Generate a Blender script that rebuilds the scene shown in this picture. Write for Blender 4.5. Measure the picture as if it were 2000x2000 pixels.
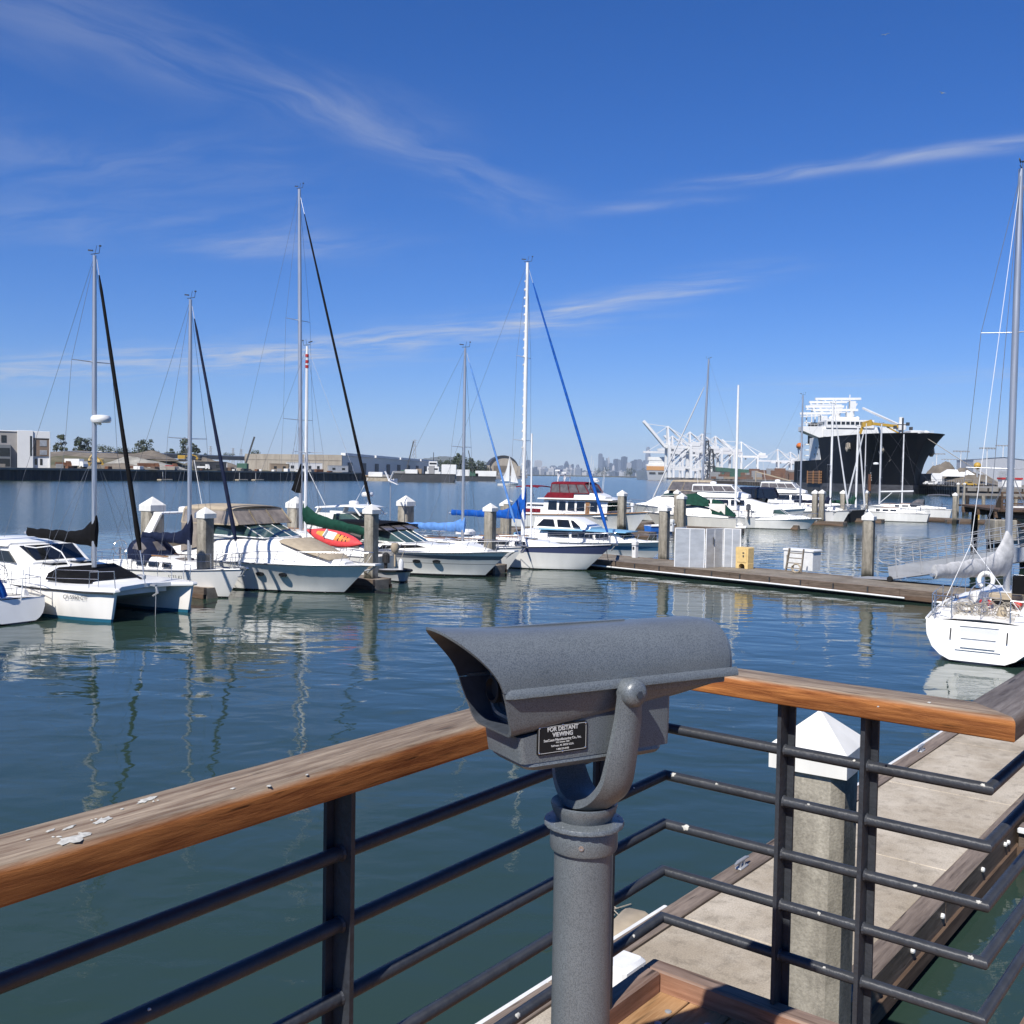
import bpy, bmesh, math, random
from math import sin, cos, pi, radians, sqrt, atan2, exp
from mathutils import Vector, Matrix, noise

scene = bpy.context.scene
for _o in list(bpy.data.objects):
    bpy.data.objects.remove(_o, do_unlink=True)
COL = scene.collection

# ---------------------------------------------------------------- camera
EYE = 5.0                      # metres above the water
PITCH = radians(2.12)
ROLL = radians(0.945)
FOC = 2000.0                   # focal length for a frame 2000 wide
_f = Vector((0, cos(PITCH), -sin(PITCH)))
_r0 = Vector((1, 0, 0))
_u0 = Vector((0, sin(PITCH), cos(PITCH)))
_r = _r0 * cos(ROLL) + _u0 * sin(ROLL)
_u = _u0 * cos(ROLL) - _r0 * sin(ROLL)
cam_data = bpy.data.cameras.new('camera')
cam = bpy.data.objects.new('camera', cam_data)
COL.objects.link(cam)
cam_data.sensor_width = 36.0
cam_data.lens = 36.0 * FOC / 2000.0
cam_data.clip_start = 0.05
cam_data.clip_end = 60000.0
m = Matrix((( _r.x, _u.x, -_f.x, 0), (_r.y, _u.y, -_f.y, 0), (_r.z, _u.z, -_f.z, EYE), (0, 0, 0, 1)))
cam.matrix_world = m
scene.camera = cam
scene.render.resolution_x = 1024
scene.render.resolution_y = 1024

# ---------------------------------------------------------------- light
SUN_AZ = radians(208)          # compass style from +Y towards +X: behind and left of the viewer
SUN_EL = radians(48)
SUN_DIR = Vector((sin(SUN_AZ) * cos(SUN_EL), cos(SUN_AZ) * cos(SUN_EL), sin(SUN_EL)))
sun_data = bpy.data.lights.new('sun', 'SUN')
sun_data.energy = 5.0
sun_data.angle = radians(0.53)
sun_data.color = (1.0, 0.955, 0.88)
sun = bpy.data.objects.new('sun', sun_data)
COL.objects.link(sun)
sun.rotation_euler = (-SUN_DIR).to_track_quat('-Z', 'Y').to_euler()
sun.location = (0, 0, 400)

world = bpy.data.worlds.new('World')
scene.world = world
world.use_nodes = True
wn = world.node_tree
wn.nodes.clear()
def WN(t, **k):
    n = wn.nodes.new(t)
    for a, b in k.items():
        setattr(n, a, b)
    return n
w_out = WN('ShaderNodeOutputWorld')
w_bg = WN('ShaderNodeBackground')
w_bg.inputs['Strength'].default_value = 0.072
sky = WN('ShaderNodeTexSky')
sky.sky_type = 'NISHITA'
sky.sun_disc = False
sky.sun_elevation = SUN_EL
sky.sun_rotation = SUN_AZ
sky.altitude = 0
sky.air_density = 1.0
sky.dust_density = 0.0
sky.ozone_density = 6.0
hs = WN('ShaderNodeHueSaturation')
hs.inputs['Saturation'].default_value = 1.14
hs.inputs['Value'].default_value = 1.0
tint = WN('ShaderNodeMixRGB', blend_type='MULTIPLY'); tint.inputs[0].default_value = 1.0
tint.inputs[2].default_value = (0.78, 0.875, 1.24, 1)
wn.links.new(sky.outputs[0], tint.inputs[1]); wn.links.new(tint.outputs[0], hs.inputs['Color'])
# thin cirrus: streaks on a cloud plane high above (direction / height), real positions in the sky dome
tc = WN('ShaderNodeTexCoord')
sep = WN('ShaderNodeSeparateXYZ')
wn.links.new(tc.outputs['Generated'], sep.inputs[0])
def wm(op, a, b=None, c=None):
    n = WN('ShaderNodeMath', operation=op)
    for i, v in enumerate((a, b, c)):
        if v is None:
            continue
        if isinstance(v, (int, float)):
            n.inputs[i].default_value = v
        else:
            wn.links.new(v, n.inputs[i])
    return n.outputs[0]
zc = wm('MAXIMUM', sep.outputs[2], 0.015)
zc = wm('ADD', zc, 0.03)
cx = wm('DIVIDE', sep.outputs[0], zc)
cy = wm('DIVIDE', sep.outputs[1], zc)
def wlink_noise(vec, scale, detail, rough, dist=0.0):
    n = WN('ShaderNodeTexNoise'); n.inputs['Scale'].default_value = scale; n.inputs['Detail'].default_value = detail
    n.inputs['Roughness'].default_value = rough; n.inputs['Distortion'].default_value = dist
    wn.links.new(vec, n.inputs['Vector']); return n
wcom = WN('ShaderNodeCombineXYZ'); wn.links.new(cx, wcom.inputs[0]); wn.links.new(cy, wcom.inputs[1])
warp = wlink_noise(wcom.outputs[0], 1.1, 3, 0.55)
wsp = WN('ShaderNodeSeparateColor'); wn.links.new(warp.outputs['Color'], wsp.inputs[0])
wx, wy = wm('SUBTRACT', wsp.outputs[0], 0.5), wm('SUBTRACT', wsp.outputs[1], 0.5)
def fibres(ang, seed):
    ca, sa = cos(ang), sin(ang)
    al = wm('ADD', wm('MULTIPLY', cx, ca), wm('MULTIPLY', cy, sa)); ac = wm('ADD', wm('MULTIPLY', cx, -sa), wm('MULTIPLY', cy, ca))
    ac = wm('ADD', ac, wm('MULTIPLY', wx, 0.5))
    co = WN('ShaderNodeCombineXYZ'); wn.links.new(wm('MULTIPLY', al, 1.6), co.inputs[0]); wn.links.new(wm('MULTIPLY', ac, 4.6), co.inputs[1]); co.inputs[2].default_value = seed
    n = wlink_noise(co.outputs[0], 1.0, 6, 0.6, 0.4)
    mr = WN('ShaderNodeMapRange'); mr.interpolation_type = 'SMOOTHSTEP'; mr.inputs[1].default_value = 0.30; mr.inputs[2].default_value = 0.80
    wn.links.new(n.outputs[0], mr.inputs[0]); return mr.outputs[0]
FIB = [fibres(radians(50), 1.0), fibres(radians(-28), 4.0)]
def streak(p0, p1, width, amp, grp):
    """a feathered band of cirrus from p0 to p1 on the cloud plane"""
    d = Vector(p1) - Vector(p0)
    L = d.length
    ux, uy = d.x / L, d.y / L
    rx = wm('SUBTRACT', cx, p0[0]); ry = wm('SUBTRACT', cy, p0[1])
    al = wm('ADD', wm('MULTIPLY', rx, ux / L), wm('MULTIPLY', ry, uy / L))
    ac = wm('ADD', wm('MULTIPLY', rx, -uy), wm('MULTIPLY', ry, ux))
    ac2 = wm('DIVIDE', wm('ADD', ac, wm('MULTIPLY', wy, 1.8 * width)), width)
    g = wm('POWER', 2.71828, wm('MULTIPLY', wm('MULTIPLY', ac2, ac2), -1.0))
    e = wm('MULTIPLY', wm('SUBTRACT', al, 0.5), 1.9)
    e = wm('POWER', 2.71828, wm('MULTIPLY', wm('POWER', wm('ABSOLUTE', e), 4.0), -1.0))
    return wm('MULTIPLY', wm('MULTIPLY', g, e), wm('MULTIPLY', FIB[grp], amp))
def skyp(px, py):
    d = _f + _r * ((px - 1000) / FOC) - _u * ((py - 1000) / FOC)
    d.normalize()
    z = max(d.z, 0.015) + 0.03
    return (d.x / z, d.y / z)
STREAKS = [((-250, -90), (720, 240), 0.24, 0.22, 0), ((520, 165), (1080, 425), 0.15, 0.26, 0),
           ((-260, 745), (760, 680), 0.6, 0.75, 1), ((420, 700), (1150, 620), 0.30, 0.75, 1),
           ((1000, 630), (1480, 530), 0.15, 0.7, 1), ((1330, 362), (2150, 262), 0.065, 0.62, 1),
           ((-200, 420), (760, 480), 0.30, 0.22, 1), ((1400, 760), (2300, 720), 0.45, 0.25, 1),
           ((1120, 412), (1420, 388), 0.06, 0.30, 1), ((-100, 300), (620, 350), 0.3, 0.2, 1), ((420, 500), (640, 470), 0.14, 0.35, 1)]
acc = None
for (a, b, w, am, sd) in STREAKS:
    s_ = streak(skyp(*a), skyp(*b), w, am, sd)
    acc = s_ if acc is None else wm('ADD', acc, s_)
acc = wm('MINIMUM', acc, 0.75)
mx = WN('ShaderNodeMixRGB'); mx.blend_type = 'MIX'
mx.inputs[2].default_value = (6.2, 6.6, 7.4, 1)
wn.links.new(acc, mx.inputs[0]); wn.links.new(hs.outputs[0], mx.inputs[1])
wn.links.new(mx.outputs[0], w_bg.inputs['Color'])
wn.links.new(w_bg.outputs[0], w_out.inputs['Surface'])

scene.view_settings.view_transform = 'Standard'
scene.view_settings.look = 'None'
scene.view_settings.gamma = 1.0
scene.view_settings.exposure = 0.36
scene.view_settings.use_curve_mapping = False
scene.render.engine = 'CYCLES'
try:
    scene.cycles.use_denoising = True
    scene.cycles.denoiser = 'OPENIMAGEDENOISE'
    scene.cycles.max_bounces = 8
    scene.cycles.transparent_max_bounces = 12
    scene.cycles.volume_bounces = 0
    scene.cycles.caustics_reflective = False
    scene.cycles.caustics_refractive = False
    scene.cycles.sample_clamp_indirect = 6
except Exception:
    pass

# ---------------------------------------------------------------- helpers
def ray(px, py):
    return _f + _r * ((px - 1000) / FOC) - _u * ((py - 1000) / FOC)
def G(px, py, z=0.0):
    """the point at height z seen at that place of the photograph"""
    d = ray(px, py)
    t = (z - EYE) / d.z
    return Vector((d.x * t, d.y * t, z))
def at(px, py, Y):
    d = ray(px, py)
    t = Y / d.y
    return Vector((d.x * t, Y, EYE + d.z * t))
def proj(p):
    d = Vector(p) - Vector((0, 0, EYE))
    k = d.dot(_f)
    return (1000 + FOC * d.dot(_r) / k, 1000 - FOC * d.dot(_u) / k)
def V(*a):
    return Vector(a)

class MB:
    """collects faces for one mesh object"""
    def __init__(s):
        s.v = []; s.f = []
    def add(s, vs, fs):
        b = len(s.v)
        s.v += [tuple(x) for x in vs]
        s.f += [tuple(i + b for i in f) for f in fs]
        return s
    def box(s, c, d, rz=0.0, rx=0.0, ry=0.0):
        M = Matrix.Rotation(rz, 3, 'Z') @ Matrix.Rotation(ry, 3, 'Y') @ Matrix.Rotation(rx, 3, 'X')
        c = Vector(c)
        vs = [c + M @ Vector((x * d[0] / 2, y * d[1] / 2, z * d[2] / 2)) for x in (-1, 1) for y in (-1, 1) for z in (-1, 1)]
        return s.add(vs, [(0, 1, 3, 2), (4, 6, 7, 5), (0, 4, 5, 1), (2, 3, 7, 6), (0, 2, 6, 4), (1, 5, 7, 3)])
    def bbox(s, c, d, b=0.02, rz=0.0):
        """box with chamfered vertical and top edges"""
        x, y, z = d[0] / 2, d[1] / 2, d[2] / 2
        def ring(ix, zz):
            return [(-x + ix, -y + 0, zz), (x - ix, -y + 0, zz), (x, -y + ix, zz), (x, y - ix, zz), (x - ix, y, zz), (-x + ix, y, zz), (-x, y - ix, zz), (-x, -y + ix, zz)]
        def sc(r, k):
            return [(p[0] * (x - k) / x, p[1] * (y - k) / y, p[2]) for p in r]
        rs = [ring(b, -z), ring(b, z - b), sc(ring(b, z), b)]
        M = Matrix.Rotation(rz, 3, 'Z'); c = Vector(c)
        rs = [[c + M @ Vector(p) for p in r] for r in rs]
        return s.loft(rs, caps=True)
    def loft(s, rings, closed=True, caps=False):
        n = len(rings[0]); vs = []; fs = []
        for r in rings:
            vs += [tuple(p) for p in r]
        for i in range(len(rings) - 1):
            for j in range(n if closed else n - 1):
                k = (j + 1) % n
                fs.append((i * n + j, i * n + k, (i + 1) * n + k, (i + 1) * n + j))
        if caps:
            fs.append(tuple(range(n - 1, -1, -1)))
            fs.append(tuple((len(rings) - 1) * n + j for j in range(n)))
        return s.add(vs, fs)
    def tube(s, pts, r, n=8, caps=True):
        pts = [Vector(p) for p in pts]
        if not isinstance(r, (list, tuple)):
            r = [r] * len(pts)
        rings = []; prev = None
        for i, p in enumerate(pts):
            if i == 0: d = pts[1] - p
            elif i == len(pts) - 1: d = p - pts[i - 1]
            else: d = (pts[i + 1] - p).normalized() + (p - pts[i - 1]).normalized()
            d.normalize()
            if prev is None:
                a = Vector((0, 0, 1)) if abs(d.z) < 0.9 else Vector((1, 0, 0))
                x = d.cross(a).normalized()
            else:
                x = (prev - d * prev.dot(d)).normalized()
            prev = x
            y = d.cross(x)
            k = 1.0
            if 0 < i < len(pts) - 1:
                c = (pts[i + 1] - p).normalized().dot((p - pts[i - 1]).normalized())
                k = 1 / max(0.5, sqrt(max(0.0, (1 + c) / 2)))
            if k > 1.01:
                # mitre: stretch along the bend plane
                bd = ((pts[i + 1] - p).normalized() - (p - pts[i - 1]).normalized())
                bd = bd.normalized()
                ring = []
                for j in range(n):
                    q = x * cos(2 * pi * j / n) * r[i] + y * sin(2 * pi * j / n) * r[i]
                    ring.append(p + q + bd * q.dot(bd) * (k - 1))
                rings.append(ring)
            else:
                rings.append([p + x * cos(2 * pi * j / n) * r[i] + y * sin(2 * pi * j / n) * r[i] for j in range(n)])
        return s.loft(rings, caps=caps)
    def bar(s, p0, p1, w, h, up=(0, 0, 1)):
        p0 = Vector(p0); p1 = Vector(p1); d = (p1 - p0).normalized(); upv = Vector(up)
        if abs(d.dot(upv)) > 0.98: upv = Vector((1, 0, 0))
        x = d.cross(upv).normalized(); y = x.cross(d).normalized()
        q = [(-w / 2, -h / 2), (w / 2, -h / 2), (w / 2, h / 2), (-w / 2, h / 2)]
        return s.loft([[p + x * a + y * b for a, b in q] for p in (p0, p1)], caps=True)
    def lathe(s, prof, n=24, c=(0, 0, 0), axis='Z', caps=True):
        c = Vector(c); rings = []
        for r, h in prof:
            ring = []
            for j in range(n):
                a = 2 * pi * j / n
                if axis == 'Z': q = (r * cos(a), r * sin(a), h)
                elif axis == 'X': q = (h, r * cos(a), r * sin(a))
                else: q = (r * cos(a), h, r * sin(a))
                ring.append(c + Vector(q))
            rings.append(ring)
        return s.loft(rings, caps=caps)
    def prism(s, poly, a, b, plane='XZ'):
        """polygon in a plane, extruded between a and b on the third axis"""
        def P(u, v, w):
            return {'XZ': (u, w, v), 'YZ': (w, u, v), 'XY': (u, v, w)}[plane]
        return s.loft([[P(u, v, a) for u, v in poly], [P(u, v, b) for u, v in poly]], caps=True)
    def sphere(s, c, r, n=10, m=6, sc=(1, 1, 1)):
        c = Vector(c); rings = []
        for i in range(m + 1):
            t = pi * i / m
            rr = max(sin(t), 0.01)
            rings.append([c + Vector((sc[0] * r * rr * cos(2 * pi * j / n), sc[1] * r * rr * sin(2 * pi * j / n), sc[2] * r * cos(t))) for j in range(n)])
        return s.loft(rings, caps=True)
    def quad(s, *p):
        return s.add(p, [tuple(range(len(p)))])
    def xf(s, M):
        s.v = [tuple(M @ Vector(p)) for p in s.v]
        return s
    def build(s, name, mat, parent=None, smooth=None, **props):
        me = bpy.data.meshes.new(name)
        me.from_pydata(s.v, [], s.f)
        me.validate()
        bm = bmesh.new(); bm.from_mesh(me)
        bmesh.ops.recalc_face_normals(bm, faces=bm.faces)
        bm.to_mesh(me); bm.free()
        if mat is not None:
            me.materials.append(mat)
        if smooth is not None:
            me.polygons.foreach_set('use_smooth', [True] * len(me.polygons))
            try:
                me.set_sharp_from_angle(angle=radians(smooth))
            except Exception:
                pass
        o = bpy.data.objects.new(name, me)
        COL.objects.link(o)
        if parent is not None:
            o.parent = parent
        for k, v in props.items():
            o[k] = v
        return o

def tag(o, label=None, cat=None, group=None, kind=None):
    if label: o['label'] = label
    if cat: o['category'] = cat
    if group: o['group'] = group
    if kind: o['kind'] = kind
    return o
def thing(name, label, cat, loc=(0, 0, 0), rz=0.0, group=None):
    o = bpy.data.objects.new(name, None)
    o.empty_display_size = 0.2
    COL.objects.link(o)
    o.location = loc
    o.rotation_euler = (0, 0, rz)
    return tag(o, label, cat, group)
def kids(o):
    return [c for c in bpy.data.objects if c.parent == o]
def copy_tree(o, parent=None):
    c = o.copy(); COL.objects.link(c)
    if parent is not None: c.parent = parent
    for ch in kids(o):
        copy_tree(ch, c)
    return c
# the marina grid: U runs away from the camera along the long dock, W to the right along the slips
GA = radians(38.5)
U = Vector((sin(GA), cos(GA), 0))
W = Vector((cos(GA), -sin(GA), 0))
RZ_W = -GA                     # rotation that turns local +X onto W
RZ_U = pi / 2 - GA             # local +X onto U

# ---------------------------------------------------------------- materials
MAT = {}
def nodes_of(mat):
    mat.use_nodes = True
    nt = mat.node_tree
    return nt, nt.nodes, nt.links
def material(name, col, rough=0.5, metal=0.0, var=0.12, scale=6.0, spec=0.5, bump=0.0, bscale=40.0, coat=0.0, coord='Object', stretch=(1, 1, 1), var2=None, hue=None, detail=6.0):
    """painted / plain surface with a procedural mottling so that nothing is perfectly flat"""
    if name in MAT: return MAT[name]
    mt = bpy.data.materials.new(name); MAT[name] = mt
    nt, N, L = nodes_of(mt)
    b = N['Principled BSDF']
    b.inputs['Roughness'].default_value = rough
    b.inputs['Metallic'].default_value = metal
    b.inputs['Specular IOR Level'].default_value = spec
    if coat: b.inputs['Coat Weight'].default_value = coat
    tcn = N.new('ShaderNodeTexCoord'); mp = N.new('ShaderNodeMapping')
    mp.inputs['Scale'].default_value = stretch
    L.new(tcn.outputs[coord], mp.inputs[0])
    nz = N.new('ShaderNodeTexNoise'); nz.inputs['Scale'].default_value = scale; nz.inputs['Detail'].default_value = detail
    nz.inputs['Roughness'].default_value = 0.6
    L.new(mp.outputs[0], nz.inputs['Vector'])
    mr = N.new('ShaderNodeMapRange'); mr.inputs[1].default_value = 0.3; mr.inputs[2].default_value = 0.7
    L.new(nz.outputs[0], mr.inputs[0])
    mix = N.new('ShaderNodeMixRGB')
    c2 = var2 if var2 else tuple(c * (1 - var * 2) for c in col)
    c1 = col if var2 else tuple(min(1, c * (1 + var * 0.5)) for c in col)
    mix.inputs[1].default_value = (*c2, 1); mix.inputs[2].default_value = (*c1, 1)
    L.new(mr.outputs[0], mix.inputs[0]); L.new(mix.outputs[0], b.inputs['Base Color'])
    if bump:
        nb = N.new('ShaderNodeTexNoise'); nb.inputs['Scale'].default_value = bscale; nb.inputs['Detail'].default_value = 4
        L.new(mp.outputs[0], nb.inputs['Vector'])
        bp = N.new('ShaderNodeBump'); bp.inputs['Strength'].default_value = bump; bp.inputs['Distance'].default_value = 0.01
        L.new(nb.outputs[0], bp.inputs['Height']); L.new(bp.outputs[0], b.inputs['Normal'])
    return mt
M = MAT
material('gelcoat', (0.85, 0.84, 0.80), 0.28, var=0.05, scale=1.5)
material('gelcoat_cream', (0.76, 0.72, 0.64), 0.32, var=0.05, scale=1.5)
material('gelcoat_grey', (0.58, 0.59, 0.60), 0.3, var=0.05, scale=1.5)
material('deck_white', (0.78, 0.76, 0.71), 0.55, var=0.08, scale=3.0, bump=0.1, bscale=120)
material('glass_dark', (0.012, 0.014, 0.016), 0.06, var=0.1, spec=0.6)
material('glass_green', (0.05, 0.09, 0.085), 0.05, var=0.15, spec=0.6)
material('vinyl', (0.15, 0.135, 0.13), 0.12, var=0.25, scale=2.5)
material('navy', (0.012, 0.018, 0.045), 0.75, spec=0.12, var=0.2, scale=5, bump=0.4, bscale=12)
material('black_cloth', (0.0065, 0.0065, 0.0075), 0.8, spec=0.12, var=0.2, scale=5, bump=0.4, bscale=12)
material('tan', (0.40, 0.335, 0.245), 0.8, spec=0.12, var=0.12, scale=4, bump=0.3, bscale=14)
material('green_cloth', (0.010, 0.055, 0.036), 0.75, spec=0.12, var=0.2, scale=4, bump=0.3, bscale=12)
material('blue_cloth', (0.010, 0.095, 0.42), 0.7, spec=0.12, var=0.2, scale=4, bump=0.3, bscale=12)
material('pale_blue_cloth', (0.12, 0.27, 0.60), 0.75, spec=0.12, var=0.15, scale=4, bump=0.3, bscale=12)
material('burgundy', (0.17, 0.012, 0.022), 0.75, spec=0.12, var=0.2, scale=4, bump=0.3, bscale=12)
material('grey_cloth', (0.10, 0.105, 0.12), 0.8, spec=0.12, var=0.2, scale=4, bump=0.3, bscale=12)
material('silver_cloth', (0.50, 0.50, 0.50), 0.75, spec=0.12, var=0.16, scale=5, bump=0.8, bscale=9)
material('alu', (0.55, 0.56, 0.58), 0.38, metal=0.7, var=0.1, scale=3, stretch=(4, 4, 0.3))
material('alu_dark', (0.30, 0.31, 0.33), 0.4, metal=0.5, var=0.15, scale=3)
material('white_paint', (0.78, 0.78, 0.77), 0.35, var=0.06, scale=2)
material('stainless', (0.62, 0.62, 0.64), 0.22, metal=0.9, var=0.1, scale=3)
material('wire', (0.20, 0.21, 0.23), 0.45, metal=0.4, var=0.1)
material('rope', (0.36, 0.32, 0.26), 0.9, var=0.2, scale=30)
material('rope_dark', (0.03, 0.03, 0.035), 0.9, var=0.2, scale=30)
material('teak', (0.30, 0.15, 0.06), 0.6, var=0.25, scale=5, stretch=(1, 6, 6))
material('rubber', (0.015, 0.015, 0.017), 0.7, var=0.2)
material('red_paint', (0.45, 0.035, 0.03), 0.45, var=0.15)
material('orange_paint', (0.72, 0.20, 0.03), 0.4, var=0.15)
material('yellow_paint', (0.52, 0.32, 0.04), 0.5, var=0.18)
material('kayak', (0.80, 0.13, 0.06), 0.4, var=0.05, scale=1.6, var2=(0.85, 0.42, 0.06))
material('kayak_red', (0.70, 0.07, 0.07), 0.4)
material('cap_paint', (0.78, 0.765, 0.71), 0.5, var=0.10, scale=2.2, stretch=(1, 1, 0.35))
material('clear_tan', (0.30, 0.255, 0.21), 0.14, var=0.25, scale=2.0)
material('pumpout', (0.72, 0.52, 0.22), 0.5, var=0.1)
material('plastic_white', (0.74, 0.74, 0.72), 0.45, var=0.08)
material('panel_metal', (0.50, 0.515, 0.53), 0.4, metal=0.35, var=0.12, scale=1.2, stretch=(1, 1, 3))
material('light_blue_paint', (0.20, 0.42, 0.60), 0.35, var=0.1)
material('mid_blue_paint', (0.05, 0.20, 0.45), 0.35, var=0.1)
material('blue_tarp', (0.03, 0.17, 0.60), 0.6, var=0.15, scale=5)
material('hide_white', (0.75, 0.75, 0.74), 0.3, var=0.05)

def hull_mat(name, col, bottom=(0.012, 0.014, 0.018), boot=0.06, bands=(), rough=0.22):
    """topsides with an antifouled bottom and painted bands at set heights above the waterline"""
    mt = bpy.data.materials.new(name); MAT[name] = mt
    nt, N, L = nodes_of(mt)
    b = N['Principled BSDF']; b.inputs['Roughness'].default_value = rough
    tcn = N.new('ShaderNodeTexCoord'); sp = N.new('ShaderNodeSeparateXYZ'); L.new(tcn.outputs['Object'], sp.inputs[0])
    nz = N.new('ShaderNodeTexNoise'); nz.inputs['Scale'].default_value = 1.6; nz.inputs['Detail'].default_value = 7
    mp = N.new('ShaderNodeMapping'); mp.inputs['Scale'].default_value = (1.2, 1.2, 0.35)
    L.new(tcn.outputs['Object'], mp.inputs[0]); L.new(mp.outputs[0], nz.inputs[0])
    mr = N.new('ShaderNodeMapRange'); mr.inputs[1].default_value = 0.35; mr.inputs[2].default_value = 0.7; L.new(nz.outputs[0], mr.inputs[0])
    mix = N.new('ShaderNodeMixRGB'); mix.inputs[1].default_value = (*[c * 0.9 for c in col], 1); mix.inputs[2].default_value = (*col, 1)
    L.new(mr.outputs[0], mix.inputs[0])
    cur = mix.outputs[0]
    def band(cur, z0, z1, c):
        g = N.new('ShaderNodeMath'); g.operation = 'GREATER_THAN'; g.inputs[1].default_value = z0; L.new(sp.outputs[2], g.inputs[0])
        l = N.new('ShaderNodeMath'); l.operation = 'LESS_THAN'; l.inputs[1].default_value = z1; L.new(sp.outputs[2], l.inputs[0])
        m_ = N.new('ShaderNodeMath'); m_.operation = 'MULTIPLY'; L.new(g.outputs[0], m_.inputs[0]); L.new(l.outputs[0], m_.inputs[1])
        x = N.new('ShaderNodeMixRGB'); x.inputs[2].default_value = (*c, 1); L.new(m_.outputs[0], x.inputs[0]); L.new(cur, x.inputs[1])
        return x.outputs[0]
    cur = band(cur, -9, boot, bottom)
    # algae and scum just above the bottom paint
    for z0, z1, c in bands:
        cur = band(cur, z0, z1, c)
    L.new(cur, b.inputs['Base Color'])
    return mt

def concrete(name, col, stain=(0.16, 0.14, 0.11), scale=2.0, streak=0.35, rough=0.85, bump=0.35, wet=None):
    if name in MAT: return MAT[name]
    mt = bpy.data.materials.new(name); MAT[name] = mt
    nt, N, L = nodes_of(mt); b = N['Principled BSDF']; b.inputs['Roughness'].default_value = rough
    b.inputs['Specular IOR Level'].default_value = 0.25
    tcn = N.new('ShaderNodeTexCoord')
    mp = N.new('ShaderNodeMapping'); mp.inputs['Scale'].default_value = (1, 1, streak); L.new(tcn.outputs['Object'], mp.inputs[0])
    n1 = N.new('ShaderNodeTexNoise'); n1.inputs['Scale'].default_value = scale; n1.inputs['Detail'].default_value = 9; n1.inputs['Roughness'].default_value = 0.65
    L.new(mp.outputs[0], n1.inputs[0])
    r1 = N.new('ShaderNodeMapRange'); r1.inputs[1].default_value = 0.38; r1.inputs[2].default_value = 0.62; L.new(n1.outputs[0], r1.inputs[0])
    m1 = N.new('ShaderNodeMixRGB'); m1.inputs[1].default_value = (*stain, 1); m1.inputs[2].default_value = (*col, 1); L.new(r1.outputs[0], m1.inputs[0])
    n2 = N.new('ShaderNodeTexNoise'); n2.inputs['Scale'].default_value = 60; n2.inputs['Detail'].default_value = 4; L.new(tcn.outputs['Object'], n2.inputs[0])
    r2 = N.new('ShaderNodeMapRange'); r2.inputs[1].default_value = 0.3; r2.inputs[2].default_value = 0.7; r2.inputs[3].default_value = 0.78; r2.inputs[4].default_value = 1.1; L.new(n2.outputs[0], r2.inputs[0])
    m2 = N.new('ShaderNodeMixRGB'); m2.blend_type = 'MULTIPLY'; m2.inputs[0].default_value = 1; L.new(m1.outputs[0], m2.inputs[1]); L.new(r2.outputs[0], m2.inputs[2])
    n5 = N.new('ShaderNodeTexNoise'); n5.inputs['Scale'].default_value = 5.5; n5.inputs['Detail'].default_value = 8; n5.inputs['Roughness'].default_value = 0.75; L.new(tcn.outputs['Object'], n5.inputs[0])
    r5 = N.new('ShaderNodeMapRange'); r5.inputs[1].default_value = 0.36; r5.inputs[2].default_value = 0.5; r5.inputs[3].default_value = 0.72; r5.inputs[4].default_value = 1.0; L.new(n5.outputs[0], r5.inputs[0])
    m5 = N.new('ShaderNodeMixRGB'); m5.blend_type = 'MULTIPLY'; m5.inputs[0].default_value = 1; L.new(m2.outputs[0], m5.inputs[1]); L.new(r5.outputs[0], m5.inputs[2])
    cur = m5.outputs[0]
    if wet is not None:
        # tide mark: algae-dark up to a height above the water
        sp = N.new('ShaderNodeSeparateXYZ'); L.new(tcn.outputs['Object'], sp.inputs[0])
        ad = N.new('ShaderNodeMath'); ad.operation = 'MULTIPLY_ADD'; ad.inputs[1].default_value = 0.7; L.new(n1.outputs[0], ad.inputs[0]); L.new(sp.outputs[2], ad.inputs[2])
        r3 = N.new('ShaderNodeMapRange'); r3.inputs[1].default_value = wet; r3.inputs[2].default_value = wet + 0.35; L.new(ad.outputs[0], r3.inputs[0])
        m3 = N.new('ShaderNodeMixRGB'); m3.inputs[1].default_value = (0.028, 0.027, 0.020, 1); L.new(r3.outputs[0], m3.inputs[0]); L.new(cur, m3.inputs[2])
        cur = m3.outputs[0]
    L.new(cur, b.inputs['Base Color'])
    bp = N.new('ShaderNodeBump'); bp.inputs['Strength'].default_value = bump; bp.inputs['Distance'].default_value = 0.01
    L.new(n2.outputs[0], bp.inputs['Height']); L.new(bp.outputs[0], b.inputs['Normal'])
    return mt
concrete('pile_concrete', (0.42, 0.385, 0.315), stain=(0.20, 0.18, 0.145), scale=2.4, streak=0.22, wet=0.75)
concrete('dock_concrete', (0.50, 0.44, 0.35), stain=(0.345, 0.29, 0.215), scale=0.9, streak=1.0, bump=0.3)
concrete('dock_far', (0.27, 0.235, 0.19), stain=(0.16, 0.135, 0.105), scale=0.8, streak=1.0)
concrete('quay', (0.30, 0.28, 0.25), stain=(0.19, 0.17, 0.15), scale=0.15, streak=1.0)
concrete('beige_wall', (0.40, 0.36, 0.30), stain=(0.30, 0.265, 0.22), scale=0.12, streak=0.5, bump=0.1)

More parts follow.
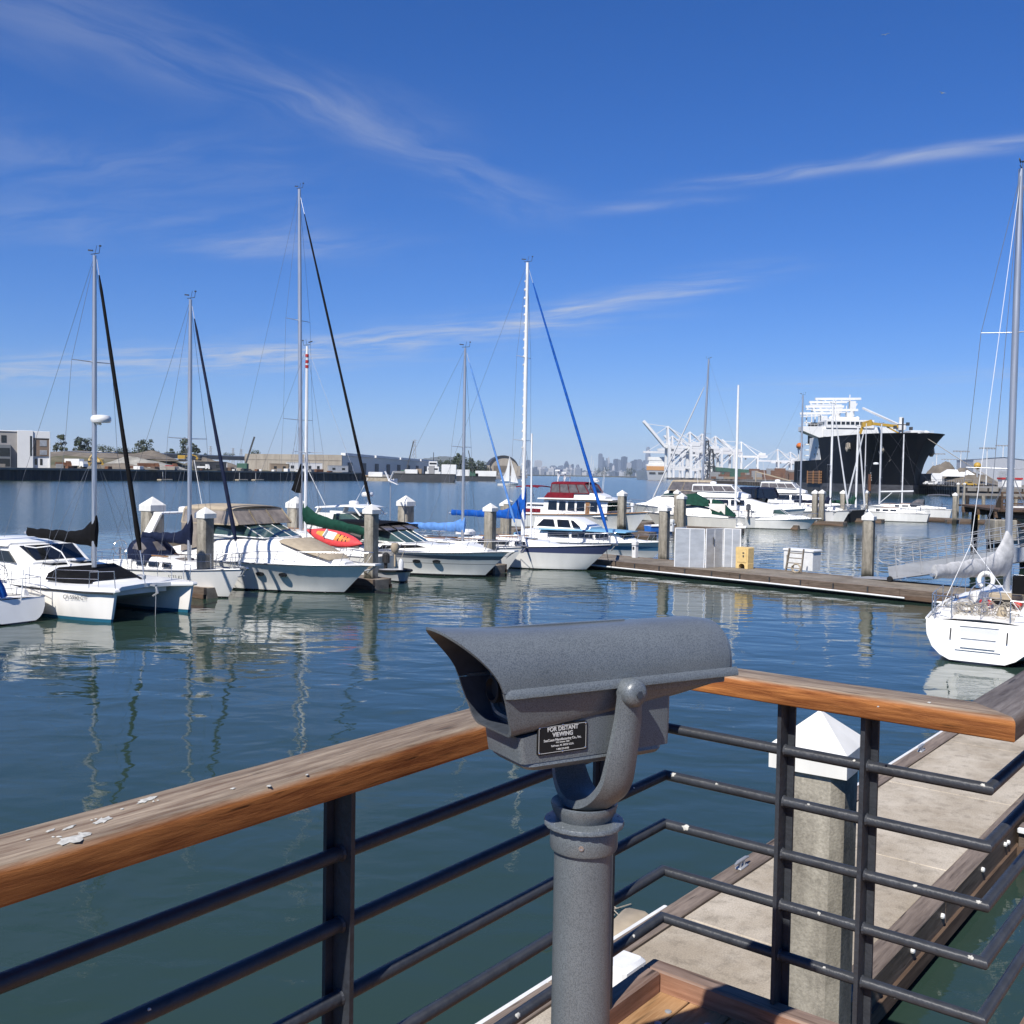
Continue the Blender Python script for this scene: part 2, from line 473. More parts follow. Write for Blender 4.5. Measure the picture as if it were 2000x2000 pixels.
def wood(name, c1, c2, grain=30.0, along='X', rough=0.6, top=None, top2=None, bump=0.5, scale=1.0):
    """grain runs along one object axis; with top, the weathered upward face has its own silvered colours"""
    if name in MAT: return MAT[name]
    mt = bpy.data.materials.new(name); MAT[name] = mt
    nt, N, L = nodes_of(mt); b = N['Principled BSDF']; b.inputs['Roughness'].default_value = rough
    b.inputs['Specular IOR Level'].default_value = 0.16
    tcn = N.new('ShaderNodeTexCoord'); mp = N.new('ShaderNodeMapping')
    k = 0.075
    mp.inputs['Scale'].default_value = {'X': (k, 1, 1), 'Y': (1, k, 1), 'Z': (1, 1, k)}[along]
    L.new(tcn.outputs['Object'], mp.inputs[0])
    n1 = N.new('ShaderNodeTexNoise'); n1.inputs['Scale'].default_value = grain * scale; n1.inputs['Detail'].default_value = 8; n1.inputs['Roughness'].default_value = 0.7
    n1.inputs['Distortion'].default_value = 0.3
    L.new(mp.outputs[0], n1.inputs[0])
    r1 = N.new('ShaderNodeMapRange'); r1.inputs[1].default_value = 0.34; r1.inputs[2].default_value = 0.66; L.new(n1.outputs[0], r1.inputs[0])
    m1 = N.new('ShaderNodeMixRGB'); m1.inputs[1].default_value = (*c1, 1); m1.inputs[2].default_value = (*c2, 1); L.new(r1.outputs[0], m1.inputs[0])
    n3 = N.new('ShaderNodeTexNoise'); n3.inputs['Scale'].default_value = grain * 0.16 * scale; n3.inputs['Detail'].default_value = 5; L.new(mp.outputs[0], n3.inputs[0])
    r3 = N.new('ShaderNodeMapRange'); r3.inputs[1].default_value = 0.35; r3.inputs[2].default_value = 0.65; r3.inputs[3].default_value = 0.66; r3.inputs[4].default_value = 1.15; L.new(n3.outputs[0], r3.inputs[0])
    m2 = N.new('ShaderNodeMixRGB'); m2.blend_type = 'MULTIPLY'; m2.inputs[0].default_value = 1; L.new(m1.outputs[0], m2.inputs[1]); L.new(r3.outputs[0], m2.inputs[2])
    cur = m2.outputs[0]
    n4 = N.new('ShaderNodeTexNoise'); n4.inputs['Scale'].default_value = grain * 1.3 * scale; n4.inputs['Detail'].default_value = 2; L.new(mp.outputs[0], n4.inputs[0])
    r4 = N.new('ShaderNodeMapRange'); r4.inputs[1].default_value = 0.27; r4.inputs[2].default_value = 0.36; r4.inputs[3].default_value = 0.30; r4.inputs[4].default_value = 1.0; L.new(n4.outputs[0], r4.inputs[0])
    if top:
        mt_ = N.new('ShaderNodeMixRGB'); mt_.inputs[1].default_value = (*top2, 1); mt_.inputs[2].default_value = (*top, 1); L.new(r1.outputs[0], mt_.inputs[0])
        m2b = N.new('ShaderNodeMixRGB'); m2b.blend_type = 'MULTIPLY'; m2b.inputs[0].default_value = 0.7; L.new(mt_.outputs[0], m2b.inputs[1]); L.new(r3.outputs[0], m2b.inputs[2])
        sp = N.new('ShaderNodeSeparateXYZ'); L.new(tcn.outputs['Normal'], sp.inputs[0])
        a = N.new('ShaderNodeMath'); a.operation = 'MULTIPLY_ADD'; a.inputs[1].default_value = 0.9; L.new(n1.outputs[0], a.inputs[0]); L.new(sp.outputs[2], a.inputs[2])
        rr = N.new('ShaderNodeMapRange'); rr.inputs[1].default_value = 0.80; rr.inputs[2].default_value = 1.40; L.new(a.outputs[0], rr.inputs[0])
        m3 = N.new('ShaderNodeMixRGB'); L.new(rr.outputs[0], m3.inputs[0]); L.new(cur, m3.inputs[1]); L.new(m2b.outputs[0], m3.inputs[2])
        cur = m3.outputs[0]
    m5 = N.new('ShaderNodeMixRGB'); m5.blend_type = 'MULTIPLY'; m5.inputs[0].default_value = 1; L.new(cur, m5.inputs[1]); L.new(r4.outputs[0], m5.inputs[2]); cur = m5.outputs[0]
    L.new(cur, b.inputs['Base Color'])
    bp = N.new('ShaderNodeBump'); bp.inputs['Strength'].default_value = bump; bp.inputs['Distance'].default_value = 0.004
    L.new(n1.outputs[0], bp.inputs['Height']); L.new(bp.outputs[0], b.inputs['Normal'])
    return mt
wood('rail_wood', (0.19, 0.060, 0.018), (0.50, 0.20, 0.06), grain=62, top=(0.37, 0.295, 0.215), top2=(0.125, 0.085, 0.058), bump=0.9)
wood('rail_wood_grey', (0.10, 0.07, 0.05), (0.20, 0.15, 0.115), grain=55, top=(0.20, 0.175, 0.155), top2=(0.085, 0.07, 0.06))
wood('kerb_wood', (0.16, 0.075, 0.045), (0.36, 0.20, 0.13), grain=26, top=(0.34, 0.25, 0.20), top2=(0.15, 0.10, 0.075))
wood('deck_wood', (0.24, 0.13, 0.06), (0.48, 0.30, 0.16), grain=22)
wood('waler', (0.075, 0.055, 0.042), (0.20, 0.155, 0.12), grain=18, top=(0.27, 0.215, 0.17), top2=(0.12, 0.092, 0.072))
wood('dark_timber', (0.020, 0.017, 0.015), (0.060, 0.048, 0.038), grain=10, along='Z', rough=0.85)
wood('pier_timber', (0.07, 0.045, 0.032), (0.17, 0.115, 0.08), grain=10, rough=0.85)

def speckled(name, c1, c2, rough=0.38, scale=260, bump=0.25):
    """hammered enamel: fine two-tone mottling"""
    mt = bpy.data.materials.new(name); MAT[name] = mt
    nt, N, L = nodes_of(mt); b = N['Principled BSDF']; b.inputs['Roughness'].default_value = rough; b.inputs['Specular IOR Level'].default_value = 0.75
    tcn = N.new('ShaderNodeTexCoord')
    n1 = N.new('ShaderNodeTexNoise'); n1.inputs['Scale'].default_value = scale; n1.inputs['Detail'].default_value = 3; n1.inputs['Roughness'].default_value = 0.6
    L.new(tcn.outputs['Object'], n1.inputs[0])
    r1 = N.new('ShaderNodeMapRange'); r1.inputs[1].default_value = 0.38; r1.inputs[2].default_value = 0.56; L.new(n1.outputs[0], r1.inputs[0])
    m1 = N.new('ShaderNodeMixRGB'); m1.inputs[1].default_value = (*c1, 1); m1.inputs[2].default_value = (*c2, 1); L.new(r1.outputs[0], m1.inputs[0])
    n2 = N.new('ShaderNodeTexNoise'); n2.inputs['Scale'].default_value = 5; n2.inputs['Detail'].default_value = 5; L.new(tcn.outputs['Object'], n2.inputs[0])
    r2 = N.new('ShaderNodeMapRange'); r2.inputs[1].default_value = 0.3; r2.inputs[2].default_value = 0.7; r2.inputs[3].default_value = 0.86; r2.inputs[4].default_value = 1.08; L.new(n2.outputs[0], r2.inputs[0])
    m2 = N.new('ShaderNodeMixRGB'); m2.blend_type = 'MULTIPLY'; m2.inputs[0].default_value = 1; L.new(m1.outputs[0], m2.inputs[1]); L.new(r2.outputs[0], m2.inputs[2])
    L.new(m2.outputs[0], b.inputs['Base Color'])
    bp = N.new('ShaderNodeBump'); bp.inputs['Strength'].default_value = bump; bp.inputs['Distance'].default_value = 0.002
    L.new(n1.outputs[0], bp.inputs['Height']); L.new(bp.outputs[0], b.inputs['Normal'])
    return mt
speckled('hammered', (0.078, 0.090, 0.099), (0.146, 0.164, 0.176), scale=420, rough=0.34)
material('hammered_dark_shade', (0.055, 0.064, 0.080), 0.35, var=0.15, scale=60)  # darker copy of the enamel: shade inside the mouth as colour; also pivot bolt
material('rail_paint', (0.034, 0.038, 0.046), 0.5, var=0.18, scale=14, bump=0.25, bscale=60)
material('dropping', (0.56, 0.55, 0.50), 0.85, var=0.22, scale=90)
material('plate_black', (0.012, 0.011, 0.010), 0.35, var=0.2)
material('plate_ink', (0.55, 0.55, 0.54), 0.4, var=0.05)
material('rust', (0.20, 0.085, 0.04), 0.85, var=0.25, scale=0.4)
material('galv', (0.42, 0.43, 0.44), 0.5, metal=0.4, var=0.15, scale=1.0)
material('steel_dark', (0.05, 0.052, 0.056), 0.55, var=0.2, scale=0.3)
material('crane_white', (0.72, 0.72, 0.71), 0.5, var=0.06, scale=0.05)
material('crane_black', (0.030, 0.032, 0.036), 0.6, var=0.15, scale=0.05)
material('ship_white', (0.74, 0.74, 0.72), 0.5, var=0.06, scale=0.2)
material('tyre', (0.012, 0.012, 0.012), 0.85, var=0.15)

# ---- water
mt = bpy.data.materials.new('harbour_water'); MAT['water'] = mt
nt, N, L = nodes_of(mt)
b = N['Principled BSDF']
b.inputs['Base Color'].default_value = (0.024, 0.046, 0.035, 1)
b.inputs['Roughness'].default_value = 0.02
b.inputs['IOR'].default_value = 1.333
tcn = N.new('ShaderNodeTexCoord')
def wnoise(scale, detail, rough=0.5, st=(1, 1, 1), dist=0.0):
    mp = N.new('ShaderNodeMapping'); mp.inputs['Scale'].default_value = st; mp.inputs['Rotation'].default_value = (0, 0, 0.35)
    L.new(tcn.outputs['Object'], mp.inputs[0])
    n = N.new('ShaderNodeTexNoise'); n.inputs['Scale'].default_value = scale; n.inputs['Detail'].default_value = detail
    n.inputs['Roughness'].default_value = rough; n.inputs['Distortion'].default_value = dist
    L.new(mp.outputs[0], n.inputs[0]); return n.outputs[0]
def nm(op, a, b_=None, c=None):
    n = N.new('ShaderNodeMath'); n.operation = op
    for i, v in enumerate((a, b_, c)):
        if v is None: continue
        if isinstance(v, (int, float)): n.inputs[i].default_value = v
        else: L.new(v, n.inputs[i])
    return n.outputs[0]
def nmr(x, a, b_, c=0.0, d=1.0):
    n = N.new('ShaderNodeMapRange'); n.interpolation_type = 'SMOOTHSTEP'
    for i, v in enumerate((a, b_, c, d)): n.inputs[i + 1].default_value = v
    L.new(x, n.inputs[0]); return n.outputs[0]
sp = N.new('ShaderNodeSeparateXYZ'); L.new(tcn.outputs['Object'], sp.inputs[0])
# the open channel beyond the slips is wind-ruffled, the basin lies calm in patches
patch = wnoise(0.045, 3, 0.5)
chan = nmr(nm('ADD', nm('ADD', sp.outputs[1], nm('MULTIPLY', sp.outputs[0], -0.25)), nm('MULTIPLY', patch, 34)), 92, 118)
calm = nmr(wnoise(0.09, 2, 0.5), 0.40, 0.62)
swell = nm('MULTIPLY', wnoise(0.55, 2, 0.4, (1, 1.5, 1), 0.3), 0.042)
mid = nm('MULTIPLY', wnoise(1.5, 3, 0.45, (1, 1.5, 1), 0.5), nm('ADD', 0.005, nm('MULTIPLY', calm, 0.008)))
fine = nm('MULTIPLY', wnoise(11.0, 3, 0.55, (1, 1.3, 1)), nm('ADD', 0.0004, nm('MULTIPLY', calm, 0.0010)))
chop = nm('MULTIPLY', wnoise(1.1, 4, 0.6, (1, 1.3, 1), 0.3), nm('MULTIPLY', chan, 0.12))
h = nm('ADD', nm('ADD', swell, mid), nm('ADD', fine, chop))
bp = N.new('ShaderNodeBump'); bp.inputs['Strength'].default_value = 1.0; bp.inputs['Distance'].default_value = 1.0
L.new(h, bp.inputs['Height']); L.new(bp.outputs[0], b.inputs['Normal'])
L.new(nm('ADD', 0.015, nm('MULTIPLY', chan, 0.12)), b.inputs['Roughness'])
# ---------------------------------------------------------------- the setting
def gx(px, Y, z=0.0):
    """world point at depth Y and height z whose column in the photograph is px"""
    hy = 926 + 0.0165 * (px - 1000)
    p = at(px, hy, Y); k = (p.z - z) / Y * 2000 * 0.0165
    p = at(px + k, hy, Y)
    return Vector((p.x, Y, z))
wm_ = MB(); wm_.quad((-16000, -400, 0), (16000, -400, 0), (16000, 15500, 0), (-16000, 15500, 0))
tag(wm_.build('water', M['water']), kind='structure')

def heightfield(name, x0, x1, y0, y1, nx, ny, fn, mat, **props):
    mb = MB(); vs = []; fs = []
    for j in range(ny + 1):
        for i in range(nx + 1):
            x = x0 + (x1 - x0) * i / nx; y = y0 + (y1 - y0) * j / ny
            vs.append((x, y, fn(x, y)))
    for j in range(ny):
        for i in range(nx):
            a = j * (nx + 1) + i
            fs.append((a, a + 1, a + nx + 2, a + nx + 1))
    mb.add(vs, fs)
    return mb.build(name, mat, smooth=60, **props)
def fbm(x, y, s, o=4):
    return noise.fractal(Vector((x * s, y * s, 3.7)), 1.0, 2.0, o)

# far hills: wooded ridges beyond the bay and beyond the port
material('hill_scrub', (0.085, 0.085, 0.055), 0.95, var=0.25, scale=0.004)
HILLS = [(690, 965, 9000, [(690, 14), (720, 16), (745, 24), (762, 30), (780, 28), (800, 24), (820, 28), (845, 30), (862, 34), (880, 33), (900, 28), (925, 18), (945, 10), (965, 2)]),
         (540, 690, 12000, [(540, 4), (565, 14), (590, 26), (605, 24), (625, 12), (650, 8), (690, 4)]),
         (925, 1000, 9500, [(925, 6), (945, 14), (962, 17), (980, 12), (1000, 5)]),
         (1000, 1300, 13000, [(1000, 6), (1060, 10), (1110, 11), (1160, 9), (1220, 8), (1300, 6)]),
         (1770, 2150, 9000, [(1770, 10), (1810, 14), (1835, 26), (1850, 22), (1870, 18), (1905, 27), (1930, 25), (1960, 28), (2000, 22), (2060, 20), (2150, 8)]),
         (-300, 560, 14000, [(-300, 6), (0, 8), (300, 9), (560, 6)])]
for (a, b_, Y, prof) in HILLS:
    mb = MB(); rings = []
    n = 70
    for i in range(n + 1):
        px = a + (b_ - a) * i / n
        for (p0, h0), (p1, h1) in zip(prof, prof[1:]):
            if p0 <= px <= p1:
                t = (px - p0) / (p1 - p0); t = t * t * (3 - 2 * t); hp = h0 + (h1 - h0) * t
        hp += 1.2 * noise.noise(Vector((px * 0.15, Y, 0))) + 0.6 * noise.noise(Vector((px * 0.5, Y, 2)))
        hm = max(2, hp) * Y / 2000
        ring = []
        for d, k in ((-900, 0.0), (-600, 0.28), (-300, 0.66), (-80, 0.94), (0, 1.0), (120, 0.9), (900, 0.0)):
            p = gx(px, Y + d, 0)
            p.z = max(-0.5, hm * k + (k > 0.1) * (k < 0.99) * hm * 0.12 * noise.noise(Vector((px * 0.2, d * 0.01, Y))))
            ring.append(p)
        rings.append(ring)
    mb.loft(rings, closed=False)
    mb.build('hill', M['hill_scrub'], smooth=50, kind='structure')

# low shore in front of the distant city
material('shore_scrub', (0.10, 0.095, 0.06), 0.95, var=0.3, scale=0.02)
mb = MB()
pts = [(1008, 3400), (1100, 3800), (1200, 3600), (1290, 3000)]
rings = []
for px, Y in pts:
    rings.append([gx(px, Y, -0.5), gx(px, Y + 4, 2.2), gx(px, Y + 120, 3.2), gx(px, Y + 8000, 3.2)])
mb.loft(rings, closed=False); mb.build('shore', M['shore_scrub'], smooth=40, kind='structure')

# the reclaimed ground across the channel
LW0, LW1 = gx(-160, 318), gx(711, 575)
def lerp(a, b_, t): return a + (b_ - a) * t
ldir = (LW1 - LW0).normalized(); lnor = Vector((-ldir.y, ldir.x, 0))
if lnor.x > 0: lnor = -lnor
mt = bpy.data.materials.new('dry_ground'); MAT['dry_ground'] = mt
nt, N, L = nodes_of(mt); b = N['Principled BSDF']; b.inputs['Roughness'].default_value = 0.95
tcn = N.new('ShaderNodeTexCoord')
n1 = N.new('ShaderNodeTexNoise'); n1.inputs['Scale'].default_value = 0.035; n1.inputs['Detail'].default_value = 7; L.new(tcn.outputs['Object'], n1.inputs[0])
n2 = N.new('ShaderNodeTexNoise'); n2.inputs['Scale'].default_value = 0.5; n2.inputs['Detail'].default_value = 6; L.new(tcn.outputs['Object'], n2.inputs[0])
cr = N.new('ShaderNodeValToRGB'); L.new(n1.outputs[0], cr.inputs[0])
cr.color_ramp.elements[0].position = 0.36; cr.color_ramp.elements[0].color = (0.075, 0.08, 0.034, 1)
cr.color_ramp.elements[1].position = 0.62; cr.color_ramp.elements[1].color = (0.17, 0.145, 0.095, 1)
e = cr.color_ramp.elements.new(0.5); e.color = (0.12, 0.105, 0.048, 1)
mx_ = N.new('ShaderNodeMixRGB'); mx_.blend_type = 'MULTIPLY'; mx_.inputs[0].default_value = 0.8
r_ = N.new('ShaderNodeMapRange'); r_.inputs[1].default_value = 0.3; r_.inputs[2].default_value = 0.7; r_.inputs[3].default_value = 0.5; r_.inputs[4].default_value = 1.2; L.new(n2.outputs[0], r_.inputs[0])
L.new(cr.outputs[0], mx_.inputs[1]); L.new(r_.outputs[0], mx_.inputs[2]); L.new(mx_.outputs[0], b.inputs['Base Color'])
material('dirt', (0.31, 0.30, 0.265), 0.95, var=0.25, scale=0.25)
material('brown_dirt', (0.165, 0.14, 0.11), 0.95, var=0.25, scale=0.2)
def shore_pt(px, off, z=4.4):
    """a point 'off' metres behind the bulkhead, in photo column px"""
    d = ray(px, 926 + 0.0165 * (px - 1000)); d = Vector((d.x, d.y, 0)) / d.y
    o = LW0 - lnor * 0 + lnor * off
    # intersect ray (t*d) with line o + s*ldir
    det = d.x * (-ldir.y) - d.y * (-ldir.x)
    t = (o.x * (-ldir.y) - o.y * (-ldir.x)) / det
    return Vector((d.x * t, d.y * t, z))
mb = MB()
rows = []
for i in range(61):
    px = -150 + (705 + 150) * i / 60
    ring = []
    for off, z in ((0.6, 4.35), (14, 4.45), (30, 4.6), (55, 6.5), (85, 10.0), (120, 12.0), (200, 12.0), (420, 11)):
        fade = max(0.0, min(1.0, (420 - px) / 120.0)) if px > 300 else max(0, min(1, (px - 45) / 60.0))
        zz = 4.4 + (z - 4.4) * fade
        p = shore_pt(px, off, zz)
        if off > 20: p.z += 1.6 * fbm(p.x, p.y, 0.03)
        ring.append(p)
    rows.append(ring)
mb.loft(rows, closed=False)
mb.build('ground', M['dry_ground'], smooth=60, kind='structure')
mb = MB()
rows = []
for i in range(12):
    px = 700 + 330 * i / 11; Y = 600 + 700 * (i / 11) ** 1.5
    rows.append([gx(px, Y - 22, -0.4), gx(px, Y - 6, 1.2), gx(px, Y + 5, 2.6), gx(px, Y + 900, 3.2)])
mb.loft(rows, closed=False); mb.build('ground', M['quay'], smooth=40, kind='structure')

# dark sheet-pile bulkhead along the channel
mt = material('bulkhead_steel', (0.030, 0.032, 0.038), 0.7, var=0.3, scale=0.5, stretch=(1, 1, 0.25), var2=(0.010, 0.011, 0.014))
mb = MB(); pts = []
Lw = (LW1 - LW0).length; k = int(Lw / 1.1)
top = []; bot = []
for i in range(k + 1):
    o = 0.28 if (i // 2) % 2 else -0.28
    q = LW0 + ldir * (Lw * i / k) - lnor * o
    bot.append(Vector((q.x, q.y, -1))); top.append(Vector((q.x, q.y, 3.7)))
mb.loft([bot, top], closed=False)
wall = mb.build('bulkhead', mt, label='long dark corrugated steel bulkhead wall across the channel', category='bulkhead')
cb = MB(); cb.bar(LW0 + V(0, 0, 4.05), LW1 + V(0, 0, 4.05), 1.6, 0.72)
cb.build('cap_beam', M['quay'], wall)

# the port on the right: container quay, and the near right-hand wharf
mb = MB()
mb.loft([[gx(1290, 1850, -0.4), gx(1290, 1850, 3.5), gx(1290, 3200, 3.5)], [gx(1560, 900, -0.4), gx(1560, 900, 3.5), gx(1560, 3200, 3.5)],
         [gx(1790, 520, -0.4), gx(1790, 520, 3.5), gx(1790, 3200, 3.5)], [gx(2250, 520, -0.4), gx(2250, 520, 3.5), gx(2250, 3200, 3.5)]], closed=False)
mb.build('ground', M['quay'], kind='structure')

# the air over the bay
hz = bpy.data.materials.new('haze'); hz.use_nodes = True
hn = hz.node_tree; hn.nodes.clear()
ho = hn.nodes.new('ShaderNodeOutputMaterial'); hv = hn.nodes.new('ShaderNodeVolumePrincipled')
hv.inputs['Color'].default_value = (0.70, 0.84, 1.0, 1); hv.inputs['Density'].default_value = 5.0e-5; hv.inputs['Anisotropy'].default_value = 0.0
hn.links.new(hv.outputs[0], ho.inputs['Volume'])
mb = MB(); mb.box((0, 7400, 219), (31000, 15600, 440))
hb = mb.build('haze', hz, kind='stuff')
# ---------------------------------------------------------------- the platform, its railing and the viewer
DZ = 3.35
P = V(0.513, 3.30, 0); R = P + W * 0.978
def pt(p, z): return Vector((p.x, p.y, z))
PIPE_Z = [4.185, 4.03, 3.87, 3.715, 3.56]
UL = Vector((sin(radians(37.3)), cos(radians(37.3)), 0)); LEFT_END = P - UL * 4.2; RIGHT_END = R + U * 7.0

# deck boards (run along U), one solid platform
dk = thing('platform_deck', 'brown timber viewing platform with a kerb, in front of the railing', 'platform', pt(P, DZ), RZ_U)
def toloc(p):  # world -> platform local (x along U, y along -W since local y = left of U)
    d = Vector(p) - P
    return Vector((d.dot(U), -d.dot(W), 0))
mb = MB(); bw = 0.14
y = 0.0
while y > -3.6:                       # boards to the right of the left rail, y negative = +W
    yc = y - bw / 2
    x1 = 0.0 if yc > -(0.978) else 7.0
    mb.bbox((( -4.2 + x1) / 2, yc, -0.019), (x1 + 4.2, bw - 0.006, 0.038), 0.003)
    y -= bw
mb.build('deck_boards', M['deck_wood'], dk, smooth=30)
mb = MB()
for x0, x1, y0, y1 in ((-4.2, 0.0, -3.6, 0.0), (0.0, 7.0, -3.6, -0.98)):
    mb.box(((x0 + x1) / 2, (y0 + y1) / 2, -0.16), (x1 - x0, y1 - y0, 0.24))
mb.build('joists', M['pier_timber'], dk)
kw, kh = 0.068, 0.066
def kerb(a, b_):
    mb = MB(); d = (b_ - a).normalized(); c = (a + b_) / 2; Lk = (b_ - a).length
    mb.bbox((0, 0, 0), (Lk, kw, kh), 0.006)
    o = mb.build('kerb', M['kerb_wood'], dk, smooth=30)
    o.location = c + V(0, 0, kh / 2 + 0.001); o.rotation_euler = (0, 0, atan2(d.y, d.x))
kerb(V(-4.2, -0.005, 0), V(-kw - 0.001, -0.005, 0)); kerb(V(-kw / 2, kw / 2 - 0.005, 0), V(-kw / 2, -1.0, 0)); kerb(V(-kw, -1.036, 0), V(7.0, -1.036, 0))
for (sx, sy) in ((-0.16, -0.12), (-0.24, -0.13), (-0.15, -0.25), (-0.26, -0.27), (0.3, -1.2), (0.3, -1.13)):
    s_ = MB(); s_.lathe([(0.0, 0.0), (0.011, 0.0), (0.011, 0.003), (0.006, 0.005), (0.0, 0.005)], 10, (sx, sy, 0.0))
    s_.build('screw_head', M['galv'], dk, smooth=40)

rl = thing('railing', 'dark grey pipe railing with a weathered timber handrail round the platform', 'railing', (0, 0, 0))
HW, HT = 0.150, 0.064
def handrail(a, b_, ma, mb_, mat, z=4.40, w=HW):
    """timber rail from a to b along its centre line, mitred ends (offset per side), rounded edges"""
    d = (b_ - a).normalized(); nrm = Vector((-d.y, d.x, 0)); Lh = (b_ - a).length
    prof = []
    r = 0.017
    for cxp, czp, a0 in ((w / 2 - r, -r, 0), (-w / 2 + r, -r, 90), (-w / 2 + 0.006, -HT + 0.006, 180), (w / 2 - 0.006, -HT + 0.006, 270)):
        rr = r if czp == -r else 0.006
        for k in range(5):
            an = radians(a0 + 22.5 * k)
            prof.append((cxp + rr * cos(an), czp + rr * sin(an)))
    nseg = 14; rings = []
    for i in range(nseg + 1):
        t = i / nseg
        ring = []
        for (yy, zz) in prof:
            x0 = ma * yy; x1 = Lh + mb_ * yy
            ring.append((x0 + (x1 - x0) * t, yy, zz + 0.0012 * noise.noise(Vector((t * 9, yy * 20, 1))) * (1 if zz > -0.03 else 0)))
        rings.append(ring)
    m_ = MB(); m_.loft(rings, caps=True)
    o = m_.build('handrail', mat, rl, smooth=45)
    o.location = pt(a, z); o.rotation_euler = (0, 0, atan2(d.y, d.x))
    return o
handrail(LEFT_END, P, 0, 1, M['rail_wood'])          # left nrm = -W side
handrail(P, R, -1, -1, M['rail_wood'])
handrail(R, RIGHT_END, 1, 0, M['rail_wood_grey'])
for i, z in enumerate(PIPE_Z):
    for pts in ([pt(LEFT_END, z), pt(P, z), pt(R, z), pt(RIGHT_END, z)],):
        m_ = MB(); m_.tube(pts, 0.0163, 14); m_.build('pipe', M['rail_paint'], rl, smooth=50)
def post(p, d, outn):
    """T of two flat bars"""
    m_ = MB(); ang = atan2(d.y, d.x)
    zt, zb = 4.40 - HT, DZ - 0.28
    c = p + outn * 0.028
    m_.box(pt(c, (zt + zb) / 2), (0.052, 0.010, zt - zb), ang)
    c = p - outn * 0.005
    m_.box(pt(c, (zt + zb) / 2), (0.012, 0.052, zt - zb - 0.004), ang)
    for z in PIPE_Z:
        for k in (-1, 1): m_.tube([pt(p, z) + d * (k * .007), pt(p, z) + d * (k * .012)], [.0195, .0168], 12)
    m_.build('post', M['rail_paint'], rl)
for t in (0.36, 1.425, 2.5, 3.55): post(P - UL * t, UL, Vector((-UL.y, UL.x, 0)))
for t in (0.40, 0.65): post(P + W * t, W, U)
for t in (1.2, 2.4, 3.6, 4.8, 6.0): post(R + U * t, U, -W)
# bird droppings on the timber and the pipes
random.seed(5)
def splat(p, rad, el=1.6, ang=0.0, flat=True, seed=0):
    rnd = random.Random(seed); m_ = MB(); n = 18; ring = []; top_ = []
    for k in range(n):
        a = 2 * pi * k / n; rr = rad * (0.55 + 0.6 * rnd.random())
        x, y = rr * cos(a) * el, rr * sin(a)
        q = Vector((x * cos(ang) - y * sin(ang), x * sin(ang) + y * cos(ang), 0))
        ring.append(p + q); top_.append(p + q * 0.7 + V(0, 0, 0.0008))
    m_.loft([ring, top_], caps=True)
    for k in range(5 if rad > .008 else 0):
        c = p + V(rnd.uniform(-2.4, 2.4) * rad, rnd.uniform(-1.6, 1.6) * rad, 0); r2 = rad * rnd.uniform(.06, .2)
        m_.loft([[c + V(r2 * f * cos(a) * 1.6, r2 * f * sin(a), hz_) for a in (0, 1, 2.1, 3.1, 4.2, 5.2)] for f, hz_ in ((1, 0), (.5, .001))], caps=True)
    m_.build('bird_dropping', M['dropping'], rl, smooth=50)
for px, py, rd, el in ((143, 1638, 0.018, 1.7), (200, 1602, 0.010, 3.0), (285, 1562, 0.010, 2.6), (98, 1622, 0.004, 3), (135, 1616, 0.0045, 4), (238, 1580, 0.003, 1.5), (525, 1535, 0.005, 1.4), (455, 1540, 0.004, 1.6), (600, 1513, 0.003, 1.8),
                       (55, 1640, 0.003, 1.5), (1715, 1380, 0.004, 2.0), (1815, 1372, 0.005, 2.2)):
    splat(G(px, py, 4.4013), rd, el, GA * -1 + pi / 2 + 0.3, seed=int(px))
def pipe_splat(a, d, t, zi, rad, seed, down=0.0):
    q = a + d * t; rnd = random.Random(seed); m_ = MB()
    sd = Vector((-d.y, d.x, 0)); sd = -sd if sd.dot(-q) < 0 else sd
    n = 14; cs = []
    for k in range(n):
        an = 2 * pi * k / n; rr = rad * (0.6 + 0.6 * rnd.random()); cs.append((rr * cos(an) * 1.25, rr * sin(an)))
    def on(u_, v_, rr):
        th = v_ / 0.0163 + 0.75 - down
        return pt(q, PIPE_Z[zi]) + d * u_ + sd * (sin(pi / 2 - th) * rr) + V(0, 0, cos(pi / 2 - th) * rr)
    m_.loft([[on(u_, v_, 0.0166) for u_, v_ in cs], [on(u_ * 0.7, v_ * 0.7, 0.0182) for u_, v_ in cs], [on(u_ * 0.2, v_ * 0.2, 0.0186) for u_, v_ in cs]], caps=True)
    m_.build('bird_dropping', M['dropping'], rl, smooth=60)
pipe_splat(P, W, 0.035, 1, 0.008, 1); pipe_splat(P, W, 0.19, 1, 0.004, 2); pipe_splat(P, W, 0.085, 2, 0.011, 3); pipe_splat(P, W, 0.49, 1, 0.004, 4)
pipe_splat(P, -UL, 1.02, 4, 0.014, 5); pipe_splat(P, -UL, 0.80, 4, 0.008, 6); pipe_splat(P, W, 0.965, 0, 0.006, 7); pipe_splat(P, W, 0.965, 2, 0.006, 8); pipe_splat(P, W, 0.95, 3, 0.007, 9)
pipe_splat(P, W, 0.53, 3, 0.005, 10); pipe_splat(P, W, 0.55, 4, 0.004, 11); pipe_splat(P, W, 0.80, 2, 0.005, 12); pipe_splat(P, W, 0.62, 0, 0.004, 13); pipe_splat(P, -UL, 0.22, 1, 0.003, 14); pipe_splat(P, -UL, 1.9, 1, 0.003, 15); pipe_splat(P, -UL, 0.2, 4, 0.006, 16)

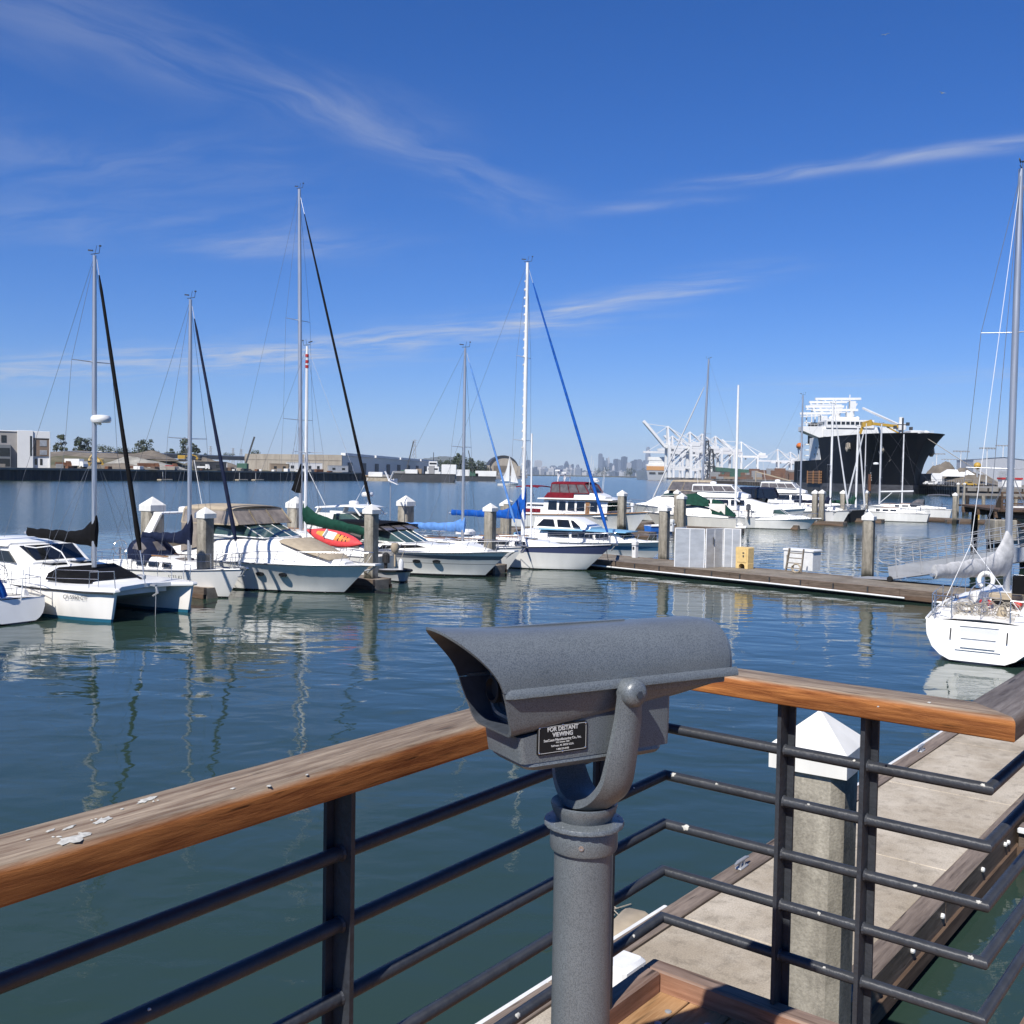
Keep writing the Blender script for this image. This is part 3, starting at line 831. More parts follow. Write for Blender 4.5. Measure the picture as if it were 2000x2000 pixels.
# ---- the coin viewer
vx = V(0.157, 2.06, 0)
vw = thing('coin_viewer', 'grey hammered metal coin viewer on a round pedestal by the railing', 'viewer', pt(vx, DZ), radians(210))
vw.rotation_euler = (0, 0, radians(210)); vw.scale = (0.965, 0.965, 0.993)
Z0 = -DZ            # local z = world z - DZ
def zl(z): return z - DZ
hm, hd = M['hammered'], M['hammered_dark_shade']
m_ = MB(); m_.lathe([(0.062, 0.012), (0.062, zl(4.262))], 48); m_.build('pedestal', hm, vw, smooth=40)
m_ = MB(); m_.lathe([(0.0, 0.0), (0.14, 0.0), (0.14, 0.012), (0.068, 0.014), (0.068, 0.03), (0.061, 0.03)], 40); m_.build('base_plate', hm, vw, smooth=35)
m_ = MB(); m_.lathe([(0.0605, zl(4.248)), (0.0695, zl(4.250)), (0.0715, zl(4.255)), (0.0715, zl(4.288)), (0.070, zl(4.2935)), (0.060, zl(4.2935))], 48)
cl = m_.build('collar', hm, vw, smooth=35)
a_ = radians(247 - 210); m_ = MB(); m_.lathe([(0.0, 0.0), (0.0055, 0.0), (0.0055, 0.003), (0.003, 0.003), (0.003, 0.0015), (0.0, 0.0015)], 14, axis='X', c=(0.0712, 0, zl(4.272)))
m_.xf(Matrix.Rotation(radians(52), 4, 'Z')); m_.build('set_screw', M['stainless'], cl, smooth=30)
rim = []
for k in range(72):
    a = 2 * pi * k / 72; r = 0.0845 if (k % 3) else 0.0828
    rim.append((r * cos(a), r * sin(a)))
m_ = MB(); m_.loft([[(x * 0.985, y * 0.985, zl(4.298)) for x, y in rim], [(x, y, zl(4.2995)) for x, y in rim], [(x, y, zl(4.3055)) for x, y in rim], [(x * 0.985, y * 0.985, zl(4.308)) for x, y in rim], [(x * 0.7, y * 0.7, zl(4.312)) for x, y in rim]], caps=True)
fl = m_.build('flange', hm, vw, smooth=30)
m_ = MB()
for k in range(18):
    a = 2 * pi * k / 18
    m_.sphere((0.0735 * cos(a), 0.0735 * sin(a), zl(4.3085)), 0.0030, 7, 4, (1, 1, 0.7))
m_.build('bolt_ring', hm, fl, smooth=60)
# swivel cup below the fork
m_ = MB(); m_.lathe([(0.058, zl(4.311)), (0.062, zl(4.318)), (0.067, zl(4.328)), (0.0705, zl(4.341)), (0.0695, zl(4.345)), (0.062, zl(4.342)), (0.05, zl(4.336)), (0.0, zl(4.334))], 40)
m_.build('swivel_cup', hm, vw, smooth=50)
# fork: U of tapering section across the body (local Y), rising to the pivots
cy_ = []
def fork_path(s):
    # s in -1..1: from far pivot to near pivot
    a = abs(s); sg = 1 if s >= 0 else -1
    if a < 0.45:
        th = a / 0.45 * radians(70)
        return sg * 0.098 * sin(th) / sin(radians(70)) * 0.93, 4.345 + 0.062 * (1 - cos(th)) / (1 - cos(radians(70)))
    t = (a - 0.45) / 0.55
    return sg * (0.091 + 0.021 * t ** 0.7), 4.407 + (4.588 - 4.407) * t
rings = []
NS = 44
for i in range(NS + 1):
    s = -1 + 2 * i / NS
    y0, z0 = fork_path(s); y1, z1 = fork_path(min(1, s + 0.02)); y2, z2 = fork_path(max(-1, s - 0.02))
    ty, tz = y1 - y2, z1 - z2; ln = sqrt(ty * ty + tz * tz); ty, tz = ty / ln, tz / ln
    ny_, nz_ = tz, -ty            # outward normal of the U
    a = abs(s)
    hw = 0.041 - 0.014 * max(0, (a - 0.3)) / 0.7 + 0.006 * max(0, 0.4 - a)
    tk = 0.014 + 0.012 * max(0, 0.5 - a)
    ring = []
    # trapezoid with a raised middle rib on the outside
    for (u_, v_) in ((-hw, -tk * 0.5), (-hw, tk * 0.35), (-hw * 0.55, tk * 0.8), (0, tk * 1.15), (hw * 0.55, tk * 0.8), (hw, tk * 0.35), (hw, -tk * 0.5), (0, -tk * 0.7)):
        ring.append((-0.03 * min(1, a * 1.2) + u_, y0 + ny_ * v_, zl(z0) + nz_ * v_))
    rings.append(ring)
m_ = MB(); m_.loft(rings, caps=True); fk = m_.build('fork', hm, vw, smooth=38)
for sg in (1, -1):
    m_ = MB(); m_.lathe([(0.026, 0.098), (0.028, 0.108), (0.028, 0.124), (0.0255, 0.133), (0.019, 0.139), (0.009, 0.141), (0.0, 0.141)] if sg > 0 else [(0.024, -0.098), (0.0255, -0.108), (0.0255, -0.116), (0.02, -0.125), (0.0, -0.128)], 28, (-0.031, 0, zl(4.588)), 'Y')
    pv = m_.build('pivot_boss', hm, fk, smooth=50)
    if sg > 0:
        m_ = MB(); m_.lathe([(0.008, 0.1405), (0.008, 0.144), (0.0, 0.144)], 6, (-0.031, 0, zl(4.588)), 'Y'); m_.build('pivot_bolt', hd, fk)
# hood: a vaulted shell with a raked mouth
ZF = 4.607; XB = -0.315
def hood_ring(X_of, w, h, zb=ZF):
    out = []
    n = 28
    for k in range(n + 1):
        ph = pi * k / n
        c_, s_ = cos(ph), sin(ph)
        yy = w * (abs(c_) ** 0.78) * (1 if c_ >= 0 else -1); zz = zb + h * (s_ ** 0.80)
        out.append((X_of(ph), yy, zl(zz)))
    return out
def mouth(ph): return 0.254 + (0.362 - 0.254) * (sin(ph) ** 1.15)
m_ = MB(); outer = []; inner = []
NX = 16
for i in range(NX + 1):
    t = i / NX
    lift = 0.012 * max(0, (t - 0.55) / 0.45) ** 2
    dr = 1.0 if t > 0.06 else (0.93 + 0.07 * t / 0.06)
    X = (lambda ph, t=t: XB + (mouth(ph) - XB) * t)
    ro = [(x, y * dr, z * 1.0 + (lift - (1 - dr) * 0.08) * max(0, (z - zl(ZF)) / 0.1)) for x, y, z in hood_ring(X, 0.096, 0.103)]
    ri = [(x, y * dr, z + (lift - (1 - dr) * 0.08) * max(0, (z - zl(ZF)) / 0.1)) for x, y, z in hood_ring(X, 0.0915, 0.0985)]
    outer.append(ro); inner.append(ri)
n = len(outer[0])
vs = [p for r in outer for p in r] + [p for r in inner for p in r]; fs = []
off = len(outer) * n
for i in range(NX):
    for j in range(n - 1):
        a = i * n + j
        fs.append((a, a + 1, a + n + 1, a + n))
for j in range(n - 1):
    a = NX * n + j; fs.append((a, a + 1, off + a + 1, off + a))
    fs.append((j, off + j, off + j + 1, j + 1))
for i in range(NX):
    a = i * n; fs.append((a, a + n, off + a + n, off + a))
    a = i * n + n - 1; fs.append((a, off + a, off + a + n, a + n))
m_.add(vs, fs)
hood = m_.build('hood', hm, vw, smooth=40)
m_ = MB(); m_.loft(inner, closed=False); m_.build('inner_shade', hd, hood, smooth=40)  # inner face in a dark colour that stands in for shade under the hood
m_ = MB(); m_.loft([[(XB + 0.001, y * 0.93, z) for x, y, z in hood_ring(lambda p: 0, 0.0955, 0.0945)], [(XB - 0.012, y * 0.86, z) for x, y, z in hood_ring(lambda p: 0, 0.0955, 0.088)], [(XB - 0.014, y * 0.3, z) for x, y, z in hood_ring(lambda p: 0, 0.0955, 0.06)]], closed=True, caps=True)
m_.build('rear_cap', hm, hood, smooth=45)
m_ = MB()
for sg in (1, -1):
    prof = [(0.090, 0.004), (0.0965, 0.006), (0.101, 0.001), (0.103, -0.005), (0.103, -0.011), (0.100, -0.0125), (0.090, -0.0125)]
    m_.loft([[(x, sg * (0.090 + (y - 0.090) * k), zl(ZF) + z) for y, z in prof] for x, k in ((XB - 0.012, 1), (0.0, 1), (0.19 if sg < 0 else 0.236, 1), (0.235 if sg < 0 else 0.25, 0.4))], caps=True)
m_.build('lip', hm, hood, smooth=30)
m_ = MB(); m_.bar((-0.10, -0.012, zl(4.7105)), (0.24, -0.012, zl(4.7125)), 0.010, 0.004); m_.build('sight_rib', hm, hood)
# housing under the hood, open at the mouth
def hs_ring(x, hw_t, hw_b, zt, zb, r=0.022):
    pts = [(hw_t, zt), (hw_t - 0.001, zt - 0.02)]
    for k in range(6):
        a = radians(0 - 18 * k); pts.append((hw_b - r + r * cos(a), zb + r + r * sin(a)))
    return [(x, y, zl(z)) for y, z in pts] + [(x, -y, zl(z)) for y, z in reversed(pts)]
m_ = MB()
secs = [(-0.318, 0.070, 0.050, 4.600, 4.584, 0.012), (-0.305, 0.083, 0.070, 4.600, 4.574, 0.018), (-0.20, 0.0875, 0.080, 4.600, 4.560, 0.024), (0.0, 0.0885, 0.081, 4.600, 4.535, 0.026), (0.12, 0.0905, 0.083, 4.603, 4.524, 0.026), (0.224, 0.0945, 0.084, 4.606, 4.515, 0.026)]
orr = [hs_ring(*s_) for s_ in secs]
orr[-1] = [(x + 0.030 * (z - zl(4.515)) / 0.091, y, z) for x, y, z in orr[-1]]
irr = [hs_ring(x, a - 0.005, b_ - 0.005, zt, zb + 0.005, r) for x, a, b_, zt, zb, r in secs]
irr[-1] = [(x + 0.030 * (z - zl(4.515)) / 0.091, y, z) for x, y, z in irr[-1]]
n = len(orr[0]); nn = len(orr)
vs = [p for r in orr for p in r] + [p for r in irr for p in r]; fs = []; off = nn * n
for i in range(nn - 1):
    for j in range(n - 1):
        a = i * n + j; fs.append((a, a + 1, a + n + 1, a + n))
for j in range(n - 1):
    a = (nn - 1) * n + j; fs.append((a, a + 1, off + a + 1, off + a))
m_.add(vs, fs); m_.add(orr[0], [tuple(range(n))])
hsg = m_.build('housing', hm, vw, smooth=40)
m_ = MB(); m_.loft(irr, closed=False); m_.build('inner_shade', hd, hsg, smooth=40)  # housing inside coloured dark to paint the shade behind the mouth
# the recessed face with two eyepieces
m_ = MB(); fr = [(0.185, y, z) for x, y, z in hs_ring(0, 0.085, 0.078, 4.66, 4.520, 0.03)]
m_.add(fr, [tuple(range(len(fr)))]); 
fr2 = [(0.12, y * 0.999, z) for x, y, z in hs_ring(0, 0.085, 0.078, 4.66, 4.520, 0.03)]
m_.loft([fr, fr2]); m_.add(fr2, [tuple(range(len(fr2)))])
face = m_.build('viewing_face', hd, vw, smooth=30)  # its dark colour includes the shade of the mouth
m_ = MB()
ov = [(0.064 * (abs(cos(a)) ** 0.6) * (1 if cos(a) > 0 else -1), 4.588 + 0.052 * (abs(sin(a)) ** 0.6) * (1 if sin(a) > 0 else -1)) for a in [2 * pi * k / 36 for k in range(36)]]
m_.loft([[(0.185, y, zl(z)) for y, z in ov], [(0.197, y, zl(z)) for y, z in ov], [(0.197, y * 0.86, zl(4.588 + (z - 4.588) * 0.88)) for y, z in ov], [(0.186, y * 0.84, zl(4.588 + (z - 4.588) * 0.86)) for y, z in ov]])
m_.build('face_bezel', hm, face, smooth=35)
for sg in (1, -1):
    m_ = MB(); m_.lathe([(0.026, 0.185), (0.027, 0.209), (0.022, 0.211), (0.019, 0.200), (0.0, 0.198)], 24, (0, sg * 0.033, zl(4.588)), 'X'); m_.build('eyepiece', M['rubber'], face, smooth=40)
# coin box
m_ = MB()
def cb_ring(z, x0, x1, hw, r=0.012):
    q = []
    for cx0, cy0, a0 in ((x1 - r, hw - r, 0), (x0 + r, hw - r, 90), (x0 + r, -hw + r, 180), (x1 - r, -hw + r, 270)):
        for k in range(4):
            a = radians(a0 + 30 * k); q.append((cx0 + r * cos(a), cy0 + r * sin(a), zl(z)))
    return q
m_.loft([cb_ring(4.462, -0.166, 0.198, 0.073), cb_ring(4.511, -0.168, 0.206, 0.0738), [(x, y, zl(4.575 if x < 0.05 else 4.513)) for x, y, z in cb_ring(4.5, -0.168, 0.206, 0.074)]], caps=True)
bx = m_.build('coin_box', hm, vw, smooth=35)
m_ = MB(); m_.loft([cb_ring(4.4615, -0.150, 0.190, 0.0715, 0.02), cb_ring(4.455, -0.150, 0.19, 0.0735, 0.02), cb_ring(4.447, -0.145, 0.180, 0.068, 0.02), cb_ring(4.440, -0.13, 0.16, 0.05, 0.02), cb_ring(4.438, -0.10, 0.12, 0.03, 0.02)], caps=True)
m_.build('box_door', hm, bx, smooth=50)
# name plate on the near side (local +Y), text reads with +X to the left for the onlooker
X1, X0 = 0.166, 0.0485      # photo-left, photo-right
ZT, ZB = 4.533, 4.476
m_ = MB(); q = []
for cx0, cz0, a0 in ((X1 - 0.005, ZT - 0.005, 0), (X0 + 0.005, ZT - 0.005, 90), (X0 + 0.005, ZB + 0.005, 180), (X1 - 0.005, ZB + 0.005, 270)):
    for k in range(4):
        a = radians(a0 + 30 * k); q.append((cx0 + 0.005 * cos(a), cz0 + 0.005 * sin(a)))
yp = 0.0765
m_.prism([(x, zl(z)) for x, z in q], 0.072, yp, 'XZ'); pl = m_.build('name_plate', M['plate_black'], bx)
m_ = MB()
xi0, xi1, zi0, zi1 = X0 + 0.003, X1 - 0.003, ZB + 0.003, ZT - 0.003
for (a, b_, c_, d_) in ((xi0, xi1, zi0, zi0 + 0.0008), (xi0, xi1, zi1 - 0.0008, zi1), (xi0, xi0 + 0.0008, zi0 + 0.0008, zi1 - 0.0008), (xi1 - 0.0008, xi1, zi0 + 0.0008, zi1 - 0.0008)):
    m_.box(((a + b_) / 2, yp + 0.0002, zl((c_ + d_) / 2)), (b_ - a, 0.0004, d_ - c_))
m_.build('plate_border', M['plate_ink'], pl)
def lettering(txt, xc, z, size, mat, parent, spread=1.0, bold=0.0, rotx=pi / 2, name='lettering'):
    cu = bpy.data.curves.new(name, 'FONT'); cu.body = txt; cu.size = size; cu.align_x = 'CENTER'; cu.align_y = 'CENTER'; cu.extrude = 0.0003
    cu.offset = bold
    o = bpy.data.objects.new(name, cu); COL.objects.link(o)
    dg = bpy.context.evaluated_depsgraph_get(); dg.update()
    me = bpy.data.meshes.new_from_object(o.evaluated_get(dg))
    bpy.data.objects.remove(o, do_unlink=True)
    me.materials.clear(); me.materials.append(mat)
    o = bpy.data.objects.new(name, me); COL.objects.link(o); o.parent = parent
    return o
xc = (X0 + X1) / 2
for txt, z, sz, sp_, bold in (('FOR DISTANT', 4.5236, 0.0116, 1.0, 0.0003), ('VIEWING', 4.5126, 0.0116, 1.0, 0.0003), ('SeaCoast Manufacturing Co., Inc.', 4.5030, 0.0066, 1.0, 0.00012), ('P.O. Drawer 1568', 4.4975, 0.0042, 1, 0.00005), ('Fairhope, AL 36532 U.S.A.', 4.4915, 0.0050, 1, 0.00008), ('1-800-555-0100', 4.4842, 0.0046, 1, 0.00006)):
    o = lettering(txt, xc, z, sz, M['plate_ink'], pl, bold=bold)
    o.location = (xc, yp + 0.0004, zl(z)); o.rotation_euler = (pi / 2, 0, pi)
for (x, z) in ((X0 + 0.0045, ZT - 0.0045), (X1 - 0.0045, ZT - 0.0045), (X0 + 0.0045, ZB + 0.0045), (X1 - 0.0045, ZB + 0.0045), (xc, ZT - 0.003), (xc, ZB + 0.003)):
    m_ = MB(); m_.lathe([(0.0021, 0), (0.0021, 0.001), (0.001, 0.0017), (0, 0.0017)], 10, (x, yp, zl(z)), 'Y'); m_.build('rivet', M['stainless'], pl, smooth=40)
# ---------------------------------------------------------------- boat kit (local frame: x forward from the transom, y to port, z up from the waterline)
hull_mat('hull_white', (0.85, 0.84, 0.80))
hull_mat('hull_sail_stripe', (0.85, 0.84, 0.80), bands=((0.90, 1.5, (0.06, 0.075, 0.16)),), boot=0.05)
hull_mat('hull_grey_stripe', (0.85, 0.84, 0.80), bands=((0.86, 1.05, (0.22, 0.23, 0.25)), (0.62, 0.645, (0.2, 0.2, 0.21))), boot=0.10)
hull_mat('hull_blue', (0.83, 0.83, 0.82), bands=((0.62, 0.96, (0.10, 0.27, 0.46)),), boot=0.06)
hull_mat('hull_teal_boot', (0.83, 0.80, 0.745), bottom=(0.02, 0.12, 0.19), boot=0.11)
hull_mat('hull_cream', (0.72, 0.69, 0.62))
hull_mat('hull_grey', (0.52, 0.53, 0.54))
hull_mat('hull_black', (0.015, 0.016, 0.02), bottom=(0.02, 0.02, 0.02))

class Hull:
    def __init__(s, L, B, fb0, fb1, rake=0.8, tw=0.8, tm=0.42, p=2.2, pw=1.6, flare=0.86, draft=0.4, sheer_pow=1.8, trake=0.0, n=22, tuck=0.0, rnd=0.0):
        s.__dict__.update(locals())
    def hb(s, t):
        tm = s.tm
        if t <= tm:
            return s.B / 2 * (s.tw + (1 - s.tw) * sin(pi / 2 * t / tm))
        return s.B / 2 * max(0.0, 1 - ((t - tm) / (1 - tm)) ** s.p)
    def hw(s, t):
        tm = s.tm * 0.9
        if t <= tm:
            return s.B / 2 * s.flare * (s.tw + (1 - s.tw) * sin(pi / 2 * t / tm)) * (1 - s.tuck * (1 - t / tm))
        return s.B / 2 * s.flare * max(0.0, 1 - ((t - tm) / (1 - tm)) ** s.pw)
    def zs(s, t):
        return s.fb0 + (s.fb1 - s.fb0) * t ** s.sheer_pow
    def X(s, t, h=1.0):
        return t * s.L - s.rake * (1 - h) * t ** 4 + s.trake * (1 - h) * (1 - t) ** 6 
    def t_at(s, x):
        return max(0, min(1, x / s.L))
    def build(s, mat, deckmat, parent, deck=True, rail=None, rail_r=0.025, deck_drop=0.04):
        rings = []
        for i in range(s.n + 1):
            t = i / s.n
            t = 1 - (1 - t) ** 1.25
            hb, hw, z = s.hb(t), s.hw(t), s.zs(t)
            prof = [(0, -s.draft, 0.0), (hw * 0.62, -s.draft * 0.62, 0.08), (hw * 0.96, -0.05, 0.26), (hw, 0.05, 0.32)]
            for k in (0.12, 0.3, 0.6, 0.85, 1.0):
                e = k ** 1.5 if t > 0.5 else k
                prof.append((hw + (hb - hw) * (e * 0.75 + k * 0.25), 0.05 + (z - 0.05) * k, 0.32 + 0.68 * k))
            if s.rnd:
                bl = s.rnd * max(0.0, 1 - t / 0.6); zb = -0.03 - 0.3 * min(1, t / 0.3)
                q = []
                for y, zz, h in prof:
                    kk = max(0.0, min(1.0, (zz - zb) / (z - zb))); ya = hb * (1 - (1 - kk) ** 2.5) ** (1 / 2.5)
                    q.append((y + (ya - y) * bl, zz if kk > 0 else zz + (zb - zz) * bl, h))
                prof = q
            side = [(s.X(t, h), y, zz) for y, zz, h in prof]
            ring = [(x, -y, zz) for x, y, zz in reversed(side)] + side[1:]
            rings.append(ring)
        m_ = MB(); m_.loft(rings, closed=False); m_.add(rings[0], [tuple(range(len(rings[0])))])
        h = m_.build('hull', mat, parent, smooth=35)
        if deck:
            m_ = MB(); dr = []
            for r in rings:
                a, b_ = Vector(r[0]), Vector(r[-1])
                c = (a + b_) / 2; d = V(0, 0, -deck_drop)
                w = (b_ - a).length
                dr.append([a + d + (c - a) * min(1, 0.02 / max(w, .02)), a * 0.75 + b_ * 0.25 + d + V(0, 0, 0.03 * w), c + d + V(0, 0, 0.04 * w), a * 0.25 + b_ * 0.75 + d + V(0, 0, 0.03 * w), b_ + d + (c - b_) * min(1, 0.02 / max(w, .02))])
            m_.loft(dr, closed=False); m_.build('deck', deckmat, parent, smooth=35)
        if rail is not None:
            m_ = MB()
            for e in (0, -1):
                m_.tube([r[e] for r in rings], rail_r, 6)
            m_.build('rub_rail', rail, parent, smooth=50)
        return h
    def edge(s, x, side, inset=0.08, up=0.0):
        t = s.t_at(x)
        return V(x, side * max(0.0, s.hb(t) - inset), s.zs(t) + up)

def lifelines(H, parent, x0, x1, hgt=0.62, n=6, mat='stainless', r=0.012, wires=2, sides=(-1, 1), inset=0.08):
    for sd in sides:
        m_ = MB(); pts = []
        for i in range(n):
            x = x0 + (x1 - x0) * i / (n - 1); p = H.edge(x, sd, inset); q = p + V(0, 0, hgt); pts.append((p, q))
            m_.tube([p, q], r, 6)
        for k in range(wires):
            f = 1 - 0.46 * k
            m_.tube([a.lerp(b_, f) for a, b_ in pts], r * 0.55, 5)
        m_.build('lifeline', M[mat], parent, smooth=50)
def pulpit(H, parent, x0, hgt=0.62, mat='stainless', r=0.014, tip=None):
    tip = H.L + 0.02 if tip is None else tip
    m_ = MB(); top = []; low = []
    xs = [x0, (x0 + tip) / 2, tip - 0.25, tip]
    for sd in (-1, 1):
        row = []
        for i, x in enumerate(xs):
            p = H.edge(min(x, H.L * 0.985), sd, 0.07); q = V(x + 0.1, p.y if i < 3 else sd * 0.12, p.z + hgt)
            row.append((p, q))
            if i != 3: m_.tube([p, q], r, 6)
        top.append([q for p, q in row]); low.append([p.lerp(q, 0.5) for p, q in row])
    m_.tube(top[0] + top[1][::-1], r, 6); m_.tube(low[0][:3], r * 0.7, 5); m_.tube(low[1][:3], r * 0.7, 5)
    m_.build('bow_rail', M[mat], parent, smooth=50)
def stern_rail(H, parent, x1=1.3, hgt=0.62, mat='stainless', r=0.014):
    m_ = MB(); pts = []
    for sd in (-1, 1):
        a = [H.edge(x, sd, 0.08) for x in (x1, 0.1)]
        for p in a: m_.tube([p, p + V(0, 0, hgt)], r, 6)
        pts.append([p + V(0, 0, hgt) for p in a]); 
    m_.tube(pts[0] + pts[1][::-1], r, 6); m_.tube([p - V(0, 0, hgt * 0.45) for p in pts[0] + pts[1][::-1]], r * 0.7, 5)
    m_.build('stern_rail', M[mat], parent, smooth=50)
def slab_loft(sections, name, mat, parent, r=0.25, smooth=40):
    """house made of rounded-rectangle sections: (x, half width bottom, half width top, z bottom, z top)"""
    rings = []
    for (x, wb, wt, zb, zt) in sections:
        rr = min(r * (zt - zb), wt * 0.5); ring = [(x, -wb, zb)]
        for k in range(5):
            a = radians(180 - 22.5 * k); ring.append((x, -(wt - rr) + rr * cos(a), zt - rr + rr * sin(a)))
        for k in range(5):
            a = radians(90 - 22.5 * k); ring.append((x, (wt - rr) + rr * cos(a), zt - rr + rr * sin(a)))
        ring.append((x, wb, zb)); rings.append(ring)
    m_ = MB(); m_.loft(rings, closed=True, caps=True)
    return m_.build(name, mat, parent, smooth=smooth)
def panel(pts, th, name, mat, parent, smooth=None):
    """thin slab from a planar outline"""
    pts = [Vector(p) for p in pts]; n_ = (pts[1] - pts[0]).cross(pts[2] - pts[0]).normalized()
    m_ = MB(); m_.loft([[p - n_ * th / 2 for p in pts], [p + n_ * th / 2 for p in pts]], caps=True)
    return m_.build(name, mat, parent, smooth=smooth)
def rigging(parent, pts_list, r=0.007, mat='wire'):
    for pts in pts_list:
        m_ = MB(); m_.tube(pts, r, 5); m_.build('stay', M[mat], parent, smooth=60)

def build_mast(parent, x, y, z0, top, r=0.075, mat='alu', spreaders=((0.55, 0.8),), H=None, wires=True, bow=None, stern=None, gear=True, lean=0.0, chain_w=None, wire_r=0.007):
    tp = V(x + lean, y, top)
    def mp(f): return V(x + lean * f, y, z0 + (top - z0) * f)
    m_ = MB(); ring = []
    m_.tube([mp(0), mp(0.7), mp(1)], [r, r, r * 0.72], 12)
    ms = m_.build('mast', M[mat], parent, smooth=60)
    for f, w in spreaders:
        p = mp(f); m_ = MB()
        for sd in (-1, 1): m_.tube([p, p + V(-0.15 * w, sd * w, 0.03)], [0.022, 0.014], 6)
        m_.build('spreader', M[mat if mat != 'white_paint' else 'white_paint'], ms, smooth=60)
    if gear:
        m_ = MB(); m_.tube([tp, tp + V(0.05, 0.05, 0.35)], 0.008, 5); m_.tube([tp + V(-0.2, 0, 0.06), tp + V(0.25, 0, 0.06)], 0.014, 5)
        m_.tube([tp + V(0.25, 0, 0.06), tp + V(0.3, 0, 0.3)], 0.01, 5); m_.sphere(tp + V(0.3, 0, 0.3), 0.05, 8, 4, (1, 1, .6)); m_.bar(tp + V(-0.35, 0, 0.22), tp + V(-0.1, 0, 0.18), 0.03, 0.05)
        m_.build('masthead_gear', M['steel_dark'], ms)
    if wires:
        cw = chain_w or 1.2; zc_ = z0 - 0.2
        for sd in (-1, 1):
            f, w = spreaders[-1] if spreaders else (0.6, 0.6)
            tips = [mp(ff) + V(-0.15 * ww, sd * ww, 0.03) for ff, ww in spreaders]
            rigging(parent, [[V(x - 0.1, y + sd * cw, zc_)] + tips + [mp(0.99)]], wire_r)
            rigging(parent, [[V(x + 0.35, y + sd * cw * 0.97, zc_), mp(spreaders[0][0] if spreaders else 0.6)]], wire_r * 0.9)
            rigging(parent, [[V(x - 0.5, y + sd * cw * 0.97, zc_), mp(spreaders[0][0] if spreaders else 0.6)]], wire_r * 0.9)
        if stern is not None: rigging(parent, [[tp, stern]], wire_r)
        if bow is not None: rigging(parent, [[tp, bow]], wire_r)
    return ms
def furled(parent, top, bot, r, mat, bare=0.1, stay=True):
    top, bot = Vector(top), Vector(bot); d = bot - top
    a, b_ = top + d * 0.05, top + d * (1 - bare); m_ = MB()
    n = 18; pts = [a.lerp(b_, i / n) for i in range(n + 1)]
    rr = [r * (0.55 + 0.6 * (i / n) ** 0.7) * (0.92 + 0.16 * random.random()) for i in range(n + 1)]
    rr[0] = r * 0.3; rr[-1] = r * 0.7; rr[-2] = r * 1.25
    m_.tube(pts, rr, 10); f = m_.build('furled_sail', M[mat], parent, smooth=60)
    if stay:
        m_ = MB(); m_.tube([top, a], 0.012, 6); m_.tube([b_, bot], 0.018, 6)
        m_.lathe([(0.07, -0.09), (0.07, 0.03), (0.03, 0.05)], 10, bot + (top - bot).normalized() * 0.25); m_.build('furler', M['alu'], f, smooth=50)
    return f
def boom_cover(parent, xm, y, z, length, mat, hmast=0.9, fat=0.2, droop=0.0, boommat='alu', swing=0.0):
    m_ = MB(); m_.tube([(xm - 0.08, y, z), (xm - length - 0.15, y, z - droop)], 0.055, 10); bo = m_.build('boom', M[boommat], parent, smooth=60)
    rings = []; n = 30
    for i in range(n + 1):
        t = i / n; x = xm + 0.14 - (length + 0.14) * t
        hgt = fat * 1.5 * (1 - 0.40 * t) + hmast * max(0, 1 - t / 0.30) ** 1.7 + 0.02 * sin(i * 0.9) + 0.012 * sin(i * 1.9)
        low = 0.12 + fat * 0.5 * (1 - t) + 0.012 * sin(i * 1.1)
        wd = fat * (0.66 - 0.30 * t) * (1 + 0.04 * sin(i * 1.4)) * (0.6 if i == 0 else 1.0)
        zc_ = z - droop * t
        ring = []
        for k in range(14):
            a = 2 * pi * k / 14
            yy = wd * cos(a) * (1 - 0.45 * max(0, sin(a))) * (1 - 0.35 * max(0, -sin(a))); zz = zc_ - low + (hgt + low) * (0.5 + 0.5 * sin(a))
            ring.append((x, y + yy + 0.012 * sin(i * 1.9 + k * 1.3), zz))
        rings.append(ring)
    m2 = MB(); m2.loft(rings, caps=True); cv = m2.build('sail_cover', M[mat], parent, smooth=60)
    if swing:
        pv = V(xm, y, 0); mt_ = Matrix.Translation(pv) @ Matrix.Rotation(swing, 4, 'Z') @ Matrix.Translation(-pv)
        bo.matrix_basis = mt_; cv.matrix_basis = mt_
    return bo
def dodger(parent, x0, x1, w, z0, h, mat='navy', win=True, legs=None):
    """spray hood: opens aft at x0, slopes down to the cabin top at x1"""
    rings = []; n = 8
    for i in range(n + 1):
        t = i / n; x = x0 + (x1 - x0) * t; hh = h * (1 - 0.85 * max(0, (t - 0.45) / 0.55) ** 1.4)
        ring = []
        for k in range(13):
            a = pi * k / 12; ring.append((x, w * cos(a) ** 1 * (1 if True else 0), z0 + hh * (sin(a) ** 0.55)))
        rings.append(ring)
    m_ = MB(); m_.loft(rings, closed=False); inner = [[(x - 0.01, y * 0.985, z - 0.012) for x, y, z in r] for r in rings]; m_.loft(inner, closed=False)
    d = m_.build('dodger', M[mat], parent, smooth=50)
    if win:
        for sd in (-1, 0, 1):
            m_ = MB()
            if sd == 0:
                i0, i1 = 5, 7; ks = (5, 6, 7)
            else:
                i0, i1 = 2, 6; ks = (1, 2, 3) if sd > 0 else (9, 10, 11)
            vs = [[Vector(rings[i][k]) * 1.0 + V(0.012 if sd == 0 else 0, 0.012 * sd, 0.014) for k in ks] for i in range(i0, i1 + 1)]
            m_.loft(vs, closed=False); m_.build('dodger_window', M['vinyl'], d, smooth=50)
    return d
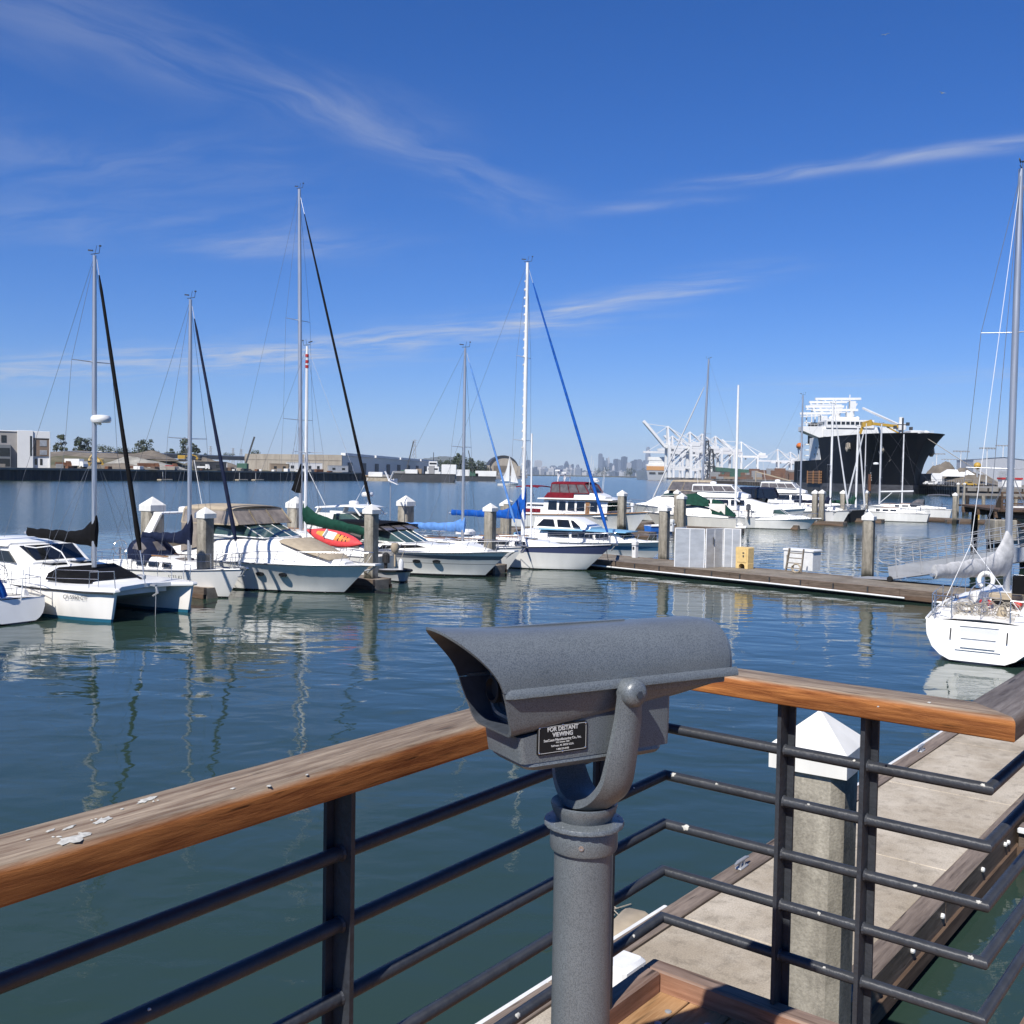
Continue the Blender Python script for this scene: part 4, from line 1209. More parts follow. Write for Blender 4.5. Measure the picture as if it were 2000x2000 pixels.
def bimini(parent, x0, x1, w, z, mat, z0, arch=0.16, poles=True, th=0.03):
    rings = []
    for i in range(7):
        x = x0 + (x1 - x0) * i / 6; cz = z - 0.10 * ((i - 3) / 3) ** 2
        top = [(x, w * cos(pi * k / 10), cz + arch * sin(pi * k / 10) ** 0.7) for k in range(11)]
        bot = [(p[0], p[1] * 0.99, p[2] - th) for p in reversed(top)]
        rings.append(top + bot)
    m_ = MB(); m_.loft(rings, caps=True); b_ = m_.build('bimini', M[mat], parent, smooth=50)
    if poles:
        m_ = MB()
        for sd in (-1, 1):
            for xa, xb in ((x0 + 0.05, (x0 + x1) / 2 - 0.3), (x1 - 0.05, (x0 + x1) / 2 + 0.3), ((x0 + x1) / 2, (x0 + x1) / 2)):
                m_.tube([(xa, sd * w, z - 0.05), (xb, sd * w * 0.98, z0)], 0.014, 6)
        m_.build('bimini_frame', M['stainless'], b_, smooth=50)
    return b_
def side_windows(parent, wins, name, mat, th=0.02, frame=None):
    """each window is a polygon on a side wall"""
    for poly in wins:
        w_ = panel(poly, th, name, M[mat], parent)
        if frame:
            m_ = MB(); pp = [Vector(p) for p in poly]
            m_.tube(pp + [pp[0]], 0.02, 5); m_.build('window_frame', M[frame], w_, smooth=40)

def place(o, bow, az, length):
    d = V(sin(az), cos(az), 0); b_ = Vector((bow.x, bow.y, 0))
    o.location = b_ - d * length; o.rotation_euler = (0, 0, pi / 2 - az)
    return d
def local_x_for_px(o, az, px, z=3.0):
    """local x along the centre line that stands in photo column px"""
    d = V(sin(az), cos(az), 0); lo, hi = -5.0, 40.0
    def f(s_):
        p = o.location + d * s_; return proj((p.x, p.y, z))[0] - px
    for _ in range(60):
        mid_ = (lo + hi) / 2
        if (f(mid_) > 0) == (f(hi) > 0): hi = mid_
        else: lo = mid_
    return (lo + hi) / 2
def z_for_py(o, az, x, py):
    d = V(sin(az), cos(az), 0); p = o.location + d * x
    lo, hi = 0, 60
    for _ in range(50):
        mid_ = (lo + hi) / 2
        if proj((p.x, p.y, mid_))[1] > py: lo = mid_
        else: hi = mid_
    return lo

def sailboat(name, label, az, bow, L=9.5, B=3.1, fb0=0.85, fb1=1.15, rake=1.0, flare=0.93, hull='hull_white', mast_px=None, mast_x=None, top_py=None, top=12.0, mast_mat='alu', spread=((0.5, 0.85),),
             cover=None, cover_len=3.6, boom_z=None, jib=None, jib_r=0.09, jib_bare=0.1, dodge=None, bim=None, bim_z=2.7, detail=True, group='sailboats moored in the marina', rail='alu_dark', lean=0.0, gear=True, hmast=0.9,
             cabin=True, wires=True, mast_r=0.08, wire_r=0.007, rnd=0.0, trake=0.35, tw=0.62, extras=None, fwd_top=None, pal='gelcoat'):
    root = thing(name, label, 'sailboat', group=group)
    H = Hull(L, B, fb0, fb1, rake=rake, tw=tw, p=2.1, pw=1.8, flare=flare, draft=0.35, trake=trake, tuck=0.12, rnd=rnd)
    place(root, bow, az, L - rake * 0.68)
    H.build(M[hull], M['deck_white'], root, rail=M[rail], rail_r=0.028)
    if mast_px is not None: mast_x = local_x_for_px(root, az, mast_px)
    if mast_x is None: mast_x = L * 0.58
    z0 = H.zs(H.t_at(mast_x))
    ch = 0.42
    if cabin:
        cb_ = slab_loft([(L * 0.33, B * 0.30, B * 0.26, z0 - 0.12, z0 + ch), (L * 0.52, B * 0.31, B * 0.26, z0 - 0.12, z0 + ch), (L * 0.66, B * 0.25, B * 0.20, z0 - 0.10, z0 + ch * 0.72), (L * 0.76, B * 0.12, B * 0.09, z0 - 0.05, z0 + 0.1)], 'cabin_trunk', M[pal], root, r=0.35)
        if detail:
            for sd in (-1, 1):
                for xa, xb in ((0.37, 0.44), (0.46, 0.53), (0.56, 0.61)):
                    panel([(L * xa, sd * (B * 0.295), z0 + 0.07), (L * xb, sd * (B * (0.297 if xb < .55 else .277)), z0 + 0.07), (L * xb, sd * (B * (0.281 if xb < .55 else .257)), z0 + 0.26), (L * xa, sd * B * 0.279, z0 + 0.26)], 0.05, 'cabin_window', M['glass_dark'], cb_)
            m_ = MB(); m_.bbox((L * 0.60, 0, z0 + ch * 0.95 - 0.04), (0.55, 0.55, 0.09), 0.02); m_.build('hatch', M['vinyl'], cb_, smooth=30)
            m_ = MB()
            for sd in (-1, 1): m_.bar((L * 0.36, sd * B * 0.2, z0 + ch + 0.05), (L * 0.56, sd * B * 0.19, z0 + ch + 0.05), 0.04, 0.05)
            m_.build('grab_rail', M['teak'], cb_)
        # cockpit coamings
        for sd in (-1, 1):
            m_ = MB(); m_.loft([[(x, sd * y0, z0 - 0.1), (x, sd * (y0 + 0.2), z0 - 0.1), (x, sd * (y0 + 0.12), z0 + hh), (x, sd * (y0 + 0.03), z0 + hh)] for x, y0, hh in ((L * 0.06, B * 0.22, 0.1), (L * 0.2, B * 0.25, 0.2), (L * 0.335, B * 0.26, 0.28))], caps=True); m_.build('coaming', M['gelcoat'], root, smooth=30)
        m_ = MB(); m_.box((L * 0.19, 0, z0 - 0.085), (L * 0.24, B * 0.42, 0.09)); m_.build('cockpit_well', M['vinyl'], root)
        if detail:
            m_ = MB(); m_.tube([V(L * 0.11, 0, z0 + 0.62) + V(0, 0.32 * cos(a), 0.32 * sin(a)) for a in [2 * pi * k / 16 for k in range(17)]], 0.014, 6)
            for k in range(3): 
                a = pi * k / 3; m_.tube([V(L * 0.11, 0.32 * cos(a), z0 + 0.62 + 0.32 * sin(a)), V(L * 0.11, -0.32 * cos(a), z0 + 0.62 - 0.32 * sin(a))], 0.008, 5)
            m_.tube([(L * 0.11, 0, z0 - 0.05), (L * 0.105, 0, z0 + 0.62)], 0.05, 8)
            m_.build('steering_wheel', M['stainless'], root, smooth=50)
    top = z_for_py(root, az, mast_x, top_py) if top_py is not None else top
    bowp = V(L - 0.12, 0, fb1 + 0.05)
    build_mast(root, mast_x, 0, z0 + (ch * 0.7 if cabin else 0), top, r=mast_r, mat=mast_mat, spreaders=spread, wires=wires, stern=V(0.1, 0, fb0 + 0.1), bow=None if jib else bowp, chain_w=B * 0.46, lean=lean, gear=gear, wire_r=wire_r)
    if jib:
        furled(root, V(mast_x + lean * 0.96 + 0.1, 0, z0 + (top - z0) * (fwd_top or 0.975)), bowp, jib_r, jib, bare=jib_bare)
    bz = boom_z or (z0 + ch + 0.85)
    if cover: boom_cover(root, mast_x, 0, bz, cover_len, cover, hmast=hmast)
    if detail:
        lifelines(H, root, L * 0.14, L * 0.86, n=7)
        pulpit(H, root, L * 0.88)
        stern_rail(H, root, L * 0.14)
        m_ = MB(); m_.bar((L - 0.45, 0, fb1 + 0.06), (L + 0.22, 0, fb1 + 0.05), 0.18, 0.06); m_.lathe([(0.07, -0.06), (0.07, 0.06)], 10, (L + 0.2, 0, fb1 + 0.03), 'Y'); m_.build('bow_roller', M['stainless'], root, smooth=40)
        m_ = MB(); m_.tube([(L + 0.15, 0, fb1 + 0.02), (L - 0.05, 0, fb1 - 0.25), (L - 0.2, 0.12, fb1 - 0.3)], 0.03, 6); m_.tube([(L - 0.05, -0.2, fb1 - 0.28), (L - 0.1, 0.2, fb1 - 0.28)], 0.03, 6); m_.build('anchor', M['galv'], root, smooth=50)
    if dodge: dodger(root, L * 0.30, L * 0.45, B * 0.30, z0 + 0.28, 0.85, dodge)
    if bim: bimini(root, L * 0.02, L * 0.26, B * 0.36, bim_z, bim, z0 + 0.1)
    return root, H, mast_x, z0, top

def bow_rail_power(H, root, x0, x1, hgt=0.5, n=8, r=0.014, mat='stainless'):
    m_ = MB(); rows = []
    for sd in (-1, 1):
        row = []
        for i in range(n):
            t = i / (n - 1); x = x0 + (x1 - x0) * t; p = H.edge(min(x, H.L * 0.97), sd, 0.10, 0.02); q = V(x + 0.22, p.y * 0.98, p.z + hgt * (0.55 + 0.45 * min(1, t * 3)))
            if i == n - 1: q.y = sd * 0.16
            row.append((p, q)); m_.tube([p, q], r, 6)
        rows.append([q for p, q in row])
    m_.tube([H.edge(x0 - 0.4, -1, .1, .02)] + rows[0] + rows[1][::-1] + [H.edge(x0 - 0.4, 1, .1, .02)], r, 6)
    m_.build('bow_rail', M[mat], root, smooth=50)
def canvas_top(root, x0, x1, xw, w, zb, zt, mat, frames=3, side=True, vin='vinyl', arch=0.18, rake=0.35, front=True):
    """enclosure: curved canvas roof from x0 (aft) to x1, clear panels down to zb; the front leans back from xw"""
    rings = []
    for i in range(9):
        t = i / 8; x = x0 + (x1 - x0) * t; cz = zt - 0.16 * max(0, (abs(t - 0.45) - 0.3) / 0.55) ** 1.5
        top = [(x, w * 0.93 * cos(pi * k / 12), cz - arch + arch * sin(pi * k / 12) ** 0.75) for k in range(13)]
        rings.append(top + [(p[0], p[1] * 0.98, p[2] - 0.035) for p in reversed(top)])
    m_ = MB(); m_.loft(rings, caps=True); rf = m_.build('canvas_roof', M[mat], root, smooth=50)
    ze = zt - arch - 0.03
    if side:
        for sd in (-1, 1):
            xs = [x0 + 0.05 + (x1 - x0 - 0.1) * i / frames for i in range(frames + 1)]
            xb = [x0 + (xw - x0) * i / frames for i in range(frames + 1)]
            for i in range(frames):
                pn = panel([(xb[i], sd * w, zb), (xb[i + 1], sd * w, zb), (xs[i + 1], sd * w * 0.93, ze), (xs[i], sd * w * 0.93, ze)], 0.015, 'clear_panel', M[vin], root)
                m_ = MB()
                for a, b_ in (((xb[i], zb, 1.0), (xs[i], ze, .93)), ((xb[i + 1], zb, 1.0), (xs[i + 1], ze, .93)), ((xs[i], ze, .93), (xs[i + 1], ze, .93)), ((xb[i], zb, 1.), (xb[i + 1], zb, 1.))):
                    m_.bar((a[0], sd * (w * a[2] + 0.006), a[1]), (b_[0], sd * (w * b_[2] + 0.006), b_[1]), 0.03, 0.075 if a[1] != b_[1] else 0.06, up=(1, 0, 0) if a[1] != b_[1] else (0, 0, 1))
                m_.build('panel_edge', M[mat], pn)
    if front:
        ys = [-1, -0.34, 0.34, 1]
        for i in range(3):
            pn = panel([(xw, ys[i] * w, zb), (xw, ys[i + 1] * w, zb), (x1 - 0.03, ys[i + 1] * w * 0.93, ze), (x1 - 0.03, ys[i] * w * 0.93, ze)], 0.015, 'clear_panel', M[vin], root)
            m_ = MB()
            m_.bar((xw + .01, ys[i] * w, zb), (x1 - 0.02, ys[i] * w * .93, ze), 0.03, 0.08, up=(1, 0, 0)); m_.bar((xw + .01, ys[i + 1] * w, zb), (x1 - 0.02, ys[i + 1] * w * .93, ze), 0.03, 0.08, up=(1, 0, 0))
            m_.bar((x1 - 0.02, ys[i] * w * .93, ze), (x1 - .02, ys[i + 1] * w * .93, ze), 0.05, 0.09); m_.build('panel_edge', M[mat], pn)
    return rf
def windshield(root, xb, xt, w, zb, zt, xs, glass='glass_green', frame='gelcoat'):
    """raked wrap windscreen: front panes and swept side panes back to xs"""
    ys = [-0.72, -0.26, 0.26, 0.72]
    fb = [V(xb - 0.35 * abs(y) ** 2, y * w, zb) for y in ys]; ft = [V(xt - 0.3 * abs(y) ** 2, y * w * 0.93, zt) for y in ys]
    panes = [(fb[i], fb[i + 1], ft[i + 1], ft[i]) for i in range(3)]
    for sd, i in ((-1, 0), (1, 3)):
        panes.append((fb[i], V(xs, sd * w, zb + 0.08), V(xs + 0.1, sd * w * 0.97, zt - 0.05), ft[i]))
    ws = None
    for pn in panes:
        o = panel(pn, 0.015, 'windshield_pane', M[glass], root)
        m_ = MB()
        pp = list(pn)
        for a, b_ in zip(pp, pp[1:] + pp[:1]): m_.tube([a, b_], 0.028, 6)
        m_.build('pane_frame', M[frame], o, smooth=50)
def radar_dome(parent, p, r=0.3, mat='white_paint', name='radar'):
    m_ = MB(); m_.lathe([(0.0, 0.0), (r * 0.9, 0.0), (r, r * 0.2), (r, r * 0.45), (r * 0.85, r * 0.68), (r * 0.4, r * 0.78), (0, r * 0.8)], 18, p); return m_.build(name, M[mat], parent, smooth=40)
def express_cruiser(name, label, az, bow, L=11.0, B=3.7, fb0=0.95, fb1=1.35, rake=1.5, hull='hull_white', canvas='tan', zt=3.45, zwb=2.15, zwt=2.65, xw=0.52, group='motor cruisers moored in the marina', vin='vinyl',
                    ports=2, pad=None, arch=None, x0=0.12, detail=True, frames=3, house=1.0, rail='alu_dark', cabin_win=False, ws=True, cat='motor cruiser', glass='glass_green', pal='gelcoat'):
    root = thing(name, label, cat, group=group)
    H = Hull(L, B, fb0, fb1, rake=rake, tw=0.86, tm=0.45, p=2.6, pw=1.5, flare=0.84, draft=0.35, sheer_pow=1.3)
    place(root, bow, az, L - rake * 0.68)
    H.build(M[hull], M['deck_white'], root, rail=M[rail], rail_r=0.035)
    zd = fb0
    hbw = B * 0.5
    zx = lambda t: H.zs(t)
    slab_loft([(L * x0 * 0.7, hbw * 0.90, hbw * 0.84, zx(0.1) - 0.15, zx(.1) + 0.45 * house), (L * 0.35, hbw * 0.93, hbw * 0.84, zx(.35) - 0.15, zwb - 0.2), (L * xw, hbw * 0.92, hbw * 0.80, zx(.5) - 0.15, zwb + 0.02), (L * (xw + 0.14), hbw * 0.84, hbw * 0.66, zx(.65) - 0.15, zwb - 0.10), (L * 0.80, hbw * 0.58, hbw * 0.42, zx(.8) - 0.12, zx(.8) + 0.34), (L * 0.91, hbw * 0.26, hbw * 0.16, zx(.91) - 0.1, zx(.91) + 0.1)], 'cabin', M[pal], root, r=0.55, smooth=60)
    if ws: windshield(root, L * (xw + 0.10), L * (xw - 0.015), hbw * 0.82, zwb - 0.03, zwt, L * (xw - 0.16), glass)
    if canvas: canvas_top(root, L * x0, L * (xw - 0.04), L * (xw - 0.0), hbw * 0.84, zwt - 0.02, zt, canvas, frames=frames, vin=vin)
    # cockpit sides below the canvas
    for sd in (-1, 1):
        panel([(L * x0, sd * hbw * 0.86, zx(.2) + 0.3), (L * (xw - 0.14), sd * hbw * 0.86, zwb - 0.35), (L * (xw - 0.12), sd * hbw * 0.84, zwt), (L * x0, sd * hbw * 0.84, zwt)], 0.03, 'side_screen', M[vin] if canvas else M[pal], root)
    if detail: bow_rail_power(H, root, L * 0.46, L * 0.985)
    for i in range(ports):
        for sd in (-1, 1):
            x = L * (0.62 + 0.09 * i); t = H.t_at(x); z = zx(t) * 0.62; k = 0.62
            y = H.hw(t) + (H.hb(t) - H.hw(t)) * (k ** 1.5 * .75 + k * .25)
            m_ = MB(); m_.lathe([(0.0, 0.035), (0.19, 0.035), (0.22, 0.0)], 18, (0, 0, 0), 'Y')
            m_.xf(Matrix.Translation((x, sd * (y + 0.0), z)) @ Matrix.Rotation(-0.10 * sd, 4, 'Z') @ Matrix.Scale(0.42, 4, (0, 0, 1)) @ (Matrix.Identity(4) if sd > 0 else Matrix.Rotation(pi, 4, 'Z')))
            p_ = m_.build('porthole', M['glass_dark'], root, smooth=40)
    if pad:
        m_ = MB(); r0 = []
        for x, w, h in ((0.66, 0.50, 0.03), (0.675, 0.56, 0.14), (0.78, 0.50, 0.13), (0.86, 0.36, 0.10), (0.868, 0.33, 0.02)):
            t = x; zz = (zwb - 0.12) + (zx(.91) + 0.04 - zwb + 0.12) * (x - 0.66) / 0.25
            r0.append([(L * x, -hbw * w, zz), (L * x, -hbw * w * 0.8, zz + h), (L * x, hbw * w * 0.8, zz + h), (L * x, hbw * w, zz)])
        m_.loft(r0, caps=True); m_.build('sunpad_cover', M[pad], root, smooth=40)
    m_ = MB(); m_.bar((L - 0.5, 0, fb1 + 0.03), (L + 0.42, 0, fb1 + 0.06), 0.42, 0.07); pp = m_.build('bow_pulpit', M['gelcoat'], root)
    m_ = MB(); m_.tube([(L + 0.38, 0, fb1 + 0.05), (L + 0.1, 0, fb1 - 0.12), (L - 0.12, 0, fb1 - 0.3)], 0.03, 6); m_.tube([(L - 0.1, -0.22, fb1 - 0.2), (L + 0.1, 0, fb1 - 0.14), (L - 0.1, 0.22, fb1 - 0.2)], 0.03, 6); m_.build('anchor', M['galv'], pp, smooth=50)
    m_ = MB(); m_.bbox((-0.45, 0, 0.32), (1.0, B * 0.86, 0.12), 0.04); m_.build('swim_platform', M['gelcoat'], root, smooth=30)
    if arch:
        m_ = MB(); xa, za = arch
        w = hbw * 0.9
        m_.loft([[(xa - 0.7 + 0.0, sd * w, zwb - 0.4), (xa - 0.2, sd * w, zwb - 0.4), (xa - 0.2, sd * (w - 0.12), zwb - 0.4), (xa - 0.7, sd * (w - 0.12), zwb - 0.4)] if kk == 0 else [(xa, sd * w * 0.9, za), (xa + 0.4, sd * w * 0.9, za), (xa + 0.4, sd * (w * 0.9 - 0.1), za - 0.03), (xa, sd * (w * .9 - 0.1), za - 0.03)] for sd, kk in ((-1, 0), (-1, 1))], caps=True)
        m_.loft([[(xa - 0.7, sd * w, zwb - 0.4), (xa - 0.2, sd * w, zwb - 0.4), (xa - 0.2, sd * (w - 0.12), zwb - 0.4), (xa - 0.7, sd * (w - 0.12), zwb - 0.4)] if kk == 0 else [(xa, sd * w * 0.9, za), (xa + 0.4, sd * w * 0.9, za), (xa + 0.4, sd * (w * 0.9 - 0.1), za - 0.03), (xa, sd * (w * .9 - 0.1), za - 0.03)] for sd, kk in ((1, 0), (1, 1))], caps=True)
        m_.bbox((xa + 0.2, 0, za + 0.03), (0.5, w * 1.8, 0.1), 0.03)
        ar = m_.build('radar_arch', M[pal], root, smooth=35); radar_dome(ar, (xa + 0.2, 0, za + 0.08), 0.28)
        m_ = MB(); m_.tube([(xa + 0.1, w * 0.7, za), (xa - 0.5, w * 0.7, za + 2.4)], 0.014, 5); m_.build('antenna', M['white_paint'], ar, smooth=50)
    return root, H

def cap_pile(px, py, z=3.52, D=None, size=0.5, label='square concrete pile with a white pyramid cap', rz=None, group='capped dock piles'):
    if D is None: p = G(px, py, z)
    else: p = at(px, py, D); z = p.z
    root = thing('dock_pile', label, 'pile', (p.x, p.y, 0), RZ_U + radians(5) if rz is None else rz, group)
    s = size / 2; c = 0.07
    def ring(zz, k=1.0):
        q = []
        for sx, sy in ((1, 1), (-1, 1), (-1, -1), (1, -1)):
            a = (s * sx * k, (s - c) * sy * k, zz); b_ = ((s - c) * sx * k, s * sy * k, zz)
            q += [a, b_] if sx * sy > 0 else [b_, a]
        return q
    cap_h = size * 0.84
    m_ = MB(); m_.loft([ring(-1.5), ring(z - cap_h * 0.9)], caps=True); m_.build('shaft', M['pile_concrete'], root, smooth=30)
    k = s + 0.035
    m_ = MB(); m_.loft([[(sx * k * f, sy * k * f, zz) for sx, sy in ((1, 1), (-1, 1), (-1, -1), (1, -1))] for f, zz in ((1.0, z - cap_h), (1.0, z - cap_h * 0.585), (0.985, z - cap_h * 0.575), (0.02, z))], caps=True)
    m_.build('pile_cap', M['cap_paint'], root)
    return root
# ---------------------------------------------------------------- docks
random.seed(11)
def UW(u, w, z=0.0): return U * u + W * w + V(0, 0, z)
def dock(name, label, a, d, length, width, z=0.5, conc='dock_far', sect=3.0, side=1, strips=True, bolts=False, cleats=0, cat='dock', white=(), group=None, waler=0.2, whitemat='plastic_white'):
    """floating dock: local x along, local y 0..width to the left of d"""
    root = thing(name, label, cat, (a.x, a.y, 0), atan2(d.y, d.x), group)
    n = max(1, int(length / sect)); s = length / n
    m_ = MB()
    for i in range(n):
        m_.bbox((s * (i + 0.5), width / 2, z - 0.22), (s - 0.012, width - 2 * waler - 0.01, 0.44), 0.01)
    m_.build('slab', M[conc], root, smooth=30)
    m_ = MB(); m_.box((length / 2, width / 2, z - 0.55), (length - 0.5, width - 0.5, 0.5)); m_.build('float', M['rubber'], root)
    for yy in (waler / 2, width - waler / 2):
        m_ = MB(); L0 = 0
        while L0 < length:
            l_ = min(4.2, length - L0); m_.bbox((L0 + l_ / 2, yy, z - 0.115), (l_ - 0.01, waler, 0.27), 0.008); L0 += 4.2
        m_.build('waler', M['waler'], root, smooth=30)
    m_ = MB(); m_.bar((0, -0.012, z - 0.33), (length, -0.012, z - 0.33), 0.05, 0.16); m_.bar((0, width + 0.012, z - 0.33), (length, width + 0.012, z - 0.33), 0.05, 0.16); m_.build('lower_waler', M['pier_timber'], root)
    for (x0, x1, yy, zz) in white:
        m_ = MB(); m_.bbox(((x0 + x1) / 2, yy, z + zz), (x1 - x0, 0.07, 0.06), 0.015); m_.build('bumper_strip', M[whitemat], root, smooth=30)
    return root
# near concrete dock beside the platform
u0, u1 = 3.0, 62.0
nd = dock('floating_dock', 'wide pale concrete floating dock with brown timber edges below the railing', UW(u0, -3.04), U, u1 - u0, 2.2, 0.5, 'dock_concrete', 3.1, white=((0, 10.38 - u0 - 1.02, 2.2 + 0.04, -0.03), (10.2, 40, 2.2 + 0.02, -0.01)), waler=0.24)
def ul(u): return u - u0
m_ = MB()
rnd = random.Random(3)
u_ = 5.0
bolt = MB(); 
while u_ < 30:
    for du in (0, 0.16) if rnd.random() < 0.55 else (0,):
        bolt.lathe([(0.0, 0.0), (0.03, 0.0), (0.03, -0.025), (0.018, -0.035), (0.0, -0.035)], 8, (ul(u_ + du), -0.0, 0.5 - 0.12 + 0.05 * rnd.random()), 'Y')
    u_ += 0.62 + 0.5 * rnd.random()
bolt.build('bolts', M['plastic_white'], nd, smooth=40)
def cleat(parent, x, y, z, rz=0.0):
    m_ = MB(); m_.tube([(-0.17, 0, 0.075), (-0.10, 0, 0.085), (0.10, 0, 0.085), (0.17, 0, 0.075)], [0.012, 0.020, 0.020, 0.012], 8); m_.tube([(-0.05, 0, 0), (-0.045, 0, 0.08)], 0.02, 8); m_.tube([(0.05, 0, 0), (0.045, 0, 0.08)], 0.02, 8); m_.bbox((0, 0, 0.008), (0.2, 0.08, 0.016), 0.004)
    o = m_.build('cleat', M['galv'], parent, smooth=45); o.location = (x, y, z); o.rotation_euler = (0, 0, rz); return o
for px, py in ((1441, 1695), (1765, 1463), (1938, 1341)):
    g = G(px, py, 0.5); cleat(nd, g.dot(U) - u0, 2.2 - 0.12, 0.522)
# finger pontoon going right
fd = dock('finger_dock', 'short finger dock with white side strips branching right off the concrete dock', UW(14.5, -3.0), W, 9.0, 1.5, 0.5, 'dock_concrete', 3.0, white=((0, 8.5, -0.03, -0.02),))
# white box on the dock near the viewer
g = G(1214, 1960, 0.5)
wb = thing('power_pedestal', 'small white plastic box on the concrete dock just right of the pedestal', 'pedestal', (g.x, g.y, 0.505), RZ_U)
m_ = MB(); m_.bbox((0, 0, 0.19), (0.36, 0.28, 0.38), 0.03); m_.build('housing', M['plastic_white'], wb, smooth=35)
m_ = MB(); m_.box((-0.181, 0.0, 0.10), (0.004, 0.10, 0.05)); m_.build('sticker', M['red_paint'], wb)
fb = thing('foam_float', 'sandy foam block with weed afloat against the dock edge', 'float', (G(1225, 1828, 0).x, G(1225, 1828, 0).y, 0.02), RZ_U + 0.2)
m_ = MB(); m_.bbox((0, 0, 0.06), (0.7, 0.35, 0.2), 0.05); m_.build('block', M['tan'], fb, smooth=40)
m_ = MB()
for k in range(30):
    a = Vector((random.uniform(-0.6, 0.6), random.uniform(0.1, 0.6), 0.01)); m_.tube([a, a + V(random.uniform(-.2, .2), random.uniform(-.2, .2), 0.03), a + V(random.uniform(-.3, .3), random.uniform(-.2, .3), 0.0)], 0.008, 4)
m_.build('weed', M['rope'], fb)

# the long dock across the middle, carrying the utility boxes
A_ = G(1161, 1093, 0.5); B_ = G(1760, 1151, 0.5); md = (B_ - A_); md.z = 0; mlen = md.length; md.normalize(); mn = V(-md.y, md.x, 0)   # mn points away from the camera
mdk = dock('floating_dock', 'long low timber edged dock crossing the basin with white pipes on its side', A_ - md * 4.0, md, mlen + 18.0, 3.3, 0.5, 'dock_far', 3.0)
m_ = MB(); m_.tube([(3.0, -0.10, 0.20), (mlen * 0.62 + 4, -0.10, 0.20), (mlen + 4.2, -0.10, 0.16)], 0.042, 8); m_.tube([(mlen + 5.4, -0.10, 0.13), (mlen + 7.4, -0.10, 0.15)], 0.05, 8); m_.build('water_pipe', M['plastic_white'], mdk, smooth=50)
m_ = MB()
for k in range(12): m_.box((2.0 + k * 1.6, -0.02, 0.30), (0.05, 0.06, 0.36))
m_.build('bracket', M['steel_dark'], mdk)
MRZ = atan2(md.y, md.x)
def on_dock(px, py):  # foot of something standing on that dock
    return G(px, py, 0.505)
def mthing(name, label, cat, px, py, group=None, rz=None):
    g = on_dock(px, py); return thing(name, label, cat, (g.x, g.y, 0.507), MRZ if rz is None else rz, group)
# folding metal screens
en = mthing('metal_enclosure', 'tall grey sheet metal enclosure with white edge frames on the long dock', 'enclosure', 1347, 1108, rz=radians(-14))
PH = 1.93
def sheet(a, b_, nm_='metal_panel'):
    a, b_ = Vector(a), Vector(b_); d = (b_ - a).normalized(); q = V(-d.y, d.x, 0)
    m_ = MB(); m_.loft([[a + q * .012, b_ + q * .012, b_ - q * .012, a - q * .012], [p + V(0, 0, PH) for p in (a + q * .012, b_ + q * .012, b_ - q * .012, a - q * .012)]], caps=True); o = m_.build(nm_, M['panel_metal'], en)
    m_ = MB()
    for p in (a, b_): m_.bar(p, p + V(0, 0, PH + 0.02), 0.045, 0.045)
    m_.bar(a + V(0, 0, PH), b_ + V(0, 0, PH), 0.045, 0.04); m_.bar((a + b_) / 2, (a + b_) / 2 + V(0, 0, PH), 0.03, 0.035); m_.build('panel_frame', M['white_paint'], o)
sheet((-0.75, 0, 0), (0.70, 0, 0)); sheet((0.78, 0.05, 0), (1.55, 0.95, 0)); sheet((1.62, 0.95, 0), (2.42, 0.80, 0)); sheet((-0.75, 0.1, 0), (-0.3, 1.3, 0))
m_ = MB(); m_.bar((1.13, 0.40, 1.15), (1.13, 0.40, 1.5), 0.06, 0.05); m_.build('door_handle', M['steel_dark'], en)
bo = mthing('plant_bowl', 'small dark blue and white bowl beside the metal enclosure', 'bowl', 1396, 1105); m_ = MB(); m_.lathe([(0.0, 0.02), (0.14, 0.02), (0.20, 0.12), (0.27, 0.34), (0.25, 0.34), (0.19, 0.16), (0, 0.12)], 20); m_.build('bowl', M['mid_blue_paint'], bo, smooth=40)
m_ = MB(); m_.lathe([(0.0, 0.0), (0.33, 0.0), (0.31, 0.05), (0.0, 0.05)], 16, (-0.12, -0.05, 0)); m_.build('saucer', M['rubber'], bo, smooth=40)
po = mthing('pumpout_station', 'yellow pump-out cabinet with an arched opening at its foot on the dock', 'pump-out', 1454, 1110)
hw_, hh_ = 0.35, 1.06
prof = [(-hw_, 0), (-0.17, 0)] + [(-0.17 * cos(pi * k / 8), 0.10 + 0.15 * sin(pi * k / 8)) for k in range(9)] + [(0.17, 0), (hw_, 0), (hw_ + 0.01, 0.24), (hw_, 0.27), (hw_ + 0.02, hh_ - 0.04), (hw_ - 0.03, hh_), (-hw_ + 0.03, hh_), (-hw_ - 0.02, hh_ - 0.04), (-hw_, 0.27), (-hw_ - 0.01, 0.24)]
m_ = MB(); m_.prism(prof, -0.25, 0.25, 'XZ'); m_.build('cabinet', M['pumpout'], po)
m_ = MB(); m_.box((0, 0.26, 0.12), (0.34, 0.02, 0.24)); m_.build('hose_recess', M['rubber'], po)
m_ = MB(); m_.box((0, -0.262, 0.66), (0.56, 0.02, 0.68)); dr_ = m_.build('door', M['pumpout'], po)
m_ = MB(); m_.box((0.10, -0.28, 0.78), (0.10, 0.012, 0.06)); m_.box((0.10, -0.28, 0.62), (0.07, 0.012, 0.10)); m_.build('door_latch', M['steel_dark'], dr_)
db = mthing('dock_box', 'large white dock box with a wooden ladder leaning on its front', 'dock box', 1566, 1112)
m_ = MB(); m_.bbox((0, 0, 0.46), (1.62, 0.8, 0.92), 0.03); m_.build('box', M['plastic_white'], db, smooth=30)
